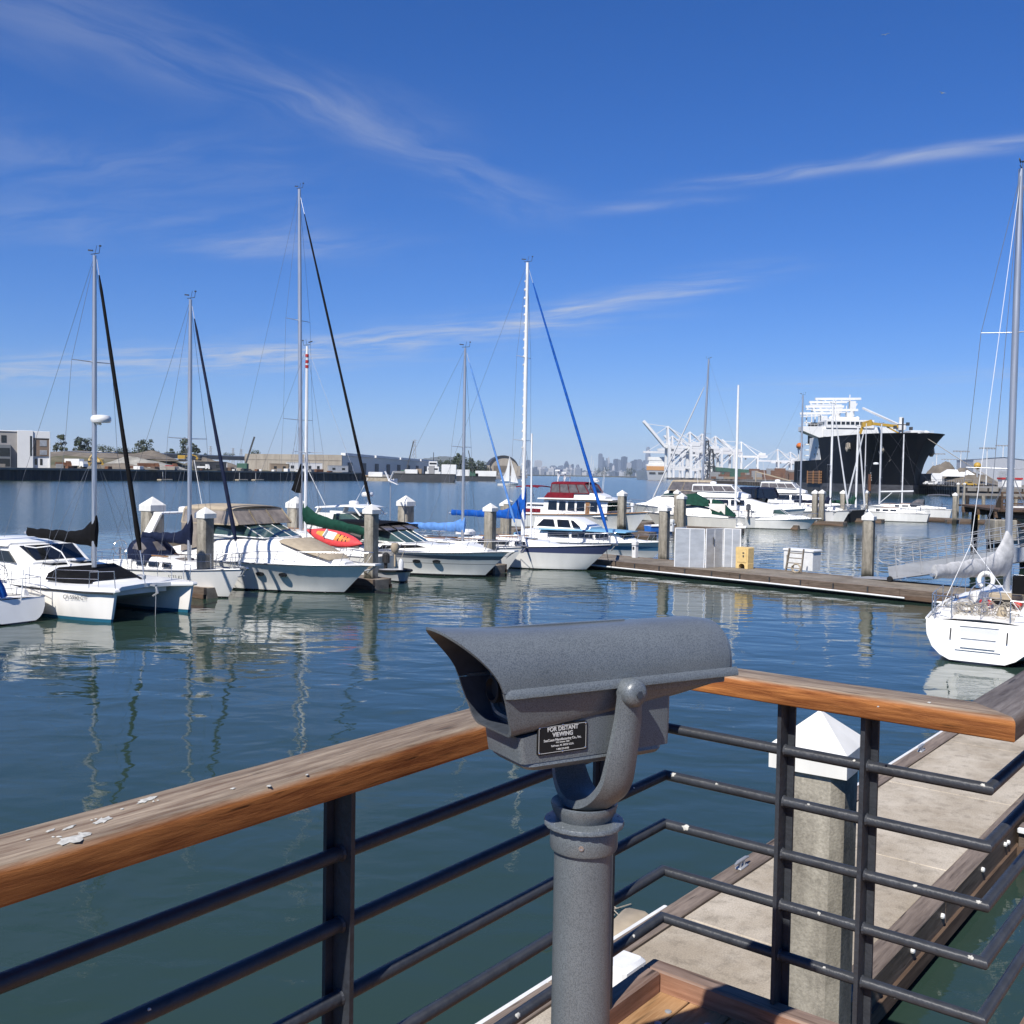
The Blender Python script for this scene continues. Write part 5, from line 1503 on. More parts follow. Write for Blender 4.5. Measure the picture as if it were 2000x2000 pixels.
m_ = MB(); m_.bbox((0, 0, 0.97), (1.72, 0.88, 0.10), 0.035); m_.build('lid', M['plastic_white'], db, smooth=30)
m_ = MB(); m_.box((-0.6, -0.41, 0.55), (0.03, 0.03, 0.28)); m_.build('latch', M['steel_dark'], db)
ld = mthing('step_ladder', 'grey weathered wooden steps leaning on the white dock box', 'ladder', 1563, 1115)
m_ = MB()
for sx in (-0.42, 0.42): m_.bar((sx, -0.62, 0.01), (sx * 0.92, -0.38, 1.10), 0.05, 0.11)
m_.build('side_rail', M['dock_far'], ld)
for k in range(4):
    m_ = MB(); m_.box((0, -0.58 + 0.055 * k, 0.16 + 0.24 * k), (0.8, 0.14, 0.035)); m_.build('step', M['dock_far'], ld)
hc = mthing('hose_coil', 'beige coil of hose at the foot of the wooden steps', 'hose', 1572, 1118)
m_ = MB()
m_.tube([V(0.22 * cos(a) * (1 + 0.1 * sin(a * 1.7)), -0.78, 0.24 + 0.2 * sin(a) * (1 + 0.1 * cos(a * 2.3))) + V(0, 0.05 * sin(a * 0.31), 0) for a in [2 * pi * k / 14 for k in range(70)]], 0.022, 6); m_.build('hose', M['tan'], hc, smooth=50)
def pedestal(px, py, label, h=0.95, conc=on_dock, group='white power pedestals'):
    g = conc(px, py); r_ = thing('power_pedestal', label, 'pedestal', (g.x, g.y, 0.507), MRZ, group)
    m_ = MB(); m_.bbox((0, 0, h * 0.36), (0.26, 0.26, h * 0.72), 0.02); m_.build('body', M['plastic_white'], r_, smooth=30)
    m_ = MB(); m_.bbox((0, 0, h * 0.86), (0.32, 0.32, h * 0.26), 0.05); m_.build('head', M['plastic_white'], r_, smooth=30)
    m_ = MB(); m_.box((0.0, -0.135, h * 0.55), (0.12, 0.02, 0.16)); m_.build('socket', M['steel_dark'], r_)
pedestal(1240, 1089, 'white power pedestal on the long dock beside the blue cruiser')

# ---------------------------------------------------------------- piles
PILES = [(1602, 1387, None, .42, 'nearest square concrete pile with white cap, behind the right railing posts'),
         (298, 970, 52, .86, 'broad concrete pile with white cap behind the catamaran mast'),
         (401.4, 990, None, .52, 'concrete pile with white cap between the catamaran and the tan topped yacht'),
         (578.4, 969.4, 60, .80, 'white capped pile just behind the tan canvas yacht top'),
         (726, 984.3, 44, .50, 'white capped pile between the tan yacht and the dark canvas cruiser'),
         (793, 967.6, 59, .72, 'white capped pile behind the dark canvas cruiser'),
         (958, 982.5, None, .50, 'white capped pile in front of the bright blue sail cover'),
         (992, 973.6, 64, .42, 'front one of two slim piles behind the bright blue sail cover'), (985, 978, 68, .42, 'rear one of two slim piles behind the bright blue sail cover'),
         (1215.6, 957, 92, .66, 'white capped pile right of the burgundy trawler'),
         (1298.5, 983, 55.9, .50, 'white capped pile just left of the grey metal enclosure'),
         (1304, 957, None, .52, 'left of three close piles before the green canvas cruiser'), (1323, 956, 96, .50, 'middle one of three close piles before the green canvas cruiser'),
         (1332, 962.7, 77, .55, 'tallest of three close piles before the green canvas cruiser'),
         (1392.7, 955.3, 112, .7, 'white capped pile behind the white mast right of the green canvas'),
         (1592.4, 956.4, 112, .55, 'left of two paired piles under the black ship'), (1606, 956, 112, .55, 'right of two paired piles under the black ship'),
         (1647, 957, 122, .55, 'lone pile behind the green sail cover'), (1692, 956.4, 132, .55, 'lone pile right of the green sail cover'),
         (1698, 998.7, 49, .50, 'tall concrete pile rising from the long dock left of the gangway'),
         (1866, 961.7, 120, .50, 'lone white capped pile in open water left of the pier'),
         (1872, 942.5, 150, .34, 'left of two tall slim piles by the far pier'), (1883.7, 942.5, 150, .34, 'right of two tall slim piles by the far pier')]
for px, py, D, sz, lb in PILES:
    z = 3.52
    cap_pile(px, py, z, D, sz, lb)

# fingers of the near row, and the walkway they join
def finger(px, py, z, D, w=1.1, back=10.0, lb='', fwd=0.7):
    g = at(px, py, D) if D else G(px, py, z)
    d = -W; a = V(g.x, g.y, 0) + W * fwd - U * (-w / 2)
    return dock('finger_dock', lb, a, d, back + fwd, w, 0.42, 'dock_far', 2.5, group='finger docks of the near row', waler=0.14)
finger(401.4, 990, 3.52, None, lb='grey finger dock beside the catamaran bow')
finger(726, 984.3, 3.52, 44, lb='grey finger dock ending at the pile by the tan topped yacht')
finger(958, 982.5, 3.52, None, lb='grey finger dock behind the dark canvas cruiser')
dock('floating_dock', 'grey walkway dock behind the sterns of the near row', UW(14, -43.5), U, 50, 2.2, 0.45, 'dock_far', 3.0)
random.seed(21)
AZW = pi / 2 + GA * 0 + (pi / 2 - (pi / 2 - GA))  # compass azimuth of W
AZW = radians(128.5)
# ---- catamaran
bowN = G(230, 1216); bowF = G(362, 1197)
sep_ = (bowF - bowN); sep_.z = 0; hs_ = sep_.length / 2; mid0 = (bowN + bowF) / 2
azc = radians(122)
cat = thing('catamaran', 'white sailing catamaran with black sail cover and teal waterline', 'catamaran')
CL = 9.4
place(cat, mid0, azc, CL - 0.15)
half = 1.5
for sd in (-1, 1):
    rings = []
    n = 18
    for i in range(n + 1):
        t = i / n; x = t * CL; wo = 0.62 * (1 - max(0, (t - 0.62) / 0.38) ** 2.2 * 0.93); wi = 0.5 * (1 - max(0, (t - 0.62) / 0.38) ** 2.2 * 0.9)
        z1 = 0.93 + 0.06 * t
        xb = lambda h: x - 0.22 * (1 - h) * t ** 3
        c = sd * (half + 0.05)
        yo, yi = c + sd * wo, c - sd * wi
        rings.append([(xb(1), yo, z1), (xb(.6), yo * 1 - sd * 0.0, 0.55), (xb(.1), c + sd * wo * 0.86, 0.05), (xb(0), c + sd * wo * 0.5, -0.3), (xb(0), c - sd * wi * 0.5, -0.3), (xb(.1), c - sd * wi * 0.86, 0.05), (xb(.6), yi, 0.5), (xb(1), yi, z1)])
    m_ = MB(); m_.loft(rings, caps=True); m_.build('hull', M['hull_teal_boot'], cat, smooth=40)
# deck platform with rounded lip and dark rub strip
m_ = MB()
def dk_ring(z, g): return [(0.1, -2.12 - g, z), (6.6, -2.14 - g, z + 0.04), (8.4, -1.95 - g, z + 0.05), (CL + 0.04 + g, -1.66, z + 0.06), (CL + 0.04 + g, -1.48, z + 0.06), (CL - 0.45, -1.0, z + 0.06), (CL - 0.62, 0, z + 0.08), (CL - 0.45, 1.0, z + 0.06), (CL + 0.04 + g, 1.48, z + 0.06), (CL + 0.04 + g, 1.66, z + 0.06), (8.4, 1.95 + g, z + 0.05), (6.6, 2.14 + g, z + 0.04), (0.1, 2.12 + g, z)]
m_.loft([dk_ring(0.90, 0.02), dk_ring(0.95, 0.07), dk_ring(1.01, 0.05), dk_ring(1.03, 0.0)], caps=True); m_.build('deck', M['gelcoat'], cat, smooth=35)
m_ = MB(); m_.tube([V(x, y, z) for x, y, z in ((0.1, -2.16, 0.905), (6.6, -2.18, 0.945), (8.4, -1.99, 0.955), (CL + 0.02, -1.68, 0.965))], 0.03, 6); m_.build('rub_rail', M['rubber'], cat, smooth=50)
m_ = MB(); m_.loft([[(1.0, -1.2, 0.42), (1.0, 1.2, 0.42), (1.0, 1.2, 0.92), (1.0, -1.2, 0.92)], [(7.6, -1.1, 0.46), (7.6, 1.1, 0.46), (7.6, 1.1, 0.94), (7.6, -1.1, 0.94)], [(8.7, -1.0, 0.78), (8.7, 1.0, 0.78), (8.7, 1.0, 0.95), (8.7, -1.0, 0.95)]], caps=True); m_.build('bridge_deck', M['gelcoat_grey'], cat)
# low coach roof rising aft, with black window covers forward
slab_loft([(2.6, 1.5, 1.35, 1.0, 1.58), (5.0, 1.5, 1.32, 1.0, 1.54), (5.9, 1.45, 1.2, 1.0, 1.46), (6.9, 1.25, 1.0, 1.0, 1.24), (7.5, 1.05, 0.9, 1.0, 1.08)], 'coach_roof', M['gelcoat'], cat, r=0.35, smooth=45)
m_ = MB(); m_.loft([[(5.55, -1.49, 1.14), (5.55, -1.36, 1.36), (5.75, -1.10, 1.55), (5.75, 1.10, 1.55), (5.55, 1.36, 1.36), (5.55, 1.49, 1.14)], [(6.4, -1.40, 1.10), (6.4, -1.26, 1.30), (6.35, -1.02, 1.42), (6.35, 1.02, 1.42), (6.4, 1.26, 1.30), (6.4, 1.40, 1.10)], [(7.42, -1.14, 1.05), (7.38, -1.03, 1.10), (7.30, -0.80, 1.18), (7.3, 0.8, 1.18), (7.38, 1.03, 1.10), (7.42, 1.14, 1.05)]], closed=False); m_.build('window_cover', M['black_cloth'], cat, smooth=40)
for y in (-0.55, 0.55):
    m_ = MB(); m_.bbox((4.7, y, 1.57), (0.6, 0.6, 0.08), 0.02); m_.build('hatch', M['glass_dark'], cat, smooth=30)
# pilot house with raked windows and a long overhanging roof
slab_loft([(0.9, 1.45, 1.32, 1.0, 2.18), (3.3, 1.42, 1.28, 1.0, 2.18), (4.3, 1.36, 1.15, 1.0, 1.62)], 'pilot_house', M['gelcoat'], cat, r=0.12)
panel([(3.38, -1.05, 2.15), (3.38, 1.05, 2.15), (4.2, .95, 1.69), (4.2, -.95, 1.69)], 0.03, 'windshield_pane', M['glass_dark'], cat)
m_ = MB(); m_.loft([[(-0.7, -1.5, 2.16), (-0.7, -1.3, 2.26), (-0.7, 1.3, 2.26), (-0.7, 1.5, 2.16)], [(1.5, -1.52, 2.2), (1.5, -1.3, 2.34), (1.5, 1.3, 2.34), (1.5, 1.52, 2.2)], [(3.1, -1.36, 2.14), (3.1, -1.2, 2.25), (3.1, 1.2, 2.25), (3.1, 1.36, 2.14)]], caps=True); m_.build('roof', M['gelcoat'], cat, smooth=35)
for sd in (-1, 1):
    panel([(1.5, sd * 1.375, 1.60), (3.62, sd * 1.36, 1.60), (3.15, sd * 1.318, 1.98), (1.3, sd * 1.325, 2.0)], 0.07, 'side_window', M['glass_dark'], cat)
    panel([(0.1, sd * 1.44, 1.55), (0.85, sd * 1.42, 1.55), (0.6, sd * 1.37, 2.08), (-0.2, sd * 1.38, 2.08)], 0.06, 'side_window', M['glass_dark'], cat)
m_ = MB()
for sd in (-1, 1):
    m_.tube([(-0.5, sd * 1.4, 2.16), (0.1, sd * 1.5, 1.0)], 0.06, 6); m_.bar((0.9, sd * 1.47, 1.0), (0.4, sd * 1.42, 2.15), 0.22, 0.06)
m_.build('roof_post', M['gelcoat'], cat, smooth=40)
m_ = MB(); m_.tube([(3.3, -0.9, 2.15), (3.9, -0.75, 2.10), (4.6, -0.65, 2.20), (5.0, -0.5, 2.0), (5.35, -0.4, 1.52)], 0.022, 6); m_.build('mast_guard', M['white_paint'], cat, smooth=50)
cmx = local_x_for_px(cat, azc, 184, 2.0)
ctop = z_for_py(cat, azc, cmx, 499)
for sd in (-1, 1):
    m_ = MB(); m_.tube([(cmx - 0.5, sd * 1.2, 1.6), (cmx, sd * 0.1, 2.3)], 0.02, 6)
cm = build_mast(cat, cmx, 0, 1.5, ctop, r=0.085, spreaders=((0.37, 1.05), (0.66, 0.8)), stern=V(0.1, 0, 1.1), chain_w=1.9)
m_ = MB(); m_.tube([(cmx, 0, 6.55), (cmx + 0.34, 0, 6.5)], 0.05, 6); m_.build('radar_bracket', M['white_paint'], cm); radar_dome(cat, (cmx + 0.36, 0, 6.55), 0.34)
furled(cat, V(cmx + 0.12, 0, ctop - 0.15), V(CL - 0.55, 0, 1.12), 0.075, 'black_cloth', bare=0.10)
boom_cover(cat, cmx, 0, 2.42, 3.9, 'black_cloth', hmast=0.62, fat=0.2, droop=-0.12)
Hc = Hull(CL, 4.2, 0.97, 1.03, tm=0.7, tw=1.0, p=3.0)
lifelines(Hc, cat, 1.2, 8.4, n=6, hgt=0.6, inset=0.06)
for sd in (-1, 1): m_ = MB(); m_.tube([(8.5, sd * 1.9, 1.05), (8.55, sd * 1.9, 1.62), (CL - 0.1, sd * 1.55, 1.66), (CL - 0.1, sd * 1.5, 1.05)], 0.014, 6); m_.build('bow_rail', M['stainless'], cat, smooth=50)
m_ = MB(); m_.bar((CL - 0.9, 0.25, 1.06), (CL - 0.3, 0.25, 1.04), 0.1, 0.05); m_.tube([(CL - 0.3, 0.25, 1.0), (CL - 0.22, 0.25, 0.8), (CL - 0.45, 0.25, 0.68)], 0.035, 6); m_.tube([(CL - 0.3, 0.25, 1.02), (CL - 0.3, 0.22, -0.2)], 0.012, 5); m_.build('anchor', M['galv'], cat, smooth=50)
o = lettering('CF 5950 CT', 0, 0, 0.19, M['steel_dark'], cat, name='registration_number'); o.location = (7.95, -2.03, 0.76); o.rotation_euler = (pi / 2, 0, radians(12))
# ---- sailboat at the left edge, stern to the right with an outboard under a blue cover
sg = G(30, 1218); azl = radians(-58)
Ls = 8.5
lb_, Hl, mxl, zl_, tl_ = sailboat('sailboat', 'white sailboat cut off at the left edge with blue covered outboard on its stern', azl, sg + V(sin(azl), cos(azl), 0) * (Ls - 0.6), L=Ls, B=2.8, fb0=0.78, fb1=1.05, rake=0.9, top=11.0, mast_x=4.9, cover='navy', cover_len=3.2, tw=0.72, trake=-0.3, rnd=1.0, dodge='navy')
m_ = MB(); m_.lathe([(0.0, 0.42), (0.13, 0.40), (0.19, 0.25), (0.2, 0.05), (0.14, -0.1), (0.06, -0.16), (0.05, -0.6), (0, -0.6)], 14, (0.12, 1.12, 1.55)); m_.build('outboard_motor', M['navy'], lb_, smooth=50)
m_ = MB(); m_.tube([(0.05, 0.35, 0.9), (0.0, 0.45, 1.2), (-0.05, 0.60, 1.5)], [0.12, 0.09, 0.04], 8); m_.build('rolled_flag', M['blue_cloth'], lb_, smooth=50)
m_ = MB(); m_.tube([(0.1, 0.9, 0.7), (0.1, 0.85, 1.6)], 0.02, 6); m_.tube([(0.0, -0.2, 0.7), (-0.05, -0.25, 1.7)], 0.018, 6); m_.build('flag_staff', M['white_paint'], lb_)
def fender(p, label, mat='plastic_white', r=0.11, h=0.6, rope_to=None):
    f_ = thing('fender', label, 'fender', p, group='fenders hanging on boats')
    m_ = MB(); m_.lathe([(0.0, -0.05), (0.03, -0.05), (r * 0.7, 0.02), (r, 0.1), (r, h - 0.1), (r * 0.7, h - 0.02), (0.035, h + 0.05), (0, h + 0.05)], 14); m_.build('body', M[mat], f_, smooth=40)
    if rope_to is not None:
        m_ = MB(); m_.tube([(0, 0, h), Vector(rope_to) - Vector(p)], 0.012, 5); m_.build('line', M['rope'], f_)
    return f_
d_ = V(sin(azl), cos(azl), 0); s_ = V(-d_.y, d_.x, 0)
fender(lb_.location + d_ * 0.75 + s_ * 1.25 + V(0, 0, 0.45), 'white fender hanging on the sailboat at the left edge', rope_to=lb_.location + d_ * 0.75 + s_ * 1.1 + V(0, 0, 1.3))
# ---- small sloop behind the catamaran, navy cover
r_, H_, mx_s, _, _ = sailboat('sailboat', 'small white sloop with navy sail cover and navy furled jib behind the catamaran', radians(124), G(446, 1168), L=8.6, B=2.8, fb0=0.85, fb1=1.18, rake=1.2, mast_px=370, top_py=585, mast_mat='alu', mast_r=0.085, spread=((0.47, 0.95),), cover='navy', cover_len=3.0, boom_z=2.15, jib='navy', jib_r=0.07, dodge='navy', hmast=0.75)
o = lettering('5233 KJ', 0, 0, 0.2, M['steel_dark'], r_, name='registration_number'); o.location = (6.1, -1.20, 0.78); o.rotation_euler = (pi / 2 + 0.1, 0, radians(16))
# ---- express cruiser with tan canvas
ty, Ht = express_cruiser('motor_cruiser', 'white motor cruiser with tan canvas top and tan foredeck cover', radians(119), G(672, 1159), L=11.6, B=3.9, fb0=1.15, fb1=1.22, rake=1.9, canvas='tan', zt=3.5, zwb=2.2, zwt=2.72, xw=0.52, x0=0.24, pad='tan', arch=(1.0, 3.0), frames=2, vin='clear_tan')
panel([(1.8, -1.93, 0.92), (4.2, -1.97, 0.98), (3.2, -1.98, 1.12), (1.8, -1.96, 1.13)], 0.03, 'hull_vent', M['glass_dark'], ty)
m_ = MB(); m_.bbox((0.7, 0, 1.75), (1.0, 3.0, 0.6), 0.1); m_.build('cockpit_cover', M['tan'], ty, smooth=40)
# ---- two sailboats behind it: tall dark-jib sloop, and a ketch-like white mast with green cover
sailboat('sailboat', 'sloop with the tallest mast and a black furled jib behind the tan cruiser', radians(123), gx(715, 55.5), L=12.5, B=3.7, fb0=1.05, fb1=1.45, rake=1.3, mast_px=588, top_py=368, mast_r=0.115, spread=((0.33, 1.15), (0.62, 0.95)), jib='black_cloth', jib_r=0.075, jib_bare=0.09, detail=True, lean=-0.35)
kb, Hk, kx, kz, kt = sailboat('sailboat', 'white sailboat with dark green sail cover and red banded white mast', radians(303), gx(597, 52) + V(-3.7, 2.4, 0), L=10.5, B=3.2, fb0=0.95, fb1=1.3, rake=1.2, mast_px=597, top_py=676, mast_mat='white_paint', mast_r=0.085, spread=((0.46, 1.05),))
boom_cover(kb, kx, 0, 2.55, 4.6, 'green_cloth', hmast=0.4, fat=0.27, droop=0.62)
m_ = MB()
for zz in (kt - 0.55, kt - 0.85, kt - 1.1): m_.lathe([(0.09, 0), (0.09, 0.14)], 12, (kx, 0, zz))
m_.build('red_band', M['red_paint'], kb, smooth=50)
m_ = MB(); m_.loft([[(kx + .36, y, 5.35), (kx + .36, y, 3.85), (kx + .62, y * 2, 3.86), (kx + .95, y * 2, 4.0)] for y in (-.04, .04)], caps=True); m_.build('storm_sail', M['black_cloth'], kb)
# kayak on that boat's foredeck
ka = thing('kayak', 'red and orange kayak lying on the deck behind the tan cruiser', 'kayak', at(655, 1052, 46.2), radians(-24)); ka.rotation_euler = (radians(52), radians(8), radians(-33))
rings = []
for i in range(17):
    t = -1 + i / 8; w = 0.40 * (1 - abs(t) ** 2.2) + 0.015; hgt = 0.17 * (1 - abs(t) ** 3) + 0.02
    rings.append([(t * 1.7, w * cos(2 * pi * k / 12), hgt * sin(2 * pi * k / 12) + 0.14 * t * t) for k in range(12)])
m_ = MB(); m_.loft(rings, caps=True); m_.build('hull', M['kayak_red'], ka, smooth=60)
m_ = MB(); m_.loft([[(x * .8, y * .72, .14 * (x / 1.7) ** 2 + (z - .14 * (x / 1.7) ** 2) * 1.12) for x, y, z in r[0:7]] for r in rings[2:-2]], closed=False); m_.build('deck', M['kayak'], ka, smooth=60)
m_ = MB(); m_.bbox((-.15, 0, .2), (.55, .4, .05), .02); m_.bbox((-.42, 0, .28), (.06, .4, .2), .02); m_.build('seat', M['plastic_white'], ka)
m_ = MB()
for x in (.35, .6, .8): m_.bbox((x, 0, .19), (.07, .42 - .2 * x, .05), .01)
m_.build('strap', M['rubber'], ka)
# hard-top motor boat behind
hb_, Hh = express_cruiser('motor_cruiser', 'white hard top motor boat half hidden behind the pile and green cover', radians(121), gx(800, 60), L=9.5, B=3.2, fb0=1.0, fb1=1.3, canvas=None, zwb=2.0, zwt=2.5, detail=True, ports=0, cabin_win=False)
m_ = MB(); m_.loft([[(2.2, -1.3, 2.75), (2.2, -1.1, 2.85), (2.2, 1.1, 2.85), (2.2, 1.3, 2.75)], [(4.6, -1.35, 2.9), (4.6, -1.1, 3.02), (4.6, 1.1, 3.02), (4.6, 1.35, 2.9)], [(5.8, -1.1, 2.85), (5.8, -0.9, 2.9), (5.8, 0.9, 2.9), (5.8, 1.1, 2.85)]], caps=True); ht_ = m_.build('hard_top', M['gelcoat'], hb_, smooth=40)
for sd in (-1, 1):
    m_ = MB(); m_.bar((2.6, sd * 1.25, 2.8), (1.9, sd * 1.35, 1.4), 0.35, 0.07); m_.build('top_strut', M['gelcoat'], ht_); m_ = MB(); m_.bar((5.2, sd * 1.15, 2.86), (5.7, sd * 1.2, 2.4), 0.1, 0.05); m_.build('top_strut', M['gelcoat'], ht_)
radar_dome(ht_, (4.2, 0, 3.0), 0.3)
m_ = MB(); m_.tube([(3.0, -1.2, 2.9), (1.6, -1.2, 5.0)], 0.016, 5); m_.build('antenna', M['white_paint'], ht_)
m_ = MB(); m_.tube([(3.2, 1.2, 2.9), (4.3, 1.2, 4.6)], 0.016, 5); m_.build('antenna', M['white_paint'], ht_)
# ---- dark canvas cruiser
dy, Hd = express_cruiser('motor_cruiser', 'white motor cruiser with black canvas top and grey side stripe', radians(117), G(946, 1127), L=11.2, B=3.6, fb0=1.0, fb1=1.28, rake=1.9, hull='hull_grey_stripe', canvas='black_cloth', zt=2.52, zwb=1.56, zwt=2.14, xw=0.46, house=0.5, ports=2, frames=2)
for sd in (-1, 1):
    panel([(4.9, sd * 1.70, 1.22), (7.6, sd * 1.50, 1.40), (7.0, sd * 1.52, 1.50), (5.1, sd * 1.66, 1.42)], 0.05, 'cabin_window', M['glass_dark'], dy)
m_ = MB(); m_.bbox((7.5, -0.2, 1.72), (0.7, 0.6, 0.07), 0.02); m_.build('hatch', M['gelcoat_grey'], dy)
dd = V(sin(radians(117)), cos(radians(117)), 0); ds = V(-dd.y, dd.x, 0)
fp = G(783, 1127, 0.05)
fender(V(fp.x, fp.y, 0.12), 'grey fender hanging at the side of the black canvas cruiser', 'gelcoat_grey', 0.12, 0.75, rope_to=V(fp.x, fp.y, 0) + ds * 0.35 + V(0, 0, 1.5))
# dinghy with two outboards tied up at its stern
dg = thing('dinghy', 'dark grey dinghy with a black outboard tied behind the pile', 'dinghy', G(756, 1128, 0), radians(-64))
Hg = Hull(2.6, 1.4, 0.42, 0.55, rake=0.4, tw=0.9); Hg.build(M['hull_grey'], M['gelcoat_grey'], dg, rail=M['rubber'], rail_r=0.06)
def outboard(parent, x, y, z, mat='black_cloth', s=1.0):
    m_ = MB(); m_.bbox((x - 0.12 * s, y, z + 0.42 * s), (0.34 * s, 0.26 * s, 0.42 * s), 0.08 * s); m_.bbox((x - 0.15 * s, y, z - 0.05 * s), (0.16 * s, 0.12 * s, 0.7 * s), 0.03 * s); m_.build('outboard_motor', M[mat], parent, smooth=40)
outboard(dg, -0.05, 0, 0.45, 'rubber', 1.15)
m_ = MB(); m_.lathe([(0.0, 0.3), (0.16, 0.27), (0.21, 0.1), (0.16, -0.12), (0.05, -0.2), (0.04, -0.8), (0, -0.8)], 12, (1.35, -0.1, 1.45)); m_.build('covered_motor', M['tan'], dg, smooth=50)
# ---- sailboat with pale blue cover and wind generator
pb, Hp, px_, pz, pt_ = sailboat('sailboat', 'sailboat with faded pale blue sail cover, wind generator and radar pole', radians(120), G(990, 1116), L=10.0, B=3.2, fb0=0.95, fb1=1.3, rake=1.4, mast_px=904, top_py=680, mast_r=0.08, spread=((0.49, 0.95),), cover='pale_blue_cloth', cover_len=3.9, boom_z=2.1, jib='pale_blue_cloth', jib_r=0.055, jib_bare=0.12, hmast=0.30)
# its rope and canvas clutter aft, with the poles
m_ = MB(); m_.tube([(0.9, 0.9, 1.0), (0.9, 0.9, 4.35)], 0.03, 8); wg = m_.build('generator_pole', M['alu'], pb, smooth=50)
m_ = MB(); c0 = V(0.95, 0.9, 4.5); m_.lathe([(0.0, -0.3), (0.07, -0.2), (0.11, 0.0), (0.08, 0.14), (0, 0.2)], 12, c0, 'Y')
for a in (radians(120), radians(62), radians(-18)):
    m_.bar(c0 + V(-0.3, -0.16, 0) * 0.0 + V(0, -0.17, 0), c0 + V(0.62 * cos(a), -0.17, 0.62 * sin(a)), 0.025, 0.12, up=(0, 1, 0))
m_.bar(c0 + V(0, 0.2, 0), c0 + V(-0.1, 0.7, 0), 0.03, 0.26); m_.build('wind_generator', M['white_paint'], wg)
m_ = MB(); m_.tube([(0.7, -0.9, 1.0), (0.7, -0.9, 3.65)], 0.03, 8); m_.tube([(0.7, -0.9, 2.6), (0.7, 0.9, 2.7)], 0.02, 6)
for zz in (2.0, 2.3, 2.75, 3.1): m_.bbox((0.7, -0.9, zz), (0.12, 0.12, 0.16), 0.02)
rp = m_.build('radar_pole', M['white_paint'], pb, smooth=40); radar_dome(rp, (0.7, -0.9, 3.65), 0.33)
m_ = MB()
rnd = random.Random(8)
for k in range(26): 
    a = V(rnd.uniform(0.2, 2.2), rnd.uniform(-1.2, 0.2), rnd.uniform(1.0, 1.9)); m_.tube([a, a + V(rnd.uniform(-.2, .2), rnd.uniform(-.2, .2), -0.3), a + V(rnd.uniform(-.2, .2), rnd.uniform(-.2, .2), -0.75)], 0.02, 5)
m_.build('coiled_lines', M['rope'], pb, smooth=50)
m_ = MB(); m_.bbox((2.6, 0, 2.2), (1.8, 2.2, 0.05), 0.02); m_.build('bimini', M['navy'], pb)
# ---- white sailboat with bright blue cover and navy side stripe
bb, Hb, bx_, bz_, bt_ = sailboat('sailboat', 'white sailboat with bright blue sail cover, blue furled jib and navy side stripe', radians(119), G(1145, 1114), L=12.0, B=3.5, fb0=1.0, fb1=1.42, rake=2.2, hull='hull_sail_stripe', mast_px=1022, top_py=513, mast_r=0.105, mast_mat='white_paint', spread=((0.36, 1.0), (0.66, 0.8)), cover='blue_cloth', cover_len=4.6, boom_z=2.75, jib='blue_cloth', jib_r=0.075, jib_bare=0.04, hmast=1.3)
m_ = MB(); m_.tube([(bx_ + 0.55, -0.1, 1.6), (bx_ + 0.50, -0.1, 7.2)], 0.05, 10); m_.build('whisker_pole', M['white_paint'], bb, smooth=50)
m_ = MB(); rnd = random.Random(4)
for k in range(26): m_.sphere((bx_ - 0.12, 0, 4.2 + k * 0.38 * (bt_ - 4.6) / 10), 0.03 + 0.022 * rnd.random(), 6, 4, (1.4, 1, 1.6))
m_.build('sail_slide', M['gelcoat_cream'], bb, smooth=50)
for sd in (-1, 1):
    m_ = MB(); m_.bar((2.0, sd * 1.18, 1.42), (5.8, sd * 1.22, 1.46), 0.05, 0.05); m_.build('teak_trim', M['teak'], bb)
m_ = MB(); m_.bbox((3.2, -0.3, 1.75), (0.9, 0.9, 0.28), 0.12); m_.build('life_raft', M['plastic_white'], bb, smooth=40)
ml = thing('mooring_line', 'dark mooring line from the blue striped sailboat bow down to the long dock', 'rope'); e_ = on_dock(1192, 1098)
a_ = bb.matrix_basis @ Vector((11.6, 0, 1.3)); m_ = MB(); m_.tube([a_, a_.lerp(e_, .5) + V(0, 0, -.25), e_], .02, 6); m_.build('rope', M['rope_dark'], ml, smooth=60)
# ---- blue and white cruiser
bc = thing('motor_cruiser', 'light blue and white cabin cruiser moored behind the long dock', 'motor cruiser', group='motor cruisers moored in the marina')
Hbc = Hull(10.4, 3.4, 1.0, 1.38, rake=1.6, tw=0.9, p=2.5, pw=1.5, flare=0.84); place(bc, G(1275, 1091), radians(119), 10.4 - 1.1); Hbc.build(M['hull_blue'], M['deck_white'], bc, rail=M['white_paint'], rail_r=0.04)
slab_loft([(0.9, 1.45, 1.35, 0.9, 1.95), (5.8, 1.45, 1.3, 0.95, 1.98), (7.2, 1.25, 1.0, 1.0, 1.92), (8.0, 0.9, 0.6, 1.1, 1.42), (8.9, 0.4, 0.25, 1.2, 1.35)], 'cabin', M['gelcoat'], bc, r=0.25)
m_ = MB(); m_.loft([[(2.2, -1.55, 1.99), (2.2, -1.4, 2.09), (2.2, 1.4, 2.09), (2.2, 1.55, 1.99)], [(5.8, -1.5, 2.01), (5.8, -1.35, 2.11), (5.8, 1.35, 2.11), (5.8, 1.5, 2.01)], [(7.9, -1.05, 1.96), (7.9, -0.9, 2.04), (7.9, 0.9, 2.04), (7.9, 1.05, 1.96)]], caps=True); m_.build('cabin_roof', M['light_blue_paint'], bc, smooth=40)
for sd in (-1, 1):
    for xa, xb in ((2.8, 4.3), (4.45, 5.9), (6.05, 6.9)):
        panel([(xa, sd * 1.42, 1.52), (xb, sd * (1.42 if xb < 6 else 1.28), 1.52), (xb - 0.05, sd * (1.37 if xb < 6 else 1.2), 1.88), (xa + 0.05, sd * 1.38, 1.88)], 0.06, 'cabin_window', M['glass_dark'], bc)
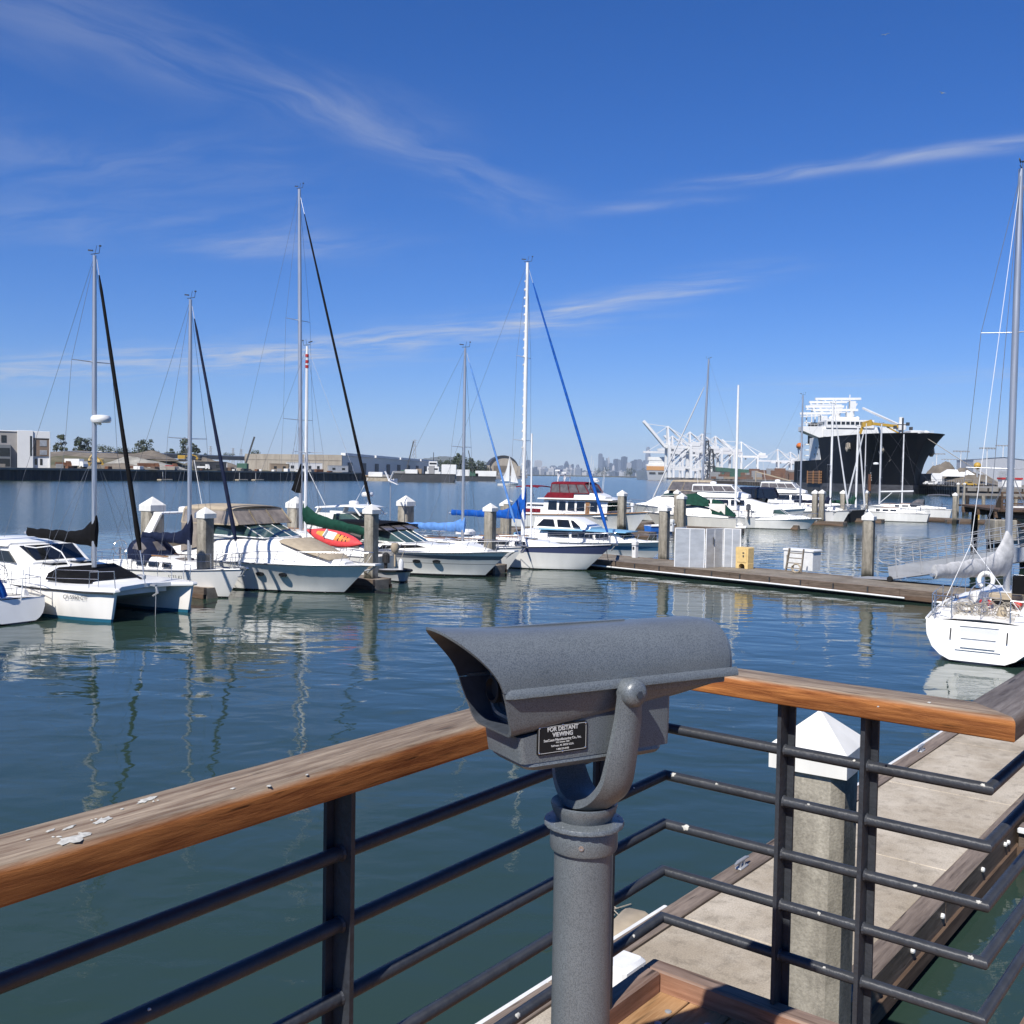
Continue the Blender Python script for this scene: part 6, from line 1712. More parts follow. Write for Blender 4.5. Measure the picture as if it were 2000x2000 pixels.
for ya, yb in ((-0.9, -0.05), (0.05, 0.9)):
    panel([(7.75, ya, 1.58), (7.75, yb, 1.58), (7.35, yb * 0.9, 1.92), (7.35, ya * 0.9, 1.92)], 0.08, 'windshield_pane', M['glass_dark'], bc)
slab_loft([(1.7, 1.25, 1.0, 2.08, 2.95), (4.3, 1.2, 0.95, 2.08, 2.98), (5.5, 1.1, 0.85, 2.08, 2.3)], 'upper_cabin', M['gelcoat'], bc, r=0.2)
for sd in (-1, 1):
    for q in ([(1.9, 2.25), (3.2, 2.25), (3.0, 2.82), (2.3, 2.82)], [(3.4, 2.25), (4.3, 2.25), (4.05, 2.82), (3.25, 2.82)], [(4.45, 2.25), (5.0, 2.25), (4.4, 2.78), (4.2, 2.8)]):
        panel([(x, sd * (1.235 - 0.27 * (z - 2.08) / 0.9), z) for x, z in q], 0.04, 'upper_window', M['glass_dark'], bc)
bow_rail_power(Hbc, bc, 6.0, 10.2, 0.55, 6)
m_ = MB(); m_.bbox((1.0, 0, 1.5), (1.6, 2.4, 0.3), 0.08); m_.build('cockpit_cover', M['light_blue_paint'], bc)
bc.scale = (1, 1, 0.78)
# ---- burgundy trawler and its neighbour
def trawler(label, az, bow, L, B, canvas, zfb, zro, group='motor cruisers moored in the marina', second=False):
    t_ = thing('motor_yacht', label, 'motor yacht', group=group)
    H = Hull(L, B, 1.25, 1.75, rake=1.7, tw=0.88, p=2.4, pw=1.6, flare=0.82); place(t_, bow, az, L - 1.1); H.build(M['hull_white'], M['teak'], t_, rail=M['teak'], rail_r=0.05)
    hb = B / 2
    # aft cabin, main house, foredeck
    slab_loft([(0.6, hb * 0.82, hb * 0.78, 1.15, 1.95), (4.0, hb * 0.84, hb * 0.8, 1.15, 1.98)], 'aft_cabin', M['gelcoat'], t_, r=0.12)
    house = slab_loft([(4.02, hb * 0.84, hb * 0.80, 1.2, zro), (9.2, hb * 0.82, hb * 0.76, 1.25, zro), (10.3, hb * 0.72, hb * 0.62, 1.3, zro - 0.05)], 'house', M['gelcoat'], t_, r=0.1)
    m_ = MB(); m_.loft([[(3.5, -hb * .95, zro), (3.5, -hb * .9, zro + .1), (3.5, hb * .9, zro + .1), (3.5, hb * .95, zro)], [(9.4, -hb * .92, zro + .04), (9.4, -hb * .85, zro + .14), (9.4, hb * .85, zro + .14), (9.4, hb * .92, zro + .04)], [(10.8, -hb * .7, zro), (10.8, -hb * .6, zro + .06), (10.8, hb * .6, zro + .06), (10.8, hb * .7, zro)]], caps=True); m_.build('house_roof', M['gelcoat'], t_, smooth=35)
    for sd in (-1, 1):
        for xa, xb in ((4.5, 5.4), (5.6, 6.3), (6.5, 7.2), (7.4, 8.2), (8.75, 9.45)):
            y0, y1 = hb * 0.825, hb * 0.79
            panel([(xa, sd * y0, 1.78), (xb, sd * y0, 1.78), (xb - 0.03, sd * y1, zro - 0.18), (xa + 0.03, sd * y1, zro - 0.18)], 0.06, 'house_window', M['glass_dark'], t_)
        panel([(8.3, sd * hb * .835, 1.3), (8.7, sd * hb * .835, 1.3), (8.7, sd * hb * .80, zro - .15), (8.3, sd * hb * .80, zro - .15)], 0.05, 'side_door', M['teak'], t_)
        panel([(0.95, sd * hb * .82, 1.5), (3.7, sd * hb * .835, 1.5), (3.7, sd * hb * .815, 1.82), (0.95, sd * hb * .80, 1.82)], 0.05, 'cabin_curtain', M['burgundy'] if not second else M['glass_dark'], t_)
    for ya, yb in ((-0.66, -0.24), (-0.2, 0.2), (0.24, 0.66)):
        panel([(10.36, ya * hb, 1.8), (10.36, yb * hb, 1.8), (10.28, yb * hb * .9, zro - 0.2), (10.28, ya * hb * .9, zro - 0.2)], 0.12, 'windshield_pane', M['glass_dark'], t_)
    slab_loft([(5.0, hb * 0.72, hb * 0.66, zro + .1, zro + .55), (8.6, hb * 0.70, hb * 0.62, zro + .1, zro + .62), (9.8, hb * 0.45, hb * 0.35, zro + .08, zro + .3)], 'flybridge', M['gelcoat'], t_, r=0.2)
    canvas_top(t_, 4.6, 8.0, 8.5, hb * 0.7, zro + .6, zfb, canvas, frames=4, arch=0.2)
    for sd in (-1, 1): panel([(4.0, sd * hb * .80, zro + .12), (7.0, sd * hb * .74, zro + .12), (7.0, sd * hb * .72, zro + .62), (4.4, sd * hb * .76, zro + .62)], 0.03, 'side_cloth', M[canvas], t_)
    m_ = MB(); m_.tube([(4.6, 0, zro + .5), (4.6, 0, zfb + 1.0)], 0.05, 8); m_.tube([(4.6, -0.9, zro + .5), (5.0, -0.5, zfb + .6), (5.0, 0.5, zfb + .6), (4.6, 0.9, zro + .5)], 0.035, 6); m_.bar((4.4, 0, zfb + 1.02), (4.9, 0, zfb + 1.02), 0.5, 0.12); mt_ = m_.build('mast', M['white_paint'], t_, smooth=40)
    m_ = MB(); m_.tube([(8.2, -1.0, zro + .2), (8.5, -1.0, zfb + 2.4)], 0.016, 5); m_.tube([(8.6, 1.0, zro + .2), (8.9, 1.0, zfb + 1.4)], 0.016, 5); m_.build('antenna', M['white_paint'], mt_)
    radar_dome(mt_, (8.4, 0, zfb + 0.1), 0.32)
    bow_rail_power(H, t_, 6.0, L - 0.2, 0.7, 7)
    return t_, H
tw_, Htw = trawler('large white trawler yacht with burgundy flybridge canvas and teak trim', radians(119), G(1241, 1038), 13.6, 4.3, 'burgundy', 4.4, 2.75)
m_ = MB(); m_.lathe([(0.12, 0), (0.14, 0.5), (0.2, 0.55), (0.2, 0.75), (0, 0.85)], 12, (12.4, -0.6, 1.75)); m_.build('searchlight', M['white_paint'], tw_, smooth=40)
t2, Ht2 = trawler('white flybridge yacht with burgundy bimini, mostly hidden behind the burgundy trawler', radians(121), gx(1215, 106), 12.5, 4.0, 'burgundy', 4.2, 2.6, second=True)
bimini(t2, -0.6, 2.2, 1.5, 3.7, 'burgundy', 1.5)
# ---------------------------------------------------------------- the second row of slips
random.seed(33)
FAR = 'boats in the far row of slips'
dock('floating_dock', 'long dock running away behind the far row of boats', UW(66, -52), U, 80, 2.4, 0.45, 'dock_far', 4.0)
FL = ('nearest in the far row', 'second nearest in the far row, by the green canvas boat', 'in the far row by the small dinghy motor', 'in the far row by the small sport boat', 'in the far row by the dark hulled boat', 'farthest out in the far row by the grey dodger sloop')
for i, (u_, w_, L_) in enumerate(((72, -52, 9), (84, -52, 11), (96, -52, 11.5), (108, -52, 11.5), (120, -52, 11.5), (132, -52, 11.5))):
    dock('finger_dock', 'brown finger dock ' + FL[i], UW(u_, w_), W, L_, 1.2, 0.42, 'dock_far', 3.0, group='finger docks of the far row', waler=0.16)
a_ = UW(139, -46)
dock('floating_dock', 'thin brown dock stretching to the pier across the far basin', gx(1790, 128), (gx(1990, 118) - gx(1790, 128)).normalized(), 46, 2.0, 0.45, 'dock_far', 4.0)
g = gx(1862, 122); dock('pile_collar_float', 'small float round the lone pile left of the pier', gx(1851, 122.5), V(1, -0.2, 0).normalized(), 2.6, 1.4, 0.4, 'dock_far', 3.0)
yc = thing('pumpout_station', 'small yellow cabinet standing on the thin far dock', 'pump-out', gx(1908, 122, 0.46)); m_ = MB(); m_.bbox((0, 0, 0.45), (0.62, 0.5, 0.9), 0.05); m_.build('cabinet', M['pumpout'], yc, smooth=35); m_ = MB(); m_.box((0, -0.255, 0.5), (0.46, 0.02, 0.6)); m_.build('door', M['yellow_paint'], yc)
m_ = MB(); m_.box((0, 0, 0.95), (0.7, 0.56, 0.08)); m_.build('lid', M['pumpout'], yc)
wf = thing('fender', 'round white fender by the yellow cabinet on the far dock', 'fender', gx(1903, 120.5, 0.46)); m_ = MB(); m_.sphere((0, 0, 0.25), 0.26, 12, 8); m_.build('ball', M['plastic_white'], wf, smooth=60); m_ = MB(); m_.lathe([(0.05, 0.48), (0.05, 0.56), (0, 0.58)], 8); m_.build('eye', M['rope_dark'], wf)
# tan topped cruiser, bow to the left
express_cruiser('motor_cruiser', 'white cruiser with beige canvas top facing left in the far row', radians(-66), gx(1250, 116), L=10.8, B=3.8, fb0=1.3, fb1=1.9, rake=2.0, canvas='tan', zt=4.7, zwb=2.9, zwt=3.55, xw=0.54, x0=0.10, ports=0, frames=3, group=FAR, vin='vinyl')
s_, *_ = sailboat('sailboat', 'tall grey masted sloop in the far row, pale furled jib leaning left', radians(-64), gx(1282, 122), L=13.0, B=3.8, fb0=1.1, fb1=1.5, rake=1.4, mast_px=1370, top_py=702, mast_r=0.13, spread=((0.50, 1.7),), jib='gelcoat_grey', jib_r=0.09, jib_bare=0.03, detail=True, lean=-0.5, fwd_top=0.86, cover='black_cloth', cover_len=3.0, boom_z=2.9, hmast=0.3, group=FAR)
# cream cruiser with green canvas
gc, Hgc = express_cruiser('motor_cruiser', 'cream cabin cruiser with dark green canvas covers beside the capped piles', radians(-75), gx(1284, 100), L=8.6, B=3.1, fb0=1.15, fb1=1.5, rake=1.5, hull='hull_cream', canvas=None, zwb=2.35, zwt=2.5, ports=0, group=FAR, ws=False, pal='gelcoat_cream', xw=0.42)
m_ = MB(); m_.loft([[(2.6, -1.3, 2.2), (2.6, -0.9, 2.75), (2.6, 0.9, 2.75), (2.6, 1.3, 2.2)], [(4.3, -1.35, 2.35), (4.0, -0.9, 3.45), (4.0, 0.9, 3.45), (4.3, 1.35, 2.35)], [(5.3, -1.2, 2.3), (4.9, -0.8, 3.3), (4.9, 0.8, 3.3), (5.3, 1.2, 2.3)]], caps=True); m_.build('bridge_cover', M['green_cloth'], gc, smooth=35)
m_ = MB(); m_.loft([[(0.1, -1.35, 1.3), (0.1, -1.2, 1.4), (0.1, 1.2, 1.4), (0.1, 1.35, 1.3)], [(1.4, -1.4, 1.5), (1.5, -1.2, 2.7), (1.5, 1.2, 2.7), (1.4, 1.4, 1.5)], [(2.3, -1.3, 1.5), (2.3, -1.2, 2.9), (2.3, 1.2, 2.9), (2.3, 1.3, 1.5)]], caps=True); m_.build('cockpit_cover', M['green_cloth'], gc, smooth=35)
# sailboat seen from astern with a dinghy motor
sa, Hsa, sx_, sz_, st_ = sailboat('sailboat', 'white masted sailboat showing its pale rounded transom, small dinghy motor on the rail', radians(-6), gx(1478, 101) + V(-1.0, 9, 0), L=9.5, B=3.1, fb0=1.05, fb1=1.3, rake=1.2, mast_px=1437, top_py=752, mast_mat='white_paint', mast_r=0.14, spread=(), detail=True, wires=False, gear=False, group=FAR, tw=0.66)
m_ = MB(); m_.tube([(sx_ - 0.1, 0, 2.7), (sx_ - 3.8, 0.9, 2.65)], 0.09, 8); m_.build('boom', M['white_paint'], sa, smooth=50)
outboard(sa, 0.1, 0.7, 1.5, 'grey_cloth', 1.5); stern_rail(Hsa, sa, 1.4)
# flybridge yacht with grey-black enclosure
def flybridge(label, az, bow, L, B, canvas, ztop, zmid, hard=True, hullm='hull_white', group=FAR):
    t_ = thing('motor_yacht', label, 'motor yacht', group=group); hb = B / 2
    H = Hull(L, B, 1.3, 1.9, rake=2.0, tw=0.88, p=2.5, pw=1.5, flare=0.82); place(t_, bow, az, L - 1.4); H.build(M[hullm], M['deck_white'], t_, rail=M['white_paint'], rail_r=0.05)
    slab_loft([(L * .12, hb * .86, hb * .80, 1.2, zmid), (L * .55, hb * .86, hb * .76, 1.3, zmid), (L * .68, hb * .78, hb * .6, 1.4, zmid - .5), (L * .82, hb * .5, hb * .35, 1.6, 2.15), (L * .9, hb * .3, hb * .2, 1.7, 1.95)], 'cabin', M['gelcoat'], t_, r=.35, smooth=45)
    for sd in (-1, 1):
        for xa, xb in ((.18, .30), (.32, .44), (.46, .56)):
            panel([(L * xa, sd * hb * .845, zmid - .75), (L * xb, sd * hb * .835, zmid - .75), (L * xb, sd * hb * .80, zmid - .25), (L * xa, sd * hb * .82, zmid - .25)], .08, 'cabin_window', M['glass_dark'], t_)
    slab_loft([(L * .2, hb * .8, hb * .74, zmid + .002, zmid + .5), (L * .5, hb * .78, hb * .68, zmid + .002, zmid + .62), (L * .58, hb * .5, hb * .4, zmid + .002, zmid + .3)], 'flybridge', M['gelcoat'], t_, r=.2)
    canvas_top(t_, L * .16, L * .46, L * .5, hb * .76, zmid + .6, ztop, canvas if not hard else 'white_paint', frames=4, arch=.15)
    bow_rail_power(H, t_, L * .5, L * .97, .6, 7); radar_dome(t_, (L * .3, 0, ztop), .35)
    m_ = MB(); m_.tube([(L * .2, -hb * .6, ztop - .1), (L * .17, -hb * .6, ztop + 2.6)], .018, 5); m_.build('antenna', M['white_paint'], t_)
    return t_
flybridge('large white flybridge yacht with hard top and navy side curtains in the far row', radians(112), gx(1548, 108), 14.0, 4.4, 'navy', 4.3, 2.9)
tn, _h = express_cruiser('motor_cruiser', 'white cruiser under a full navy canvas enclosure in the far row', radians(110), gx(1612, 114), L=10.5, B=3.5, fb0=1.2, fb1=1.5, canvas='navy', zt=4.0, zwb=2.2, zwt=2.8, xw=0.42, x0=0.02, frames=3, ports=0, group=FAR, vin='glass_dark', ws=False)
express_cruiser('sport_boat', 'small white sport boat with a dark cockpit cover at the fairway edge', radians(108), gx(1578, 101), L=6.8, B=2.5, fb0=0.85, fb1=1.1, rake=1.3, canvas=None, zwb=1.45, zwt=1.95, ports=0, frames=2, group=FAR, cat='sport boat', house=0.5)
c3, Hc3 = express_cruiser('motor_cruiser', 'plain white cruiser with a flat sided bow facing right in the far row', radians(124), gx(1626, 112.5), L=9.5, B=4.0, fb0=1.35, fb1=1.5, rake=0.35, canvas=None, zwb=1.9, zwt=2.2, ports=0, group=FAR, ws=False)
sailboat('sailboat', 'sloop with a bare grey mast and wind vane left of the black ship', radians(120), gx(1603, 118), L=9.5, B=3.0, fb0=1.0, fb1=1.3, mast_px=1563, top_py=772, mast_r=0.11, spread=((0.34, 0.9),), detail=True, group=FAR)
sailboat('sailboat', 'sloop with blue sail cover and pale furled jib before the black ship', radians(118), gx(1648, 119), L=10.5, B=3.2, fb0=1.0, fb1=1.35, mast_px=1622, top_py=789, mast_mat='white_paint', mast_r=0.13, spread=((0.42, 1.3), (0.36, .7)), cover='navy', cover_len=4.2, boom_z=2.3, hmast=0.9, jib='gelcoat_grey', jib_r=0.09, jib_bare=0.04, detail=True, group=FAR)
sailboat('sailboat', 'black hulled sloop with green sail cover before the black ship', radians(118), gx(1680, 121), L=11.0, B=3.2, fb0=1.05, fb1=1.5, hull='hull_black', mast_px=1672, mast_x=7.4, top_py=834, mast_mat='white_paint', mast_r=0.13, spread=((0.5, 0.7),), cover='green_cloth', cover_len=4.2, boom_z=2.3, hmast=1.1, jib='gelcoat_grey', jib_r=0.10, jib_bare=0.03, detail=True, group=FAR)
gb, Hgb, gbx, gbz, gbt = sailboat('sailboat', 'long white sloop with grey dodger, stern to the right, farthest out', radians(-64), gx(1690, 143), L=11.8, B=3.6, fb0=1.15, fb1=1.5, rake=0.9, mast_px=1718, top_py=828, mast_mat='gelcoat_grey', mast_r=0.13, spread=((0.33, 1.1), (0.64, .9)), detail=True, dodge='grey_cloth', bim='grey_cloth', bim_z=3.1, group=FAR, tw=0.7)
m_ = MB(); m_.tube([(gbx, 0, 3.4), (gbx - 4.4, 0, 3.55)], 0.12, 8); m_.tube([(gbx - .1, 0, 1.9), (gbx - 1.7, 0, 3.4)], 0.06, 6); m_.build('boom', M['gelcoat_grey'], gb, smooth=50); stern_rail(Hgb, gb, 1.5)
radar_dome(gb, (gbx + .6, 0, gbt * 0.56), 0.38)
sailboat('sailboat', 'white sloop with raked pale jib crossing its mast before the black ship', radians(-62), gx(1660, 128), L=10.0, B=3.1, fb0=1.0, fb1=1.3, mast_px=1688, top=12.0, mast_mat='white_paint', mast_r=0.06, spread=((0.5, 0.7),), jib='gelcoat_grey', jib_r=0.11, jib_bare=0.03, detail=True, group=FAR)
sailboat('sailboat', 'small sloop with a thin white mast right of the dodger sloop', radians(118), gx(1792, 150), L=8.5, B=2.8, fb0=0.95, fb1=1.2, mast_px=1762, top_py=848, mast_mat='white_paint', mast_r=0.10, spread=((0.33, .9), (.66, .8)), detail=True, group=FAR)
flybridge('white flybridge motor yacht under the black ship bow', radians(115), gx(1640, 128), 13.0, 4.2, 'navy', 4.6, 3.2)
pedestal(1313, 1029, 'white power pedestal on the nearest far finger dock', 1.0, lambda a, b_: gx(a, 84, 0.46))
rbd = thing('dinghy', 'bright blue dinghy upturned at the bow of the green canvas boat', 'dinghy', gx(1265, 92, 0.05), radians(20)); Hrb = Hull(2.8, 1.5, 0.5, 0.62, rake=0.4, tw=0.9); Hrb.build(M['blue_tarp'], M['hide_white'], rbd, rail=M['hide_white'], rail_r=.07)

# ---------------------------------------------------------------- foreground sloop on the right, stern to us
az29 = radians(34.5)
sg = G(1911, 1295); L29 = 10.8
d29 = V(sin(az29), cos(az29), 0)
rs = thing('sailboat', 'white sloop with grey sail cover and stepped transom beside the concrete dock', 'sailboat', (sg.x, sg.y, 0), pi / 2 - az29)
H29 = Hull(L29, 3.5, 1.12, 1.35, rake=1.1, tw=0.80, p=2.1, pw=1.7, flare=0.9, draft=0.3, tuck=0.2, trake=-0.45, sheer_pow=1.4, rnd=1.0)
# lower transom edge is rounded: build with an upswept run
H29.build(M['hull_white'], M['deck_white'], rs, rail=M['gelcoat'], rail_r=0.035)
z0 = 1.15
# stepped transom: recess cut is shown by a boxed step block standing proud
m_ = MB()
def tq(y, z, o=0.0):
    k = -0.306 * (1 - (z - 0.05) / 1.07); return (k - o, y, z)
def fr_box(y0, y1, zb, zt, o):
    m_.loft([[tq(y0, zb, -0.05), tq(y1, zb, -0.05), tq(y1, zb, o), tq(y0, zb, o)], [tq(y0, zt, -0.05), tq(y1, zt, -0.05), tq(y1, zt, o), tq(y0, zt, o)]], caps=True)
fr_box(-0.58, -0.50, 0.36, 1.10, 0.05); fr_box(0.50, 0.58, 0.36, 1.10, 0.05); fr_box(-0.50, 0.50, 0.36, 0.44, 0.05); fr_box(-0.50, 0.50, 1.00, 1.10, 0.05)
m_.build('transom_frame', M['gelcoat'], rs)
m_ = MB(); m_.add([tq(-0.5, 0.44, 0.012), tq(0.5, 0.44, 0.012), tq(0.5, 1.0, 0.012), tq(-0.5, 1.0, 0.012)], [(0, 1, 2, 3)]); m_.build('recess_shade_panel', M['gelcoat_grey'], rs)  # flat grey panel paints the shade of a recess; nothing is cut in
for zb, zt, o in ((0.44, 0.56, 0.11), (0.68, 0.76, 0.06)):
    m_ = MB(); fr_box(-0.44, 0.44, zb, zt, o); m_.build('step', M['gelcoat'], rs)
for y in (-0.72, 0.72):
    m_ = MB(); m_.tube([tq(y, 0.62, 0.05), tq(y, 0.92, 0.05)], 0.018, 6); m_.build('handhold', M['rubber'], rs)
slab_loft([(3.7, 1.05, 0.92, 1.05, 1.62), (6.0, 1.05, 0.88, 1.05, 1.64), (7.6, 0.8, 0.62, 1.1, 1.5), (8.6, 0.4, 0.28, 1.15, 1.36)], 'cabin_trunk', M['gelcoat'], rs, r=.35)
for sd in (-1, 1):
    m_ = MB(); m_.loft([[(x, sd * 0.78, z0 - .1), (x, sd * 1.15, z0 - .1), (x, sd * 1.08, z0 + h), (x, sd * .85, z0 + h)] for x, h in ((0.35, .16), (1.6, .32), (3.7, .42))], caps=True); m_.build('coaming', M['gelcoat'], rs, smooth=30)
    m_ = MB(); m_.lathe([(0.09, 0), (0.08, .06), (0.055, .08), (0.055, .16), (0.075, .19), (0, .2)], 14, (1.9, sd * .98, z0 + .32)); m_.build('winch', M['stainless'], rs, smooth=40)
m_ = MB(); m_.box((2.0, 0, z0 - .04), (3.2, 1.4, .06)); m_.build('cockpit_well', M['gelcoat_grey'], rs)
m_ = MB(); m_.box((3.68, 0.0, z0 + .22), (.05, .62, .5)); m_.build('companionway', M['glass_dark'], rs)
m_ = MB(); m_.bbox((3.3, -0.15, z0 + .42), (.55, .9, .16), .02); m_.build('bridge_board', M['tan'], rs)
for (x, y, z, sx, sy, sz, mm, nm_) in ((2.5, .25, z0 + .28, .5, .4, .2, 'red_paint', 'red_cushion'), (2.9, -.55, z0 + .26, .5, .3, .16, 'red_paint', 'red_cushion'), (1.5, .6, z0 + .33, .7, .45, .22, 'silver_cloth', 'folded_cloth'), (1.0, .95, z0 + .3, .5, .35, .2, 'silver_cloth', 'folded_cloth'), (2.6, -1.15, z0 + .5, 1.3, .5, .45, 'silver_cloth', 'folded_cloth'), (3.9, -.9, z0 + .75, .9, .9, .6, 'silver_cloth', 'folded_cloth'), (1.3, -.35, z0 + .1, .3, .3, .5, 'tan', 'wood_locker')):
    m_ = MB(); m_.sphere((0, 0, 0), 1, 14, 9, (sx / 2, sy / 2, sz / 2))
    m_.v = [(p[0] + .07 * noise.noise(Vector(p) * 5), p[1] + .07 * noise.noise(Vector(p) * 5 + V(3, 0, 0)), p[2] + .06 * noise.noise(Vector(p) * 6)) for p in m_.v]
    m_.xf(Matrix.Translation((x, y, z))); m_.build(nm_, M[mm], rs, smooth=70)
wy = 0.1
m_ = MB(); m_.tube([V(1.25, wy, z0 + .55) + V(0, .42 * cos(a), .42 * sin(a)) for a in [2 * pi * k / 24 for k in range(25)]], 0.016, 7)
for k in range(3): m_.tube([V(1.25, wy + .42 * cos(pi * k / 3), z0 + .55 + .42 * sin(pi * k / 3)), V(1.25, wy - .42 * cos(pi * k / 3), z0 + .55 - .42 * sin(pi * k / 3))], .01, 5)
m_.tube([(1.35, wy, z0), (1.27, wy, z0 + .55)], .07, 8); m_.build('steering_wheel', M['stainless'], rs, smooth=50)
m_ = MB(); m_.tube([V(2.2, .25, z0 + .95) + V(.05 * sin(a), .19 * cos(a), .22 * sin(a)) for a in [radians(-60 + 300 * k / 20) for k in range(21)]], .065, 9); m_.build('horseshoe_buoy', M['plastic_white'], rs, smooth=60)
m_ = MB(); m_.bbox((2.6, -.75, z0 + .85), (.1, .7, .55), .04); m_.build('seat_back', M['black_cloth'], rs)
m_ = MB(); m_.tube([(2.62, -1.1, z0 + .58), (2.62, -1.1, z0 + 1.14), (2.62, -.4, z0 + 1.14), (2.62, -.4, z0 + .58)], .022, 6); m_.build('seat_frame', M['stainless'], rs, smooth=50)
m_ = MB(); rnd = random.Random(2)
for k in range(22):
    c = V(rnd.uniform(.4, 1.3), rnd.uniform(-.8, 1.0), z0 + rnd.uniform(.1, .35)); r_ = rnd.uniform(.12, .25)
    m_.tube([c + V(.04 * cos(3 * a), r_ * cos(a), r_ * .8 * sin(a)) for a in [2 * pi * q / 10 for q in range(11)]], .011, 5)
m_.build('coiled_lines', M['rope'], rs, smooth=50)
# pushpits port and starboard, stanchions
for sd in (-1, 1):
    m_ = MB(); pts = [H29.edge(1.7, sd, .08), H29.edge(.75, sd, .08), V(0.12, sd * 1.22, 1.15), V(.05, sd * .75, 1.15)]
    for p in pts: m_.tube([p, p + V(0, 0, .62)], .016, 6)
    m_.tube([p + V(0, 0, .62) for p in pts], .016, 6); m_.tube([p + V(0, 0, .32) for p in pts], .012, 6); m_.build('stern_rail', M['stainless'], rs, smooth=50)
lifelines(H29, rs, 1.7, L29 * .86, n=6); pulpit(H29, rs, L29 * .88)
x29 = local_x_for_px(rs, az29, 1968, 2.6); t29 = z_for_py(rs, az29, x29, 330)
build_mast(rs, x29, 0, 1.5, t29, r=0.105, spreaders=((0.30, 1.25), (0.62, .95)), stern=V(.1, 0, 1.2), bow=V(L29 - .1, 0, 1.4), chain_w=1.6, wire_r=.009)
rigging(rs, [[V(x29, 0, t29 - .2), V(1.4, .55, 3.2)], [V(1.4, .55, 3.2), V(.3, 1.15, 1.2)], [V(1.4, .55, 3.2), V(.3, -1.15, 1.2)]], .009, 'white_paint')
boom_cover(rs, x29, 0, 2.35, 4.3, 'silver_cloth', hmast=1.0, fat=.3, swing=-radians(17))
# wooden fuel of clutter: dark outboard on the rail
fender(V(*(rs.matrix_basis @ Vector((2.6, -1.78, .55)))), 'white fender between the stepped transom sloop and the concrete dock', rope_to=V(*(rs.matrix_basis @ Vector((2.6, -1.62, 1.5)))))

# ---------------------------------------------------------------- gangway and the timber pier
gw0 = G(1738, 1134, 0.55); gdir = (at(2000, 1112, 40.6) - gw0); gwd = V(gdir.x, gdir.y, 0).normalized(); slope = 0.215
gw = thing('gangway', 'grey aluminium gangway ramp with pipe handrails rising to the pier', 'gangway', (gw0.x, gw0.y, 0.60), atan2(gwd.y, gwd.x))
GLn = 13.0
m_ = MB()
for yy in (-0.0, 1.3):
    m_.loft([[(0, yy - .02, 0.0), (0, yy + .02, 0.0), (-0.12, yy + .02, .56), (-0.12, yy - .02, .56)], [(GLn, yy - .02, GLn * slope), (GLn, yy + .02, GLn * slope), (GLn, yy + .02, GLn * slope + .56), (GLn, yy - .02, GLn * slope + .56)]], caps=True)
m_.build('side_panel', M['panel_metal'], gw)
m_ = MB(); m_.loft([[(0, .02, .2), (0, 1.28, .2), (0, 1.28, .25), (0, .02, .25)], [(GLn, .02, GLn * slope + .2), (GLn, 1.28, GLn * slope + .2), (GLn, 1.28, GLn * slope + .25), (GLn, .02, GLn * slope + .25)]], caps=True); m_.build('tread', M['galv'], gw)
for yy in (-0.03, 1.33):
    m_ = MB(); k = 0
    x = 0.35
    while x < GLn:
        m_.tube([(x + .02, yy, x * slope + .1), (x - .15, yy, x * slope + 1.50)], .024, 6); x += 1.18
    for h in (.72, .98, 1.24, 1.5):
        m_.tube([(-0.35 if h > .8 else -0.1, yy, h - .08), (GLn, yy, GLn * slope + h)], .022, 6)
    m_.tube([(-0.35, yy, 1.42), (-.6, yy, 1.2), (-.6, yy, .85), (-.38, yy, .72), (0, yy, .70)], .022, 6)
    m_.build('handrail', M['galv'], gw, smooth=50)
m_ = MB(); m_.lathe([(0.0, -.05), (.12, -.05), (.13, 0), (.12, .05), (0, .05)], 18, (.05, -.08, .03), 'Y'); m_.build('wheel', M['tyre'], gw, smooth=40)
m_ = MB(); m_.box((-1.0, .65, -.06), (1.9, 1.2, .03), ry=-0.04); m_.build('flap', M['galv'], gw)
# concrete landing block and pier
pr = thing('timber_pier', 'dark timber pier on piles at the right edge above the gangway', 'pier', (0, 0, 0))
p0 = gx(1956, 58)
pd = V(1, -0.25, 0).normalized(); pn = V(0.25, 1, 0).normalized()
def PP(a, b_, z): return V(p0.x, p0.y, z) + pd * a + pn * b_
for a in (0.4, 3.4, 6.4, 9.4):
    for b_ in (0, 5, 10):
        m_ = MB(); m_.tube([PP(a, b_, -1.5), PP(a, b_, 3.0)], .2, 10); m_.build('pile', M['dark_timber'], pr, smooth=50)
m_ = MB()
for b_ in (0, 5, 10): m_.bar(PP(-.4, b_, 3.15), PP(12, b_, 3.15), .3, .34)
m_.build('cap_timber', M['pier_timber'], pr)
m_ = MB(); q = [PP(-.3, -.5, 3.34), PP(12, -.5, 3.34), PP(12, 12, 3.34), PP(-.3, 12, 3.34)]; m_.loft([q, [p + V(0, 0, .12) for p in q]], caps=True); m_.build('pier_deck', M['pier_timber'], pr)
m_ = MB()
for a in (-.1, 2.4, 4.9, 7.4, 9.9): m_.bar(PP(a, -.4, 3.4), PP(a, -.4, 4.45), .1, .1)
for h in (3.8, 4.12, 4.42): m_.bar(PP(-.1, -.4, h), PP(12, -.4, h), .05, .09)
m_.build('pier_railing', M['pier_timber'], pr)
m_ = MB()
for a, b2 in ((0.6, 3.2), (3.6, 6.2), (6.6, 9.2)): m_.bar(PP(a, -.1, 0.5), PP(b2, -.1, 2.9), .12, .2); m_.bar(PP(b2, -.25, .5), PP(a, -.25, 2.9), .12, .2)
m_.build('cross_brace', M['dark_timber'], pr)
gp = thing('guide_piles', 'pair of dark guide piles with a white louvred panel at the pier end', 'piles', gx(1950, 62))
